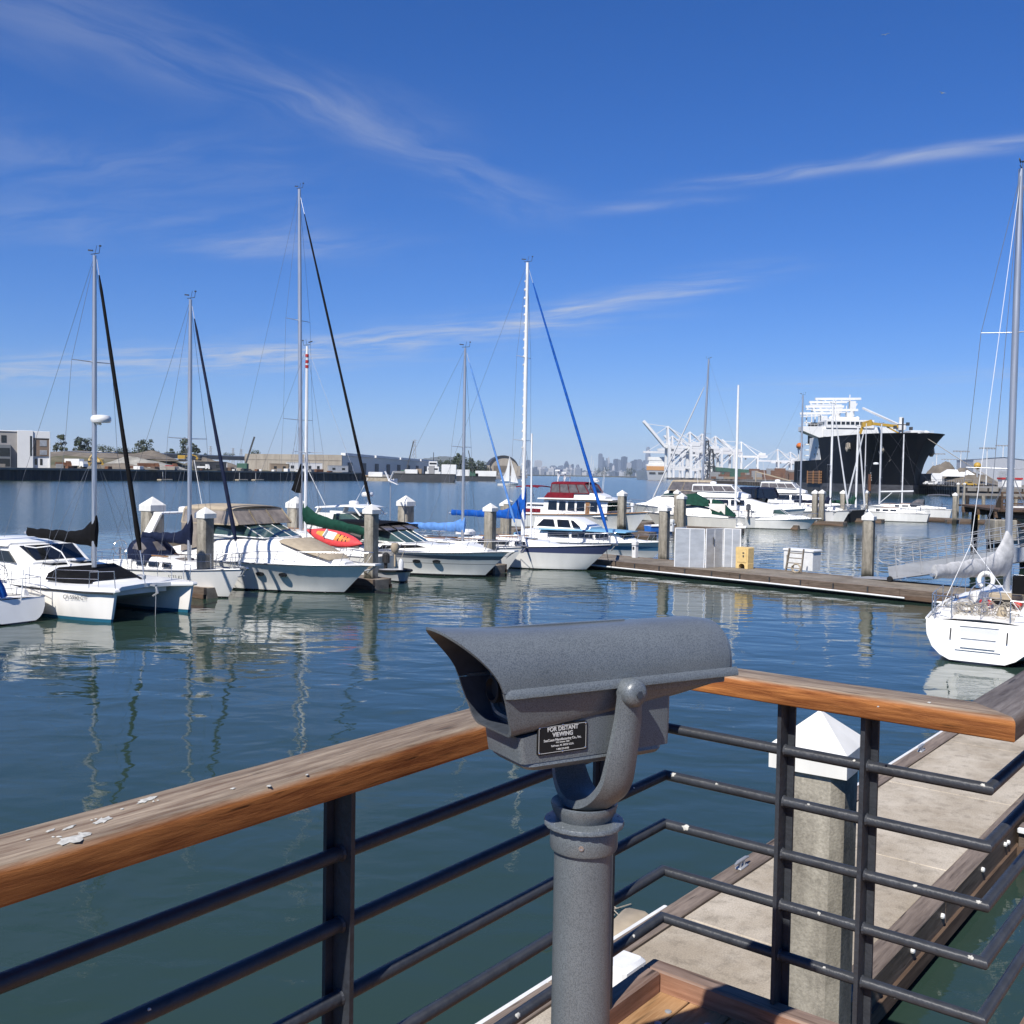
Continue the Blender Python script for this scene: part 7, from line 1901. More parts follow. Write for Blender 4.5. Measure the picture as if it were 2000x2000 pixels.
for dx in (0, 0.55):
    m_ = MB(); m_.tube([(dx, 0, -1.5), (dx, 0, 4.1)], .17, 10); m_.build('pile', M['dark_timber'], gp, smooth=50)
m_ = MB()
for k in range(9): m_.box((1.25, 0.1, 1.5 + .24 * k), (.9, .1, .15))
m_.box((1.25, 0.2, 2.4), (1.0, .05, 2.3)); m_.build('louvre_panel', M['plastic_white'], gp)
lbk = thing('landing_block', 'pale concrete block under the top of the gangway', 'concrete block', gx(1951, 55.5)); m_ = MB(); m_.bbox((.3, .4, 2.4), (1.2, 1.2, 1.1), .03); m_.build('block', M['pile_concrete'], lbk); m_ = MB(); m_.tube([(.3, .4, -1.5), (.3, .4, 1.84)], .3, 12); m_.build('post', M['dark_timber'], lbk, smooth=50)
# ---------------------------------------------------------------- the black ship
random.seed(44)
SAZ = radians(183)
stem = gx(1784, 372)
sh = thing('cargo_ship', 'huge black hulled cargo ship with white bridge and yellow crane', 'ship', (0, 0, 0))
SL = 132.0; sd_ = V(sin(SAZ), cos(SAZ), 0)
sh.location = V(stem.x, stem.y, 0) - sd_ * SL; sh.rotation_euler = (0, 0, pi / 2 - SAZ)
material('ship_black', (0.006, 0.007, 0.010), 0.6, spec=0.08, var=0.25, scale=0.12, stretch=(1, 1, 0.4))
material('ship_boot', (0.085, 0.085, 0.092), 0.7, var=0.3, scale=0.25, stretch=(0.6, 1, 3))
# sections: half breadth at several heights
def sec(t):
    # t 0 stern .. 1 stem at waterline
    full = 14.0
    wl = full * max(0.0, 1 - max(0, (t - 0.62) / 0.38) ** 2.0)
    dk = full * max(0.0, 1 - max(0, (t - 0.86) / 0.14) ** 2.6 * 0.86)
    return wl, dk
ZM = 13.6            # main deck aft; forecastle top further up
rings = []; n = 34
for i in range(n + 1):
    t = i / n; t = 1 - (1 - t) ** 1.3
    wl, dk = sec(t)
    fc = max(0, min(1, (t - 0.42) / 0.012)); ov = 11 * fc * max(0, 1 - max(0, t - .43) / .16)
    zt = ZM + (24.4 - 2.6 * t - ZM) * fc
    ring = []
    for k, z in enumerate((-2, 0.0, 3.5, 7.5, 11.0, 13.6)):
        f = max(0, z) / 22.0; y = wl + (dk - wl) * (f ** 2.3)
        rk = 8.5 * max(0, (z - 8.5) / 13.5) ** 1.15 * t ** 8
        ring.append((t * SL + rk, y, z))
    for f2 in (0.35, 0.7, 1.0):
        z = 13.6 + (zt - 13.6) * f2 + (0.001 * f2)
        f = z / 22.0; y = wl + (dk - wl) * (min(1, f) ** 2.3)
        rk = 8.5 * max(0, (z - 8.5) / 13.5) ** 1.15 * t ** 8
        ring.append((t * SL + rk - ov * f2, y, z))
    rings.append([(x, -y, z) for x, y, z in reversed(ring)] + ring)
m_ = MB(); m_.loft(rings, closed=True, caps=True); shl = m_.build('hull', M['ship_black'], sh, smooth=32)
boot = []
for r in rings:
    k = len(r) // 2
    lo = [Vector(r[k + 1]), Vector(r[k + 2])]; a, b_ = lo[0], lo[0].lerp(lo[1], 0.95)
    boot.append([V(b_.x, -b_.y - 0.06, b_.z), V(a.x, -a.y - .06, a.z - .3), V(a.x, a.y + .06, a.z - .3), V(b_.x, b_.y + .06, b_.z)])
m_ = MB(); m_.loft(boot, closed=False); m_.build('boot_top', M['ship_boot'], sh, smooth=40)
# bulwark lip and fairleads
m_ = MB()
for e in (len(rings[0]) // 2 - 1 + 9, 0): 
    m_.tube([Vector(r[-1] if e else r[0]) + V(0, 0, 0.05) for r in rings if r[0][2] > 20.5], 0.22, 6)
m_.build('bulwark_rail', M['ship_black'], sh, smooth=50)
def shy(x, z):
    t = min(1, x / SL); wl, dk = sec(t); return wl + (dk - wl) * (max(0, z) / 22) ** 2.3
# anchors and hawse pockets on both bows
for x, z, sd in ((97, 18, -1), (123, 16.5, -1), (118, 16, 1)):
    y = shy(x, z)
    m_ = MB(); m_.lathe([(1.5, -0.6), (1.75, .12), (1.35, .2), (1.1, -.4), (0, -.5)], 16, (0, 0, 0), 'Y'); m_.xf(Matrix.Translation((x, sd * (y - .1), z)) @ Matrix.Rotation(-.5 * sd, 4, 'Z') @ Matrix.Rotation(-.5 * sd, 4, 'X') @ (Matrix.Identity(4) if sd > 0 else Matrix.Rotation(pi, 4, 'Z'))); m_.build('hawse_pipe', M['steel_dark'], sh, smooth=40)
    m_ = MB(); c = V(x - .2, sd * (y + .35), z - .9)
    c.y += sd * .5; m_.bar(c + V(0, 0, 2.6), c, .7, .7); m_.bar(c + V(-2.4, 0, .5), c + V(0, 0, -.7), .8, .7); m_.bar(c + V(2.4, 0, .5), c + V(0, 0, -.7), .8, .7); m_.bar(c + V(-2.4, 0, .5), c + V(-1.8, 0, 2.3), .5, .8); m_.bar(c + V(2.4, 0, .5), c + V(1.8, 0, 2.3), .5, .8); m_.build('anchor', M['beige_wall'], sh)
# draught and bulbous-bow marks
m_ = MB()
for k in range(4): m_.box((112 - k * 0.0, -shy(112, 5 + k) - .12, 5 + k * .9), (.5, .1, .5))
m_.build('draught_marks', M['plate_ink'], sh)
# white house and bridge with wings
def hbox(x0, x1, y0, y1, z0, z1, name, mat='ship_white'):
    m_ = MB(); m_.bbox(((x0 + x1) / 2, (y0 + y1) / 2, (z0 + z1) / 2), (x1 - x0, y1 - y0, z1 - z0), .12); return m_.build(name, M[mat], sh, smooth=30)
h1 = hbox(24, 45, -12.5, 12.5, ZM, 24.0, 'accommodation')
hbox(27, 46, -11.5, 11.5, 24.02, 27.6, 'bridge_deck')
m_ = MB(); m_.loft([[(36, -20.5, 28.6), (36, 20.5, 28.6), (36, 20.5, 26.6), (36, 13, 23.6), (36, -13, 23.6), (36, -20.5, 26.6)], [(45, -20.5, 28.6), (45, 20.5, 28.6), (45, 20.5, 26.6), (45, 13, 23.6), (45, -13, 23.6), (45, -20.5, 26.6)]], caps=True)
m_.build('bridge_wing', M['ship_white'], sh)
m_ = MB()
for yy0, yy1 in ((-20.4, -11.6), (11.6, 20.4)):
    for x in (36.1, 44.9): m_.bar((x, yy0, 29.8), (x, yy1, 29.8), .1, .1)
    for k in range(6): m_.bar((44.9, yy0 + k * 1.7, 28.6), (44.9, yy0 + k * 1.7, 29.8), .08, .08)
m_.build('wing_rail', M['ship_white'], sh)
br = hbox(30, 46.5, -10.5, 10.5, 28.0, 31.6, 'wheelhouse')
for k in range(10):
    m_ = MB(); m_.box((46.6, -9.3 + k * 2.05, 30.2), (.2, 1.5, 1.2)); m_.build('bridge_window', M['glass_dark'], br)
for k in range(6):
    m_ = MB(); m_.box((32 + k * 2.0, -10.6, 30.2), (1.4, .2, 1.2)); m_.build('bridge_window', M['glass_dark'], br)
for k in range(4):
    m_ = MB(); m_.box((34.5 + k * 2.6, -12.6, 16.3 + (k % 2) * 3), (.7, .2, .9)); m_.build('porthole', M['glass_dark'], h1)
hbox(30, 38, -6, 6, 31.62, 33.4, 'monkey_island')
hbox(18, 23.5, -12, -6, 21, 31.5, 'funnel', 'ship_black')
m_ = MB(); m_.tube([(36, -4, 33), (36, -4, 39)], .3, 8); m_.tube([(36, 3, 33), (36, 3, 38)], .25, 8); m_.sphere((41, -7, 32.6), 1.1, 12, 8); m_.sphere((32, 7, 33), 1.1, 12, 8); m_.build('mast', M['ship_white'], sh, smooth=50)
# orange free-fall boat on its cradle aft, stairs
m_ = MB(); m_.sphere((0, 0, 0), 1, 12, 8, (3.6, 1.5, 1.6)); m_.xf(Matrix.Translation((5, -12.8, 21.0))); m_.build('lifeboat', M['orange_paint'], sh, smooth=60)
m_ = MB()
for x in (3, 7): m_.bar((x, -12.8, ZM), (x, -12.8, 19.6), .4, .4)
m_.bar((1, -12.8, 19.2), (9, -12.8, 19.2), .5, .4); m_.build('lifeboat_davit', M['ship_white'], sh)
for k in range(3):
    m_ = MB(); m_.box((22.5, -13.4, 16.0 + k * 2.6), (2.6, 1.6, .5)); m_.build('stair_platform', M['ship_white'], sh)
m_ = MB(); m_.bar((2, -13.9, ZM + .9), (46, -13.9, ZM + .9), .1, .1); m_.bar((2, -13.9, ZM + .45), (46, -13.9, ZM + .45), .08, .08)
for k in range(16): m_.bar((2 + 2.8 * k, -13.9, ZM), (2 + 2.8 * k, -13.9, ZM + .9), .08, .08)
m_.build('deck_rail', M['ship_white'], sh)
# white deck cranes aft of the bridge, jibs stowed crosswise
for k, (x, zt, y0, y1) in enumerate(((6, 42.2, -9, 9), (12, 39.6, -12, 6), (18, 37.6, -10, 11), (23, 35.6, -17, -2), (1, 44.2, -5, 17))):
    m_ = MB(); m_.bar((x, y0, zt), (x, y1, zt + .3), 1.3, 1.1); m_.bar((x + 1.2, y0, zt - 1.4), (x + 1.2, y1 - 6, zt - 1.0), .6, .5)
    for q in range(5):
        yy = y0 + (y1 - 6 - y0) * q / 4; m_.bar((x, yy, zt), (x + 1.2, yy + 1.2, zt - 1.2), .25, .25)
    m_.build('crane_jib', M['ship_white'], sh)
    m_ = MB(); m_.tube([(x, y1 - 4, ZM), (x, y1 - 4, zt - 2.5)], 1.1, 12); m_.box((x, y1 - 4, zt - 3), (2.6, 2.8, 4.2)); m_.bar((x - 1.2, y1 - 5, zt - 1), (x - 1.2, y1 - 5, zt + 2.4), .4, .4); m_.bar((x, y0 + 3, 30), (x, y0 + 3, zt), .5, .5); m_.bar((x + 1, y1 - 9, 28), (x + 1, y1 - 2, zt - 2), .5, .5); m_.bar((x, y1 - 4, 31), (x, y0 + 2, 31.5), .5, .5); m_.build('crane_post', M['ship_white'], sh, smooth=40)
m_ = MB(); m_.bar((30, 10, 38), (84, 12, 26.5), .8, .8); m_.build('crane_jib', M['ship_white'], sh)
# yellow stores crane on the forecastle
m_ = MB(); m_.loft([[(88, -7.0, 26.2), (88, -7.0, 28.2), (90, -7.0, 28.2), (90, -7.0, 26.2)], [(88, -3.4, 26.9), (88, -3.4, 29.4), (90, -3.4, 29.4), (90, -3.4, 26.9)], [(88.3, -2.8, 27.2), (88.3, -2.8, 28.3), (89.7, -2.8, 28.3), (89.7, -2.8, 27.2)], [(88.3, 8, 26.2), (88.3, 8, 27.3), (89.7, 8, 27.3), (89.7, 8, 26.2)]], caps=True); m_.bar((89, 3, 26.6), (89, 8, 24), .5, .5); m_.bar((89, -6.6, 26.6), (89, -7.6, 23.6), .9, .9); m_.build('stores_crane', M['yellow_paint'], sh)
m_ = MB(); m_.tube([(89, 8.6, 22.6), (89, 8.6, 30.5)], .9, 10); m_.box((89, 8.6, 26.6), (3, 2.6, 2.6)); m_.build('crane_post', M['ship_white'], sh, smooth=40)
m_ = MB(); m_.tube([(118, 0, 21), (118, 0, 28.5)], .35, 8); m_.bar((118, -2, 26), (118, 2, 26), .3, .3)
for y, z in ((-2.5, 25), (2.2, 26.3), (3.4, 24.6)): m_.box((117, y, z), (1.2, 1.0, 1.2))
m_.build('foremast', M['steel_dark'], sh)
hbox(104, 112, 5, 11.5, 21.3, 24.2, 'deck_house'); hbox(116, 121, 7, 9, 21.4, 23.5, 'winch_house')
m_ = MB(); m_.box((126, 6.2, 22.6), (4.5, 3.5, .12)); 
for dx in (-2, 0, 2):
    for dy in (-1.6, 1.6): m_.bar((126 + dx, 6.2 + dy, 21.5), (126 + dx, 6.2 + dy, 23.4), .1, .1)
for dy in (-1.6, 1.6): m_.bar((123.8, 6.2 + dy, 23.4), (128.2, 6.2 + dy, 23.4), .1, .1)
m_.build('bow_platform', M['ship_white'], sh)
# timber fender on the side, mooring lines
m_ = MB()
for k in range(5): m_.bar((30, -14.5, 3.6 + k * 1.15), (56, -14.5, 3.6 + k * 1.15), .5, .8)
for k in range(3): m_.bar((32 + k * 11, -14.95, 3.0), (32 + k * 11, -14.95, 8.8), .4, .4)
m_.build('timber_fender', M['teak'], sh)
m_ = MB(); m_.box((111, -shy(111, 3.8) - .35, 4.0), (2.2, .5, 6.4)); m_.build('rusty_fender', M['rust'], sh)
for a, b_ in (((130, -6, 21), (92, -13.4, 14)), ((136, -3, 21), (124, -6.5, 12)), ((138, 1, 21), (150, 24, 4.2)), ((128, -8, 20.5), (112, -11, 15))):
    m_ = MB(); m_.tube([a, Vector(a).lerp(Vector(b_), .5) + V(0, 0, -.4), b_], .12, 5); m_.build('mooring_line', M['rope'], sh, smooth=60)

# ---------------------------------------------------------------- right hand wharf, lights, sheds
q0, q1, q2 = gx(1788, 400), gx(1885, 330), gx(2160, 300)
wh = thing('wharf', 'dark wharf front beside the black ship', 'wharf', (0, 0, 0))
m_ = MB(); m_.loft([[p + V(0, 0, z) for z in (-.5, 2.0)] + [p + V(6, 60, z) for z in (2.0, -.5)] for p in (q0, q1, q2)], caps=True); m_.build('wharf_wall', M['steel_dark'], wh)
m_ = MB(); m_.loft([[p + V(-.3, -1.2, 2.0), p + V(-.3, -1.2, 3.4), p + V(6, 60, 3.5), p + V(6, 60, 2.0)] for p in (q0, q1, q2)], caps=True); m_.build('wharf_deck', M['quay'], wh)
m_ = MB()
for a, b_ in ((q0, q1), (q1, q2)):
    n = int((b_ - a).length / 3.2)
    for k in range(n): 
        p = a.lerp(b_, k / n) + V(-.2, -1.5, 0); m_.tube([p + V(0, 0, -.5), p + V(0, 0, 3.1)], .28, 6)
m_.build('fender_pile', M['dark_timber'], wh, kind='stuff')
m_ = MB()
for a, b_ in ((q0, q1), (q1, q2)):
    n = int((b_ - a).length / 3)
    for k in range(n): p = a.lerp(b_, k / n) + V(0, 1, 3.4); m_.tube([p, p + V(0, 0, 2.2)], .06, 4)
    for h in (1.1, 2.2): m_.bar(a + V(0, 1, 3.4 + h), b_ + V(0, 1, 3.4 + h), .06, .06)
m_.build('wharf_fence', M['galv'], wh)
fb_ = thing('barge', 'grey dock fender block between the ship bow and the wharf', 'barge', gx(1796, 385)); m_ = MB(); m_.bbox((0, 6, 3.6), (13, 14, 8.2), .3); m_.build('hull', M['steel_dark'], fb_); m_ = MB(); m_.bbox((-3, 6, 9.0), (7, 9, 2.6), .2); m_.build('deck_block', M['steel_dark'], fb_)
def light_mast(px, Y, ptop, label, arms=True, r=.35):
    p = gx(px, Y, 3.5); top = at(px, ptop, Y).z
    t_ = thing('light_mast', label, 'light mast', p, group='tall light masts at the port')
    m_ = MB(); m_.tube([(0, 0, 0), (0, 0, top - 3.5)], [r, r * .6], 8); m_.build('pole', M['crane_white'], t_, smooth=50)
    if arms:
        m_ = MB(); w = 5.0 * Y / 700; m_.bar((-w, 0, top - 3.5), (w, 0, top - 3.5), .5, .5)
        for k in range(6): m_.box((-w + w * 2 * k / 5, -.4, top - 3.7), (.9 * Y / 700, .8, .8))
        m_.build('lamp_bar', M['galv'], t_)
for i, (px, ptop, Y) in enumerate(((1792, 892, 800), (1828, 886, 640), (1853, 897, 900), (1875, 881, 560), (1926, 875, 500), (1821, 902, 950), (1884, 895, 800), (1957, 870, 620))):
    light_mast(px, Y, ptop, 'tall port light mast, ' + ('leftmost, right at the ship bow', 'second prominent one from the ship bow, striped', 'slim one above the brown heaps', 'tall one above the white tent', 'tall one before the big grey shed', 'very slim one close behind the striped mast', 'slim one left of the big grey shed', 'one rising above the shed roof at right')[i], arms=i not in (5, 6))
sdx = thing('shed', 'big grey port shed with a pale roof behind the right pier', 'shed', gx(1948, 620, 3.5), radians(-8)); m_ = MB(); m_.prism([(-17, 0), (19, 0), (19, 14), (0, 16.2), (-17, 15)], -10, 25, 'XZ'); m_.build('wall', M['panel_metal'], sdx); m_ = MB(); m_.loft([[(-17.5, -10.5, 15.1), (0, -10.5, 16.4), (19.5, -10.5, 14.1)], [(-17.5, 26, 15.1), (0, 26, 16.4), (19.5, 26, 14.1)]], closed=False); m_.build('roof', M['beige_wall'], sdx); m_ = MB(); m_.box((2, -10.2, 4), (9, .3, 8)); m_.build('door', M['galv'], sdx)
def heap(px, Y, w, h, mat, label, cat='heap', seed=0, d=None):
    c = gx(px, Y, 3.4); d = d or w
    m_ = MB(); vs = []; fs = []; n = 26
    for j in range(n + 1):
        for i in range(n + 1):
            x = -1 + 2 * i / n; y = -1 + 2 * j / n; r = sqrt(x * x + y * y)
            z = max(0, 1 - r ** 1.4) * (1 + .5 * noise.noise(Vector((x * 2 + seed, y * 2, seed)))) + .10 * noise.noise(Vector((x * 9, y * 9, seed))) * (r < 1)
            vs.append((x * w / 2, y * d / 2, max(-.3, h * z - .05)))
    for j in range(n):
        for i in range(n): a = j * (n + 1) + i; fs.append((a, a + 1, a + n + 2, a + n + 1))
    m_.add(vs, fs); o = m_.build('heap', mat, smooth=40); o.location = c
    return tag(o, label, cat)
heap(1842, 560, 26, 12, M['brown_dirt'], 'tall brown scrap heap behind the white pier sign', seed=3)
heap(1890, 520, 34, 8, M['brown_dirt'], 'long low brown scrap heap left of the grey shed', seed=5, d=16)
tn_ = thing('marquee', 'white tent roof at the port behind the wharf', 'tent', gx(1868, 520, 3.5)); m_ = MB(); m_.loft([[(-9, -5, 4), (9, -5, 4), (9, 5, 4), (-9, 5, 4)], [(-5, -.2, 7.5), (5, -.2, 7.5), (5, .2, 7.5), (-5, .2, 7.5)]], caps=True); m_.build('canopy', M['ship_white'], tn_); m_ = MB()
for x in (-8.5, 0, 8.5): m_.tube([(x, -4.6, 0), (x, -4.6, 4)], .15, 6)
m_.build('tent_pole', M['galv'], tn_)
bd = thing('billboard', 'blank white board facing the basin on the wharf', 'board', gx(1829, 375, 3.5)); m_ = MB(); m_.bbox((0, 0, 2.9), (4.0, .3, 3.0), .05); m_.build('board', M['ship_white'], bd); m_ = MB()
for x in (-1.5, 1.5): m_.bar((x, .3, 0), (x, .3, 4), .2, .2)
m_.build('leg', M['galv'], bd)
rd = thing('shed', 'small red and white shed on the wharf at the far right', 'shed', gx(1972, 330, 3.5)); m_ = MB(); m_.bbox((0, 0, 1.2), (6.2, 3, 2.4), .05); m_.build('wall', M['ship_white'], rd); m_ = MB(); m_.box((0, 0, 2.7), (6.8, 3.4, .6)); m_.build('roof', M['red_paint'], rd)
yd = thing('crane_ball', 'yellow round tank above the brown heap left of the shed', 'tank', gx(1908, 515, 3.5)); m_ = MB(); m_.sphere((0, 0, 9.5), 1.8, 14, 9); m_.build('tank', M['yellow_paint'], yd, smooth=60); m_ = MB(); m_.tube([(0, 0, 0), (0, 0, 8)], .5, 8); m_.build('stand', M['galv'], yd)
def car(p, rz, col, label, cat='car', s=1.0, van=False, group='cars parked on the wharf'):
    t_ = thing('parked_car', label, cat, p, rz, group); t_.scale = (s, s, s)
    prof = [(-2.2, .35), (-2.2, .85), (-1.7, .95), (-1.2, 1.42), (.4, 1.42), (1.1, .95), (2.1, .82), (2.2, .35)] if not van else [(-2.4, .35), (-2.4, 1.9), (1.2, 1.95), (1.9, 1.1), (2.4, 1.0), (2.4, .35)]
    m_ = MB(); m_.prism(prof, -.85, .85, 'XZ'); m_.build('body', M[col], t_)
    m_ = MB()
    for sd in (-1, 1): m_.prism([(-1.1, .98), (-.95, 1.34), (.32, 1.34), (.85, .98)], sd * .855, sd * .87, 'XZ')
    m_.build('side_glass', M['glass_dark'], t_)
    for x in (-1.4, 1.4):
        m_ = MB(); m_.lathe([(0, -.92), (.34, -.92), (.34, .92), (0, .92)], 12, (x, 0, .34), 'Y'); m_.build('wheel', M['tyre'], t_, smooth=40)
for i, (px, col, nm_) in enumerate(((1816, 'ship_white', 'white car parked left of the blank board'), (1836, 'ship_white', 'white car parked right of the blank board'), (1846, 'panel_metal', 'silver car parked right of the two white cars'), (1858, 'steel_dark', 'dark car parked next to the silver one'), (1893, 'yellow_paint', 'yellow cart parked behind the slim piles'))):
    car(gx(px, 372 - i * 6, 3.5), 0.05, col, nm_)
# near pier of grey piles with its own float, in front of the wharf
p1 = thing('concrete_pier', 'low grey pier on pale piles left of the timber pier', 'pier', gx(1887, 160), -.12)
m_ = MB(); m_.box((6, 2, 3.0), (14, 4, .35)); m_.build('pier_deck', M['quay'], p1)
m_ = MB(); m_.box((6.5, -.5, 1.05), (13, 1.6, .3)); m_.build('walkway', M['quay'], p1)
for k in range(6):
    m_ = MB(); m_.tube([(.2 + 2.4 * k, 0, -1), (.2 + 2.4 * k, 0, 2.85)], .28, 8); m_.build('pile', M['pile_concrete'] if k % 2 else M['dark_timber'], p1, smooth=50)
m_ = MB()
for k in range(7): m_.tube([(2.1 * k - .2, .2, 3.1), (2.1 * k - .2, .2, 4.1)], .04, 5)
m_.bar((-.4, .2, 4.1), (12.8, .2, 4.1), .06, .06); m_.build('railing', M['galv'], p1)
def gull(p, rz, label, s=1.0, perched=False):
    t_ = thing('seagull', label, 'bird', p, rz); t_.scale = (s, s, s)
    m_ = MB(); rings = []
    for x, r, z in ((-.26, .012, .0), (-.18, .04, 0), (-.05, .07, 0), (.08, .065, .01), (.16, .04, .03), (.2, .045, .05), (.25, .03, .05), (.31, .006, .045)): rings.append([(x, r * cos(2 * pi * k / 8), z + r * sin(2 * pi * k / 8)) for k in range(8)])
    if perched: rings = [[(q[0] * .8 - 0 * q[2], q[1] * 1.5, q[2] * 1.3 + q[0] * .55 + .3) for q in r] for r in rings]
    m_.loft(rings, caps=True)
    if not perched:
        for sd in (-1, 1): m_.loft([[(.09, sd * .05, .03), (-.07, sd * .05, .03), (-.07, sd * .05, .02), (.09, sd * .05, .02)], [(.12, sd * .3, .14), (-.03, sd * .3, .14), (-.03, sd * .3, .13), (.12, sd * .3, .13)], [(-.02, sd * .66, .08), (-.08, sd * .66, .08), (-.08, sd * .66, .075), (-.02, sd * .66, .075)]], caps=True)
    else:
        for sd in (-1, 1): m_.tube([(0, sd * .03, 0), (0, sd * .03, .22)], .01, 5)
    m_.build('body', M['hide_white'], t_, smooth=60)
gull(at(1729, 68, 120), 1.0, 'white seagull flying high at the upper right', .75); gull(at(1841, 182, 110), 2.0, 'white seagull gliding below the other at right', .7)
gull(PP(.3, -.4, 4.47), -2.6, 'seagull perched on the timber pier rail', 1.6, True)

# ---------------------------------------------------------------- gantry cranes and the far container ship
def GB(m, a, b_, w, h, **k): m.bar(a, b_, w * 1.45, h * 1.45, **k)
def gantry(px, Y, label, rz=0.0, s=1.0, boom=0.0, mat='crane_white', group='white gantry cranes at the port', dark=False):
    t_ = thing('gantry_crane', label, 'crane', gx(px, Y, 3.5), rz, group); t_.scale = (s, s, s); mm = M[mat]
    # x points over the water, y along the quay
    for x in (0, 30):
        for y in (-9, 9):
            m_ = MB(); GB(m_, (x, y, 0), (x, y * .8, 44), 1.9, 2.2); m_.build('leg', mm, t_)
    m_ = MB()
    for x in (0, 30): GB(m_, (x, -8.6, 14), (x, 8.6, 14), 1.8, 2.2)
    for y in (-8.4, 8.4): GB(m_, (0, y, 14), (30, y * .85, 42), 1.0, 1.2, up=(0, 1, 0)); GB(m_, (0, y, 14), (30, y, 14), 1.2, 1.8)
    GB(m_, (0, -7.2, 44), (0, 7.2, 44), 1.8, 2); GB(m_, (30, -7.2, 44), (30, 7.2, 44), 1.8, 2); m_.build('portal_beam', mm, t_)
    m_ = MB()
    for y in (-2.6, 2.6): GB(m_, (-4, y, 42), (48, y, 42), 1.3, 2.6)
    m_.build('girder', mm, t_)
    m_ = MB()
    for y in (-5, 5): GB(m_, (0, y, 44), (-1, y * .25, 70), 1.2, 1.4); GB(m_, (-1, y * .25, 70), (30, y, 44), .8, .9, up=(0, 1, 0))
    GB(m_, (-1, 0, 69), (48, 0, 44), .6, .7, up=(0, 1, 0)); m_.build('apex_frame', mm, t_)
    L_ = 46; c, sn = cos(boom), sin(boom)
    m_ = MB(); tip = V(-4 - L_ * c, 0, 42 + L_ * sn)
    for y in (-2.2, 2.2): GB(m_, (-4, y, 42), tip + V(0, y * .8, 0), 1.2, 2.4)
    for k in range(1, 8): q = V(-4, 0, 42).lerp(tip, k / 8); GB(m_, q + V(0, -2, 0), q + V(0, 2, 0), .5, .5)
    m_.build('boom', mm, t_)
    m_ = MB()
    for f in (.45, .9): GB(m_, (-1, 0, 69.5), V(-4, 0, 43).lerp(tip, f), .5, .5, up=(0, 1, 0))
    m_.build('boom_stay', mm, t_)
    m_ = MB(); m_.box((38, 0, 46.4), (13, 8, 5.5)); m_.build('machinery_house', mm, t_)
    m_ = MB(); m_.box((8, 4.2, 38), (3, 2.6, 3)); m_.build('operator_cab', M['galv'], t_)
    return t_
RZC = radians(8)
gantry(1303, 1480, 'nearest white gantry crane, its boom raised beside the far container ship', RZC, 1.06, radians(48))
gantry(1346, 1560, 'white gantry crane with lowered boom right behind the raised one', RZC, 1.0, 0.0)
gantry(1330, 1900, 'smaller looking white gantry crane with raised boom between two others', RZC, 1.0, radians(50))
gantry(1312, 1720, 'white gantry crane partly behind the nearest raised one', RZC, 1.0, 0.0)
gantry(1370, 1620, 'white gantry crane with lowered boom left of the black derricks', RZC + .05, 1.0, 0.0)
gantry(1396, 1700, 'white gantry crane with lowered boom behind the black derricks', RZC + .1, 1.0, 0.0)
gantry(1447, 1750, 'white gantry crane with raised boom right of the white mast', radians(-10), 0.9, radians(44))
gantry(1518, 2050, 'white gantry crane left of the black ship, boom lowered', radians(2), 0.86, 0.0)
gantry(1543, 2250, 'faint white gantry crane touching the black ship outline', radians(2), 0.86, 0.0)
for px, h, Y, lb in ((1380, 50, 1400, 'taller black derrick frame by the grey mast'), (1389, 38, 1380, 'shorter black derrick frame by the grey mast')):
    t_ = thing('derrick', lb, 'derrick', gx(px, Y, 3.5), group='black derricks at the port')
    m_ = MB(); w = 5.5
    for sd in (-1, 1): m_.bar((sd * w, 0, 0), (sd * 1.6, 0, h), 1.3, 1.3); m_.bar((sd * w, 4, 0), (sd * 1.6, 2, h), 1.2, 1.2)
    for k in range(7):
        f0, f1 = k / 7, (k + 1) / 7; a = w + (1.6 - w) * f0; b_ = w + (1.6 - w) * f1
        m_.bar((-a, 0, h * f0), (b_, 0, h * f1), .6, .6); m_.bar((a, 0, h * f0), (-b_, 0, h * f1), .6, .6)
    m_.build('tower', M['crane_black'], t_); m_ = MB(); m_.box((0, 1.5, h + .8), (4.5, 3, 2)); m_.bar((0, 0, h), (12, 0, h * .55), .7, .7); m_.build('head', M['crane_black'], t_); m_ = MB(); m_.box((0, 2, h * .42), (11, 6, 2)); m_.build('platform', M['crane_black'], t_)
cs = thing('container_ship', 'distant grey container ship stern with an orange band under the cranes', 'ship', gx(1287, 1500))
m_ = MB(); m_.loft([[(-16, 0, -1), (11, 0, -1), (12.5, 0, 14), (-18.5, 0, 14)], [(-14, 150, -1), (14, 150, -1), (16, 150, 14), (-16, 150, 14)]], caps=True); m_.build('hull', M['panel_metal'], cs)
m_ = MB(); m_.box((-4, -.2, 17), (29, .6, 6)); m_.build('orange_band', material('band_orange', (.55, .28, .10), .6), cs); m_ = MB(); m_.box((-3, 6, 21.5), (31, 12, 3)); m_.box((-3, 6, 31), (26, 11, 5)); m_.box((-3, 6, 26), (24, 10, 8)); m_.build('accommodation', M['ship_white'], cs)
m_ = MB(); 
for x in (-10, 3): m_.box((x, -.6, 10), (9, .5, 2.6))
m_.build('stern_opening', M['steel_dark'], cs)
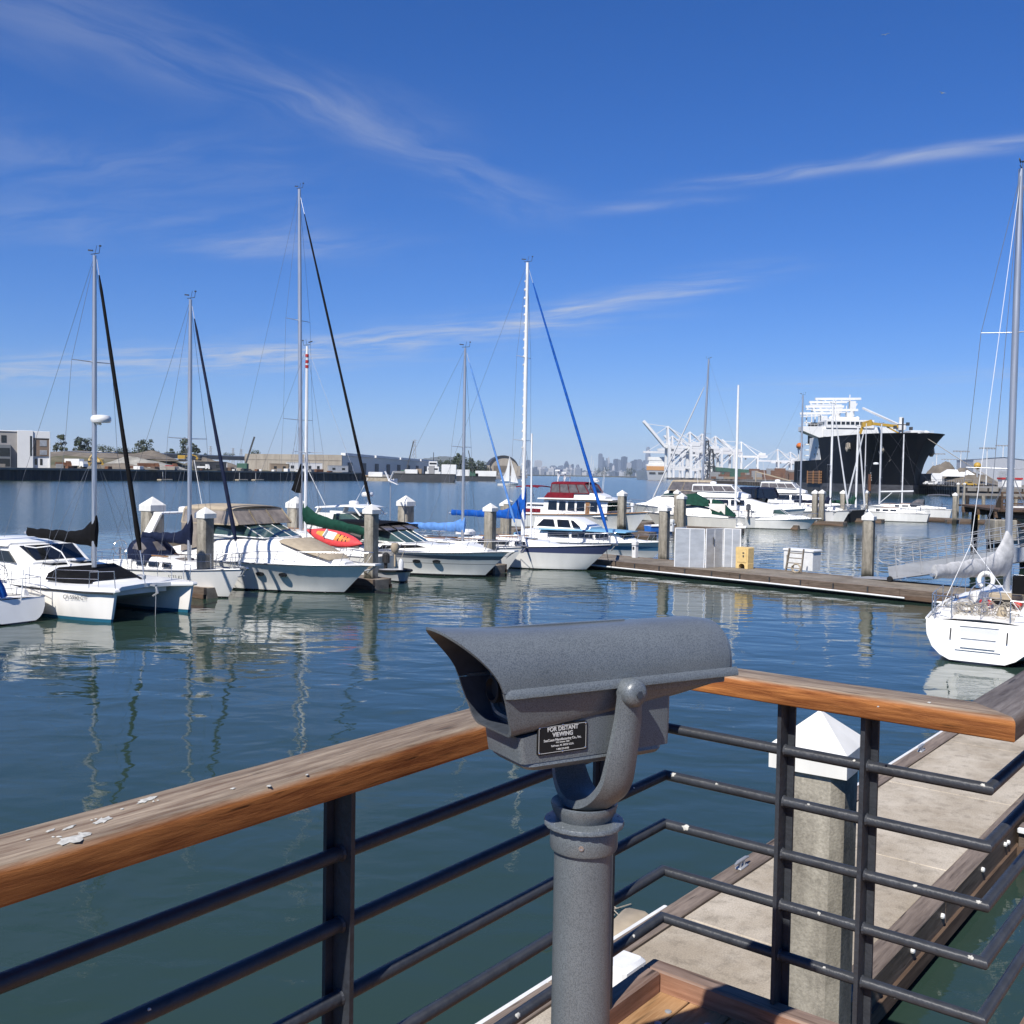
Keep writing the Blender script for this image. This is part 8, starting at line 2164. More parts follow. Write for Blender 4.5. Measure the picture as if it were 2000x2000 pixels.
# stacked boxes along the quay
rnd = random.Random(9); proto = None
material('box_rust', (.20, .10, .055), .8, var=.3, scale=.05); material('box_brown', (.16, .105, .075), .8, var=.3, scale=.05); material('box_tan', (.34, .26, .18), .8, var=.2, scale=.05); material('box_green', (.05, .13, .09), .8, var=.2, scale=.05); material('box_grey', (.3, .3, .3), .8, var=.2, scale=.05); material('box_blue', (.05, .12, .25), .7, var=.2, scale=.05)
mesh_ = {}
for k in ('box_rust', 'box_brown', 'box_tan', 'box_green', 'box_grey', 'box_blue'):
    m_ = MB(); m_.bbox((0, 0, 1.3), (12.2, 2.45, 2.6), .08); o = m_.build('shipping_container', M[k]); mesh_[k] = o.data; bpy.data.objects.remove(o, do_unlink=True)
cnames = {'box_rust': 'rust red', 'box_brown': 'dull brown', 'box_tan': 'tan', 'box_green': 'green', 'box_grey': 'grey', 'box_blue': 'blue'}
for i in range(150):
    px = rnd.uniform(1392, 1550); Y = rnd.uniform(1150, 1500); lv = int(rnd.random() ** 1.3 * (4.6 if px > 1470 else 3.0)); k = rnd.choice(('box_rust', 'box_rust', 'box_brown', 'box_brown', 'box_tan', 'box_grey', 'box_green' if px < 1470 else 'box_rust'))
    for z in range(lv + 1):
        o = bpy.data.objects.new('shipping_container', mesh_[k]); COL.objects.link(o); o.location = gx(px, Y, 3.5 + 2.62 * z); o.rotation_euler = (0, 0, .08)
        tag(o, 'small far %s container stacked on the port quay left of the black ship' % cnames[k], 'container', 'far containers stacked on the port quay')
        if len([1 for q in bpy.data.objects if q.name.startswith('shipping_container')]) > 280: break
q_ = thing('port_shed', 'long green roofed port shed behind the stacked containers', 'shed', gx(1440, 1450, 3.5), .06); m_ = MB(); m_.bbox((0, 0, 5), (62, 20, 10), .2); m_.build('wall', M['beige_wall'], q_); m_ = MB(); m_.prism([(-33, 10), (33, 8.5), (33, 12), (-33, 16)], -11, 11, 'XZ'); m_.build('roof', M['box_green'], q_)
dr = thing('drawbridge_arm', 'long pale boom lying low before the stacked containers', 'boom', gx(1475, 700)); m_ = MB(); m_.bar((0, 0, 9.5), (23, -4, 3.5), .8, .8); m_.tube([(.3, 0, 0), (.3, 0, 9.5)], .4, 8); m_.build('arm', M['tan'], dr)
nq = thing('quay_wall', 'low concrete quay left of the black ship stern', 'quay', (0, 0, 0)); a, b_ = gx(1375, 900), gx(1556, 560)
m_ = MB(); m_.loft([[p + V(0, 0, -.5), p + V(0, 0, 2.6), p + V(20, 80, 2.6), p + V(20, 80, -.5)] for p in (a, b_)], caps=True); m_.build('wall', M['quay'], nq)
m_ = MB()
n = 60
for k in range(n): p = a.lerp(b_, k / n) + V(-.3, -.6, 0); m_.tube([p + V(0, 0, -.5), p + V(0, 0, 2.3)], .5, 6)
m_.build('fender_pile', M['dark_timber'], nq)
# ---------------------------------------------------------------- far shore on the left
random.seed(55)
def SP(px, off, z=4.45): return shore_pt(px, off, z)
# apartment block
ap = SP(44, 26, 4.4); ab = thing('apartment_building', 'modern white and grey apartment block on the far shore at left', 'building', ap, radians(28))
def face(mb_, x0, x1, y0, y1, z0, z1): mb_.bbox(((x0 + x1) / 2, (y0 + y1) / 2, (z0 + z1) / 2), (x1 - x0, y1 - y0, z1 - z0), .06)
sc = 1.0
material('stucco_grey', (.33, .31, .29), .9, var=.08, scale=.2); material('stucco_white', (.72, .72, .71), .85, var=.04, scale=.2); material('stucco_brown', (.21, .155, .115), .9, var=.1, scale=.2); material('cladding', (.17, .18, .19), .85, var=.1, scale=.3)
def part(name, mat, *b_, parent=None):
    m_ = MB()
    for q in b_: face(m_, *q)
    return m_.build(name, M[mat], parent or ab)
w1 = part('grey_wing', 'stucco_grey', (-26, -1.8, 0, 12, 0, 10.8)); part('white_tower', 'stucco_white', (-1.8, 3.6, -1, 12, -.3, 11.2)); w3 = part('brown_wing', 'stucco_brown', (3.61, 9.2, -.2, 12, 3.6, 9.0)); part('white_frame', 'stucco_white', (3.61, 9.5, -.5, 12.2, 9.01, 11.1), (9.21, 9.6, -.5, 12.2, 0, 9.0)); w4 = part('white_base', 'stucco_white', (3.61, 9.2, .2, 12, -.3, 3.59))
part('roof_edge', 'stucco_white', (-26.2, -1.85, -.3, 12.2, 10.81, 11.1))

for q in ((-8.6, -4.0, -2.2, -.01, 0, 6.8), (-20, -15, -2.2, -.01, 0, 6.8)): part('bay', 'cladding', q)
for q in ((-10.6, -8.7, -2.4, -.01, 0, 7.0), (-22.4, -20.1, -2.4, -.01, 0, 7.0)): part('white_fin', 'stucco_white', q)
for q in ((-7.8, -4.4, -2.32, -2.21, .4, 2.6), (-7.8, -4.4, -2.32, -2.21, 3.4, 5.8), (-19.6, -15.6, -2.32, -2.21, 3.4, 5.8), (-13, -11.8, -.1, -.01, 7.4, 9.4), (-7.2, -5.4, -.1, -.01, 7.4, 9.6), (-16, -14.8, -.1, -.01, 7.4, 9.4), (-12.6, -11.4, -.1, -.01, .2, 4.4), (2.5, 3.2, -1.1, -1.01, 3.6, 9.6)):
    part('window', 'glass_dark', q, parent=w1)
for q in ((5.9, 8.4, -.32, -.21, 6.6, 8.4), (5.9, 8.4, -.32, -.21, 4.0, 5.4)):
    wn_ = part('window', 'galv', q, parent=w3)
for q in ((4.2, 5.1, .1, .19, .9, 2.8), (6.0, 6.9, .1, .19, .9, 2.8)): part('window', 'glass_dark', q, parent=w4)
part('terrace_wall', 'quay', (-26, -6, -8, -7.4, 0, 1.0))
ab.scale = (1, 1, 1.25)
# heaps of spoil
def shore_heap(px, off, w, h, mat, label, seed, d=None, z=4.4):
    o = heap(px, 400, w, h, mat, label, 'spoil heap', seed, d); p = SP(px, off, z); o.location = p; return o
shore_heap(160, 98, 95, 3.2, M['brown_dirt'], 'long grey spoil heap right of the apartment block', 2, 26, 9.5)
shore_heap(283, 88, 42, 5.0, M['brown_dirt'], 'rounded grey brown spoil heap in the middle of the bank', 4, 24, 8.8)
shore_heap(265, 24, 40, 5.2, M['dirt'], 'pale grey rubble heap in front of the bank', 7, 20)
shore_heap(300, 22, 30, 3.6, M['dirt'], 'pale rubble heap right of the largest pale one', 8, 18)
shore_heap(225, 16, 36, 2.4, M['brown_dirt'], 'low brown dirt heap near the bulkhead', 9, 12)
shore_heap(405, 88, 40, 4.6, M['brown_dirt'], 'brown spoil heap at the right end of the grassy bank', 10, 26, 6.2)
lr = thing('long_shed', 'very long low white roofed shed behind the spoil heaps', 'shed', SP(205, 180, 12)); e = SP(512, 180, 12) - lr.location
m_ = MB(); m_.bar(V(0, 0, 1.2), e + V(0, 0, 1.2), 14, 2.4); m_.build('wall', M['beige_wall'], lr); m_ = MB(); m_.bar(V(0, 0, 2.7), e + V(0, 0, 2.7), 15, .6); m_.build('roof', M['ship_white'], lr)
# warehouse: pale block end wall towards us, long grey side running away
w0, w1_, w2, w3_ = gx(479, 700), gx(668, 640), gx(852, 960), gx(690, 1060)
wt = thing('warehouse', 'long warehouse with a beige block end wall and a grey side under a white roof', 'warehouse', V(w1_.x, w1_.y, 3))
def rel(p, z): return V(p.x - w1_.x, p.y - w1_.y, z)
m_ = MB(); m_.loft([[rel(w0, -1), rel(w1_, -1), rel(w1_, 12), rel(w0, 12.6)], [rel(w3_, -1), rel(w2, -1), rel(w2, 11.6), rel(w3_, 11.6)]], caps=True); wl_ = m_.build('side_wall', M['panel_metal'], wt)
ev = (rel(w1_, 0) - rel(w0, 0)); en_ = V(ev.y, -ev.x, 0).normalized() * .4
m_ = MB(); m_.loft([[rel(w0, -1) + en_, rel(w1_, -1) + en_, rel(w1_, -1) + en_ * .2, rel(w0, -1) + en_ * .2], [rel(w0, 12.9) + en_, rel(w1_, 12.2) + en_, rel(w1_, 12.2) + en_ * .2, rel(w0, 12.9) + en_ * .2]], caps=True); be = m_.build('end_wall', M['beige_wall'], wt)
m_ = MB()
for k in range(9): q = rel(w0, 0).lerp(rel(w1_, 0), k / 8) + en_ * 1.1; m_.bar(q, q + V(0, 0, 12), .5, .3)
m_.bar(rel(w0, 9.3) + en_ * 1.2, rel(w1_, 8.8) + en_ * 1.2, .3, .35); m_.build('pilaster', M['beige_wall'], be)
sv = rel(w2, 0); sn_ = V(sv.y, -sv.x, 0).normalized()
for k in range(4):
    m_ = MB(); p, q = sv * (k / 4 + .012), sv * ((k + 1) / 4 - .004); m_.loft([[p + sn_ * 1 + V(0, 0, 11.9), q + sn_ * 1 + V(0, 0, 11.7), q + sn_ * 1 + V(0, 0, 13.4), p + sn_ * 1 + V(0, 0, 13.6)], [p - sn_ * 2 + V(0, 0, 12), q - sn_ * 2 + V(0, 0, 11.8), q - sn_ * 2 + V(0, 0, 13.4), p - sn_ * 2 + V(0, 0, 13.6)]], caps=True); m_.build('roof', M['ship_white'], wt)
for k in range(9):
    m_ = MB(); p = sv * ((k + .5) / 9); d_ = sv.normalized(); m_.bar(p - d_ * 5 + sn_ * .2 + V(0, 0, 4), p + d_ * 5 + sn_ * .2 + V(0, 0, 4), .3, 7.5); m_.build('door', M['steel_dark'], wl_)
# yard machines and clutter
def excavator(p, rz, label, mat='yellow_paint', s=1.0, up=1.0):
    t_ = thing('excavator', label, 'excavator', p, rz, 'construction machines on the far shore'); t_.scale = (s, s, s)
    m_ = MB()
    for y in (-1.2, 1.2): m_.prism([(-1.9, .1), (1.9, .1), (2.2, .5), (1.9, .95), (-1.9, .95), (-2.2, .5)], y - .3, y + .3, 'XZ')
    m_.build('tracks', M['rubber'], t_); m_ = MB(); m_.bbox((-.6, 0, 1.9), (3.6, 2.6, 1.6), .2); m_.build('body', M[mat], t_); m_ = MB(); m_.bbox((.7, .8, 2.7), (1.4, 1.1, 1.7), .1); m_.build('cab', M['glass_dark'], t_)
    m_ = MB(); m_.bar((1, -.2, 2.2), (3.6, -.2, 2.2 + 3.2 * up), .5, .6); m_.bar((3.6, -.2, 2.2 + 3.2 * up), (6.2, -.2, 2 + 1.2 * up), .4, .5); m_.prism([(6, 1.9 + 1.2 * up), (6.8, 1.4 + up), (6.4, .6 + up), (5.6, .8 + up)], -.8, .4, 'XZ'); m_.build('arm', M[mat], t_)
excavator(SP(172, 14), .4, 'yellow excavator right of the white box truck', s=.85); excavator(SP(192, 46, 6.2), 2.6, 'tan excavator reaching down on the bank', 'pumpout', .95); excavator(SP(358, 62, 8.8), .2, 'yellow wheel loader up on the grassy bank', s=1.1, up=.3); excavator(SP(384, 62, 9.3), 3.0, 'dark bulldozer beside the yellow loader on the bank', 'steel_dark', 1.0, .3)
def truck(p, rz, col, label, L_=7.5, h=2.6, cab='ship_white', cat='truck'):
    t_ = thing('parked_truck', label, cat, p, rz, 'vehicles and boxes on the far shore')
    m_ = MB(); m_.bbox((0, 0, 1.0 + h / 2), (L_, 2.5, h), .06); m_.build('cargo_box', M[col], t_); m_ = MB(); m_.prism([(L_ / 2 + .1, .6), (L_ / 2 + 2, .6), (L_ / 2 + 2, 1.7), (L_ / 2 + 1.6, 2.7), (L_ / 2 + .1, 2.7)], -1.2, 1.2, 'XZ'); m_.build('cab', M[cab], t_)
    for x in (-L_ / 2 + 1, 0, L_ / 2 + 1): m_ = MB(); m_.lathe([(0, -1.2), (.5, -1.2), (.5, 1.2), (0, 1.2)], 10, (x, 0, .5), 'Y'); m_.build('wheel', M['tyre'], t_)
truck(SP(145, 10), -.4, 'ship_white', 'white box truck right of the apartment block'); truck(SP(285, 9), .5, 'rust', 'dark red truck in front of the pale rubble', 6.5, 1.6, 'rust'); truck(SP(330, 9), .5, 'red_paint', 'small red truck right of the dark red truck', 3.0, .9, 'rust'); truck(SP(118, 10), .5, 'rust', 'small rusty truck left of the white box truck', 3.6, 1.2, 'rust'); truck(SP(393, 9), .2, 'ship_white', 'white pickup right of the furled navy jib', 3.5, .8)
def box_hut(px, off, sx, sy, sz, col, label, rz=.45, win=True, cat='container', z=4.42):
    t_ = thing('site_container', label, cat, SP(px, off, z), rz, 'vehicles and boxes on the far shore'); m_ = MB(); m_.bbox((0, 0, sz / 2 + .2), (sx, sy, sz), .06); b_ = m_.build('box', M[col], t_)
    m_ = MB(); m_.box((0, 0, sz + .27), (sx + .2, sy + .2, .14)); m_.build('roof', M[col], t_)
    if win:
        for x in (-sx * .25, sx * .25): m_ = MB(); m_.box((x, -sy / 2 - .03, sz * .55), (sx * .16, .06, sz * .35)); m_.build('window', M['glass_dark'], b_)
for px, off, sx, sz, col, lb in ((410, 8, 14, 3.6, 'steel_dark', 'long dark site hut on the bulkhead'), (432, 12, 5, 3.0, 'ship_white', 'white site cabin right of the dark hut'), (545, 12, 9, 3.6, 'box_tan', 'tan container by the beige warehouse'), (557, 11, 3.5, 3.6, 'box_green', 'small green container right of the tan one'), (580, 12, 11, 4.4, 'ship_white', 'white site office behind the tall masts'), (612, 10, 9, 4.4, 'ship_white', 'white site office with a window right of the tall masts'), (660, 12, 11, 3.4, 'panel_metal', 'grey corrugated container at the warehouse corner')):
    box_hut(px, off, sx, 3.0, sz, col, lb)
rnd = random.Random(12)
for i in range(46):
    px = rnd.choice((rnd.uniform(95, 340), rnd.uniform(370, 690))); k = rnd.choice(('box_grey', 'ship_white', 'rust', 'box_brown', 'steel_dark', 'beige_wall'))
    m_ = MB(); s0 = rnd.uniform(.8, 2.6); m_.bbox((0, 0, s0 * .3), (s0 * rnd.uniform(.8, 2.2), s0, s0 * .6), .08); o = m_.build('building_material', M[k]); o.location = SP(px, rnd.uniform(4, 9), 4.42); o.rotation_euler = (0, 0, rnd.uniform(0, 3)); tag(o, 'small heap of building material on the far bulkhead', 'building material', 'small building materials on the far bulkhead')
def lattice_crane(p, label, h, lean, mat='steel_dark', body='box_green'):
    t_ = thing('crawler_crane', label, 'crane', p, 0, 'construction machines on the far shore'); m_ = MB(); m_.bar((0, 0, 2), (lean, 0, h), .7, .7); m_.build('boom', M[mat], t_); m_ = MB(); m_.bbox((-1, 0, 2.2), (5, 3.4, 2.8), .2); m_.build('body', M[body], t_); m_ = MB(); m_.box((-.5, 0, .5), (6, 4.2, .9)); m_.build('tracks', M['rubber'], t_)
lattice_crane(SP(478, 14), 'crawler crane with a dark leaning boom left of the beige warehouse', 16.5, 4.6, body='box_green'); lattice_crane(gx(793, 720, 3), 'thin dark crane boom above the white roofed warehouse', 24, 5); lattice_crane(gx(925, 900, 3), 'thin crane boom leaning left near the far trees', 22, -5)
for px in (303, 454, 486):
    p = SP(px, 2, 0); ft = thing('work_float', 'small pale work float moored at the bulkhead, ' + {303: 'leftmost of three', 454: 'middle of three', 486: 'rightmost of three'}[px], 'float', p - lnor * 5, atan2(ldir.y, ldir.x)); m_ = MB(); m_.bbox((0, 0, .35), (7, 2.2, .5), .1); m_.build('deck', M['dock_concrete'], ft); m_ = MB(); m_.bar((.4, 1.4, .3), (.4, 1.4, 3.6), .25, .25); m_.build('ladder', M['galv'], ft)
# moored barges and the tug
def barge(pxa, pxb, Y, h, label, mat='steel_dark', gear=()):
    a, b_ = gx(pxa, Y), gx(pxb, Y); L_ = (b_ - a).length; t_ = thing('barge', label, 'barge', a, atan2((b_ - a).y, (b_ - a).x), 'barges moored off the far warehouse')
    m_ = MB(); m_.prism([(1.5, -.8), (L_ - 1.5, -.8), (L_, 1.2), (L_, h), (0, h), (0, 1.2)], 0, 14, 'XZ'); m_.build('hull', M[mat], t_); m_ = MB(); m_.box((L_ / 2, 0.0, h - .15), (L_, .3, .4)); m_.build('rub_strake', M['rubber'], t_)
    for (x, y, z, sx, sy, sz, mm, nm_) in gear: m_ = MB(); m_.bbox((x * L_, y, h + z + sz / 2), (sx, sy, sz), .1); m_.build(nm_, M[mm], t_)
barge(765, 888, 555, 4.4, 'long dark barge carrying white boxes before the grey warehouse', gear=((.12, 4, 0, 6, 4, 1.2, 'box_grey', 'deck_cargo'), (.3, 4, 0, 7, 4, 2.2, 'ship_white', 'deck_box'), (.42, 5, 0, 3, 3, 2.6, 'box_tan', 'deck_box'), (.62, 5, 0, 3, 3, 4.5, 'box_grey', 'winch'), (.9, 5, 0, 8, 5, 5.2, 'ship_white', 'deck_house')))
barge(700, 764, 575, 2.3, 'low pale barge at the end of the bulkhead', 'dock_concrete', gear=((.5, 4, 0, 8, 4, 2.6, 'ship_white', 'deck_box'), (.2, 4, 0, 5, 3, .8, 'box_tan', 'deck_cargo'), (.8, 4, 0, 4, 3, 1.2, 'box_grey', 'deck_cargo')))
barge(890, 968, 680, 3.2, 'dark barge group right of the tug', gear=((.15, 5, 0, 10, 4, 4.2, 'ship_white', 'deck_house'), (.75, 5, 0, 14, 4, 3.6, 'ship_white', 'deck_house'), (.45, 5, 0, 6, 4, 2, 'box_green', 'deck_cargo')))
barge(966, 1000, 1150, 3.5, 'grey barge below the arched hangar', 'panel_metal', gear=((.5, 5, 0, 12, 5, 3, 'box_grey', 'deck_cargo'),))
tg = thing('tugboat', 'white wheelhouse tug standing behind the dark barge', 'tug', gx(846, 600), 0); m_ = MB(); m_.prism([(-9, 0), (9, 0), (11, 3.4), (-10, 2.6)], -3.5, 3.5, 'XZ'); m_.build('hull', M['hull_black'], tg)
for z0_, z1_, w in ((2.8, 5.6, 9), (5.62, 8.6, 7), (8.62, 11.6, 5)): m_ = MB(); m_.bbox((0, 0, (z0_ + z1_) / 2), (w, 5, z1_ - z0_), .15); m_.build('deck_house', M['ship_white'], tg)
m_ = MB(); m_.box((0, -2.55, 10.4), (4.2, .1, 1.0)); m_.box((0, -2.55, 7.2), (5.5, .1, .9)); m_.build('window', M['glass_dark'], tg); m_ = MB(); m_.tube([(0, 0, 11.6), (0, 0, 17)], .2, 6); m_.bar((-2, 0, 14), (2, 0, 14), .2, .2); m_.build('mast', M['steel_dark'], tg)
# arched hangar
hg = thing('hangar', 'old arched hangar with a tan curved end wall', 'hangar', gx(983, 1250, 3), .1); rad = 17.5
m_ = MB(); arc = [(rad * cos(pi * k / 18), 8 + rad * sin(pi * k / 18) * .9) for k in range(19)]; m_.prism([(-rad, 0)] + arc[::-1] + [(rad, 0)], 0, 50, 'XZ'); m_.build('end_wall', M['beige_wall'], hg)
m_ = MB(); o_ = [(1.06 * x, 8 + (z - 8) * 1.06) for x, z in arc]; m_.loft([[(x, -2, z) for x, z in arc] + [(x, -2, z) for x, z in o_[::-1]], [(x, 51, z) for x, z in arc] + [(x, 51, z) for x, z in o_[::-1]]], caps=True); m_.build('roof', M['steel_dark'], hg); m_ = MB(); m_.box((0, -.3, 6), (24, .5, 12)); m_.build('door', M['brown_dirt'], hg)
for x in (-18.5, 18.5): m_ = MB(); m_.bbox((x, -2, 6), (4, 4, 12), .2); m_.build('buttress', M['beige_wall'], hg)
# sailing boat out in the channel
ss = thing('sailing_boat', 'small white boat sailing down the channel', 'sailing boat', gx(972, 430), .2); Hs_ = Hull(9, 2.8, .9, 1.1, rake=1.0, tw=.7); Hs_.build(M['hull_white'], M['deck_white'], ss)
m_ = MB(); m_.tube([(5, 0, 1), (5, 0, 13)], .1, 8); m_.build('mast', M['alu'], ss)
m_ = MB(); m_.loft([[(4.9, 0, 2), (4.9, 0, 12.8)], [(3.2, .35, 2.0), (4.0, .3, 8)], [(1.2, .3, 2.1), (3.0, .3, 5)]], closed=False); mn_ = m_.build('mainsail', M['hide_white'], ss); m_ = MB(); m_.loft([[(8.8, 0, 1.3), (5.2, 0, 12)], [(7, .3, 1.5), (5.8, .35, 7)], [(5.4, .5, 1.7), (5.5, .5, 3.5)]], closed=False); m_.build('foresail', M['hide_white'], ss)
# ---------------------------------------------------------------- trees
def leaf_mat(name, c1, c2):
    mt = material(name, c1, .8, var2=c2, scale=.9); return mt
leaf_mat('leaf_dark', (.055, .075, .035), (.022, .034, .018)); leaf_mat('leaf_olive', (.085, .10, .045), (.035, .045, .022))
def tree(p, h, w, label, mat='leaf_dark', seed=0, cone=.0, cat='tree', group='trees on the far shore'):
    rnd = random.Random(seed); t_ = thing('tree', label, cat, p, 0, group)
    m_ = MB(); m_.tube([(0, 0, -.5), (.1, 0, h * .45), (0, .1, h * .8)], [h * .028, h * .02, h * .008], 6)
    for k in range(5): a = rnd.uniform(0, 6.28); m_.tube([(0, 0, h * (.3 + .1 * k)), (w * .3 * cos(a), w * .3 * sin(a), h * (.42 + .1 * k))], [h * .01, h * .004], 5)
    m_.build('trunk', M['brown_dirt'], t_, smooth=50)
    m_ = MB(); cl = []
    for k in range(16):
        f = rnd.random(); zz = h * (.25 + .7 * f); rr = w * .5 * (1 - cone * f) * rnd.random() ** .5 * (1 - .5 * max(0, f - .6)); a = rnd.uniform(0, 6.28); cl.append((V(rr * cos(a), rr * sin(a), zz), w * rnd.uniform(.13, .24) * (1 - .5 * cone * f)))
    for c, r in cl:
        for q in range(46):
            d = V(rnd.gauss(0, 1), rnd.gauss(0, 1), rnd.gauss(0, .8)).normalized() * r * rnd.uniform(.6, 1.15); s_ = h * rnd.uniform(.030, .055); u_ = V(rnd.gauss(0, 1), rnd.gauss(0, 1), rnd.gauss(0, 1)).normalized(); v_ = u_.cross(d).normalized() if u_.cross(d).length > 0 else V(1, 0, 0); p_ = c + d
            m_.add([p_ + u_ * s_, p_ + v_ * s_ * .7, p_ - u_ * s_, p_ - v_ * s_ * .7], [(0, 1, 2, 3)])
    m_.build('crown', M[mat], t_)
TREES = [(119, 150, 11, 7, 'first dark tree right of the apartment block', .6), (154, 150, 11, 7, 'tall tree in the middle of three on the left bank', .5), (169, 150, 9.5, 8, 'rounder tree in the middle of the left bank trees', .2),
         (201, 170, 7, 10, 'low tree left of the black furled jib', .1), (219, 175, 6, 7, 'small low tree half behind the black furled jib', .1), (241, 170, 6.5, 9, 'dark tree just right of the black furled jib', .1), (270, 160, 10, 10, 'broad dark tree behind the rounded heap', .2), (286, 160, 11.5, 10, 'tallest broad tree behind the rounded heap', .2), (304, 190, 5.5, 5, 'small tree right of the broad pair', .2), (328, 190, 5, 6, 'small bush-like tree on the long shed line', .1), (336, 190, 8, 5, 'narrow tree left of the small sloop mast', .4), (349, 190, 5, 5, 'little tree close left of the small sloop mast', .2), (362, 150, 12.5, 10, 'tall dark tree behind the small sloop mast', .3), (381, 155, 11, 7, 'dark tree right of the small sloop mast', .3), (401, 190, 4, 4, 'tiny tree above the brown heap', .1), (448, 200, 5.5, 9, 'low tree left of the crawler crane', .1), (499, 230, 9, 10, 'bushy tree above the beige warehouse roof', .1), (527, 240, 5, 5, 'small tree above the beige warehouse roof', .1)]
for i, (px, off, h, w, lb, cn) in enumerate(TREES): tree(SP(px, off, 11.4 if px < 390 else 12.2), h, w, lb, 'leaf_dark' if i % 3 else 'leaf_olive', i + 3, cn)
for i, (px, Y, h, w, lb) in enumerate(((674, 900, 19, 17, 'low tree behind the end of the beige warehouse'), (816, 950, 21, 12, 'tree behind the white roof end'), (866, 900, 20, 22, 'broad dark tree right of the tug'), (880, 900, 23, 18, 'second dark tree right of the tug'), (895, 920, 32, 12, 'tall pointed tree right of the tug'), (905, 900, 24, 22, 'dense tree left of the pale blue jib'), (917, 930, 26, 16, 'dark tree before the pale blue jib'), (932, 900, 20, 20, 'low dark tree left of the hangar'), (944, 920, 19, 18, 'low dark tree nearest the hangar'), (1012, 1500, 20, 34, 'dark tree right of the hangar'))):
    tree(gx(px, Y, 3), h * .62, w * .8, lb, 'leaf_dark', i + 40, .35 if h > 25 else .15)
for i, (px, w) in enumerate(((1178, 60), (1232, 40), (1262, 46))): tree(gx(px, 3300, 3), 26, w, 'far dark shore tree, ' + ('left of the trawler radar', 'behind the trawler radar', 'beside the orange banded ship')[i], 'leaf_dark', 70 + i, .1)
# pylons
def pylon(px, Y, ptop, label):
    p = gx(px, Y, 3); h = at(px, ptop, Y).z - 3; t_ = thing('pylon', label, 'pylon', p, 0, 'power pylons'); m_ = MB(); w = h * .07; r = h * .009
    for sx in (-1, 1):
        for sy in (-1, 1): m_.bar((sx * w, sy * w, 0), (sx * w * .25, sy * w * .25, h), r, r)
    for k in range(8):
        a, b_ = k / 8, (k + 1) / 8; wa, wb = w * (1 - .75 * a), w * (1 - .75 * b_)
        for sy in (-1, 1): m_.bar((-wa, sy * wa, h * a), (wb, sy * wb, h * b_), r * .6, r * .6); m_.bar((wa, sy * wa, h * a), (-wb, sy * wb, h * b_), r * .6, r * .6)
    m_.build('tower', M['galv'], t_)
    for f in (.8, .9, .97): m_ = MB(); m_.bar((-h * .09, 0, h * f), (h * .09, 0, h * f), r, r); m_.build('crossarm', M['galv'], t_)
pylon(809, 4500, 858, 'tall lattice pylon on the far hill line'); pylon(411, 900, 871, 'left small pylon right of the brown heap'); pylon(455, 900, 875, 'middle small pylon left of the crawler crane'); pylon(471, 950, 877, 'small pylon just left of the crane boom')

# ---------------------------------------------------------------- the distant city, towers at their own size eleven kilometres off
CY = 11000.0
material('tower_grey', (.16, .19, .24), .6, var=.15, scale=.006, stretch=(1, 1, .3)); material('tower_dark', (.07, .09, .13), .5, var=.2, scale=.006); material('tower_pale', (.46, .46, .46), .8, var=.12, scale=.006)
TW = [(1172, 6.5, 52, 'tower_grey', 'slab'), (1177, 3, 44, 'tower_dark', 'slab'), (1180.5, 3, 36, 'tower_dark', 'slab'), (1184.5, 4, 43, 'tower_grey', 'taper'), (1188, 4.5, 45, 'tower_pale', 'taper'), (1192.5, 6.5, 30, 'tower_dark', 'slab'), (1198, 6, 26, 'tower_pale', 'dome'), (1203, 9, 40, 'tower_dark', 'slab'), (1210, 5, 38, 'tower_grey', 'slab'), (1218.5, 9.5, 46, 'tower_dark', 'slab'), (1228, 7, 32, 'tower_pale', 'slab'), (1236, 8, 36, 'tower_dark', 'slab'), (1241, 7, 39, 'tower_dark', 'slab'), (1248, 8, 40, 'tower_grey', 'slab'), (1253, 9, 34, 'tower_dark', 'slab'), (1258, 5, 38, 'tower_grey', 'slab'), (1264.5, 11, 71, 'tower_grey', 'needle'), (1271, 8, 40, 'tower_dark', 'slab'),
      (1031, 8, 34, 'tower_dark', 'slab'), (1051, 12, 34, 'tower_pale', 'slab'), (1106, 8, 34, 'tower_dark', 'taper'), (1113, 5, 24, 'tower_pale', 'slab'), (1118, 4, 26, 'tower_dark', 'slab'), (1128, 8, 27, 'tower_dark', 'dome'), (1096, 10, 22, 'tower_grey', 'slab'), (1064, 8, 20, 'tower_pale', 'slab'), (1080, 10, 22, 'tower_grey', 'slab')]
CT = {'slab': 'flat topped', 'taper': 'tapering', 'dome': 'round topped', 'needle': 'tallest rounded'}
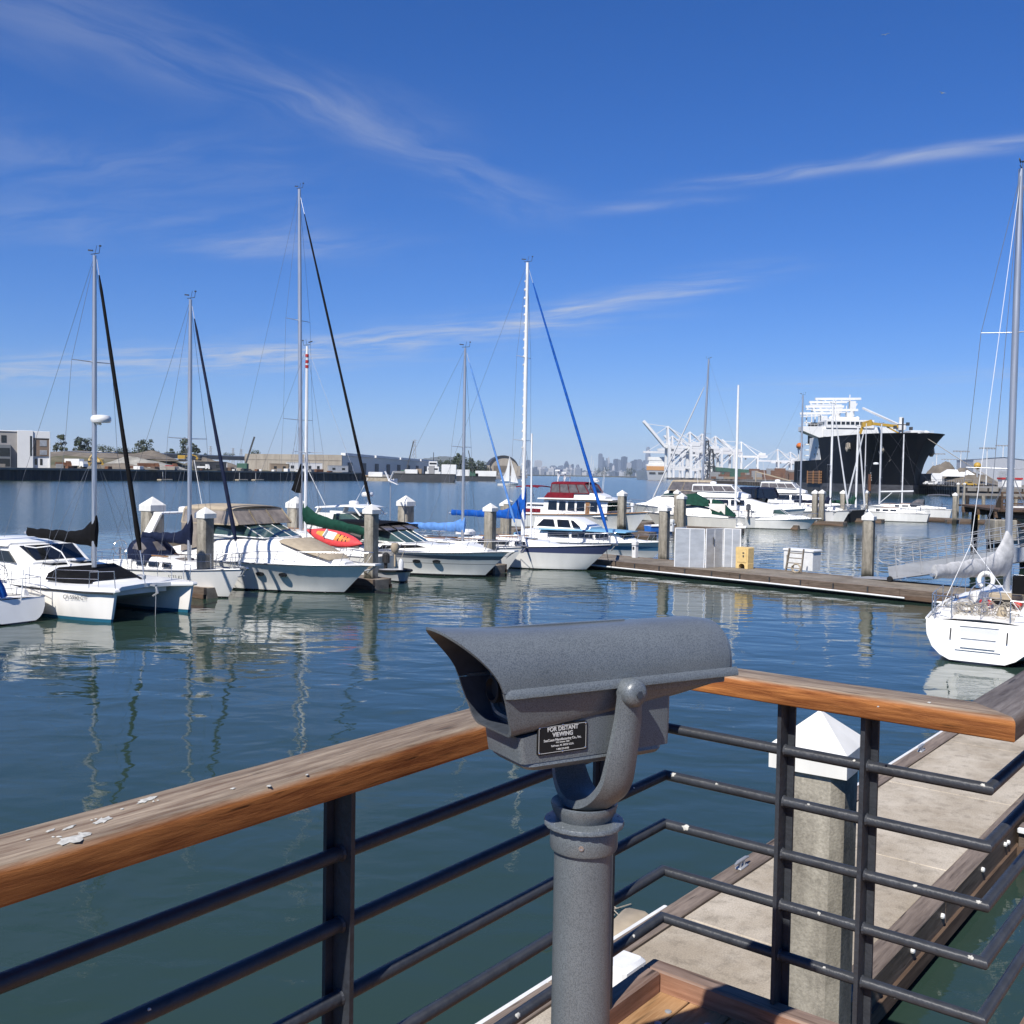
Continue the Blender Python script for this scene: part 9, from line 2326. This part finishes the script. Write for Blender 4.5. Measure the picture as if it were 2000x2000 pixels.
for i, (px, wd, h, mat, shp) in enumerate(TW):
    Y = CY + 900 * ((i * 37) % 10) / 10; p = gx(px, Y, 0); w = wd * Y / 2000; hh = h * .82 * Y / 2000
    m_ = MB()
    if shp == 'slab': m_.loft([[(-w / 2, -w / 2, -5), (w / 2, -w / 2, -5), (w / 2, w / 2, -5), (-w / 2, w / 2, -5)], [(-w / 2, -w / 2, hh), (w / 2, -w / 2, hh), (w / 2, w / 2, hh), (-w / 2, w / 2, hh)]], caps=True); m_.box((0, 0, hh + 3), (w * .6, w * .6, 8))
    elif shp == 'taper': m_.loft([[(-w / 2 * k, -w / 2 * k, z), (w / 2 * k, -w / 2 * k, z), (w / 2 * k, w / 2 * k, z), (-w / 2 * k, w / 2 * k, z)] for k, z in ((1, -5), (.95, hh * .75), (.6, hh * .92), (.35, hh))], caps=True)
    else: m_.lathe([(w / 2 * k, z) for k, z in (((1, -5), (1, hh * .6), (.8, hh * .85), (.4, hh * .97), (.05, hh)) if shp == 'dome' else ((.5 * 2, -5), (.98, hh * .45), (.86, hh * .75), (.66, hh * .93), (.45, hh), (.0, hh)))], 16)
    o = m_.build('tower_block', M[mat], smooth=30); o.location = p; o.rotation_euler = (0, 0, .3)
    tag(o, ('%s hazy city tower, ' % CT[shp]) + ('in the cluster above the trawler' if px > 1165 else 'among the low city left of the blue jib') + (', broad' if wd > 8.5 else ', slim' if wd < 5 else ''), 'tower', 'towers of the distant city')
rnd = random.Random(77)
mesh_ = []
for mat in ('tower_pale', 'tower_pale', 'tower_grey', 'tower_dark'):
    m_ = MB(); m_.bbox((0, 0, 20), (46, 40, 40), 2); m_.bbox((8, 4, 44), (18, 16, 8), 1); o = m_.build('city_block', M[mat]); mesh_.append(o.data); bpy.data.objects.remove(o, do_unlink=True)
for i in range(190):
    px = rnd.uniform(1004, 1262); Y = CY - rnd.uniform(100, 1500); o = bpy.data.objects.new('city_block', rnd.choice(mesh_)); COL.objects.link(o); o.location = gx(px, Y, 0)
    s_ = rnd.uniform(.6, 1.5); hz_ = rnd.uniform(.5, 1.4) * (1.25 if 1030 < px < 1140 else .9); o.scale = (s_, s_, hz_); o.rotation_euler = (0, 0, rnd.uniform(0, 1.5)); tag(o, 'small hazy low block of the distant city skyline', 'building', 'low blocks of the distant city')
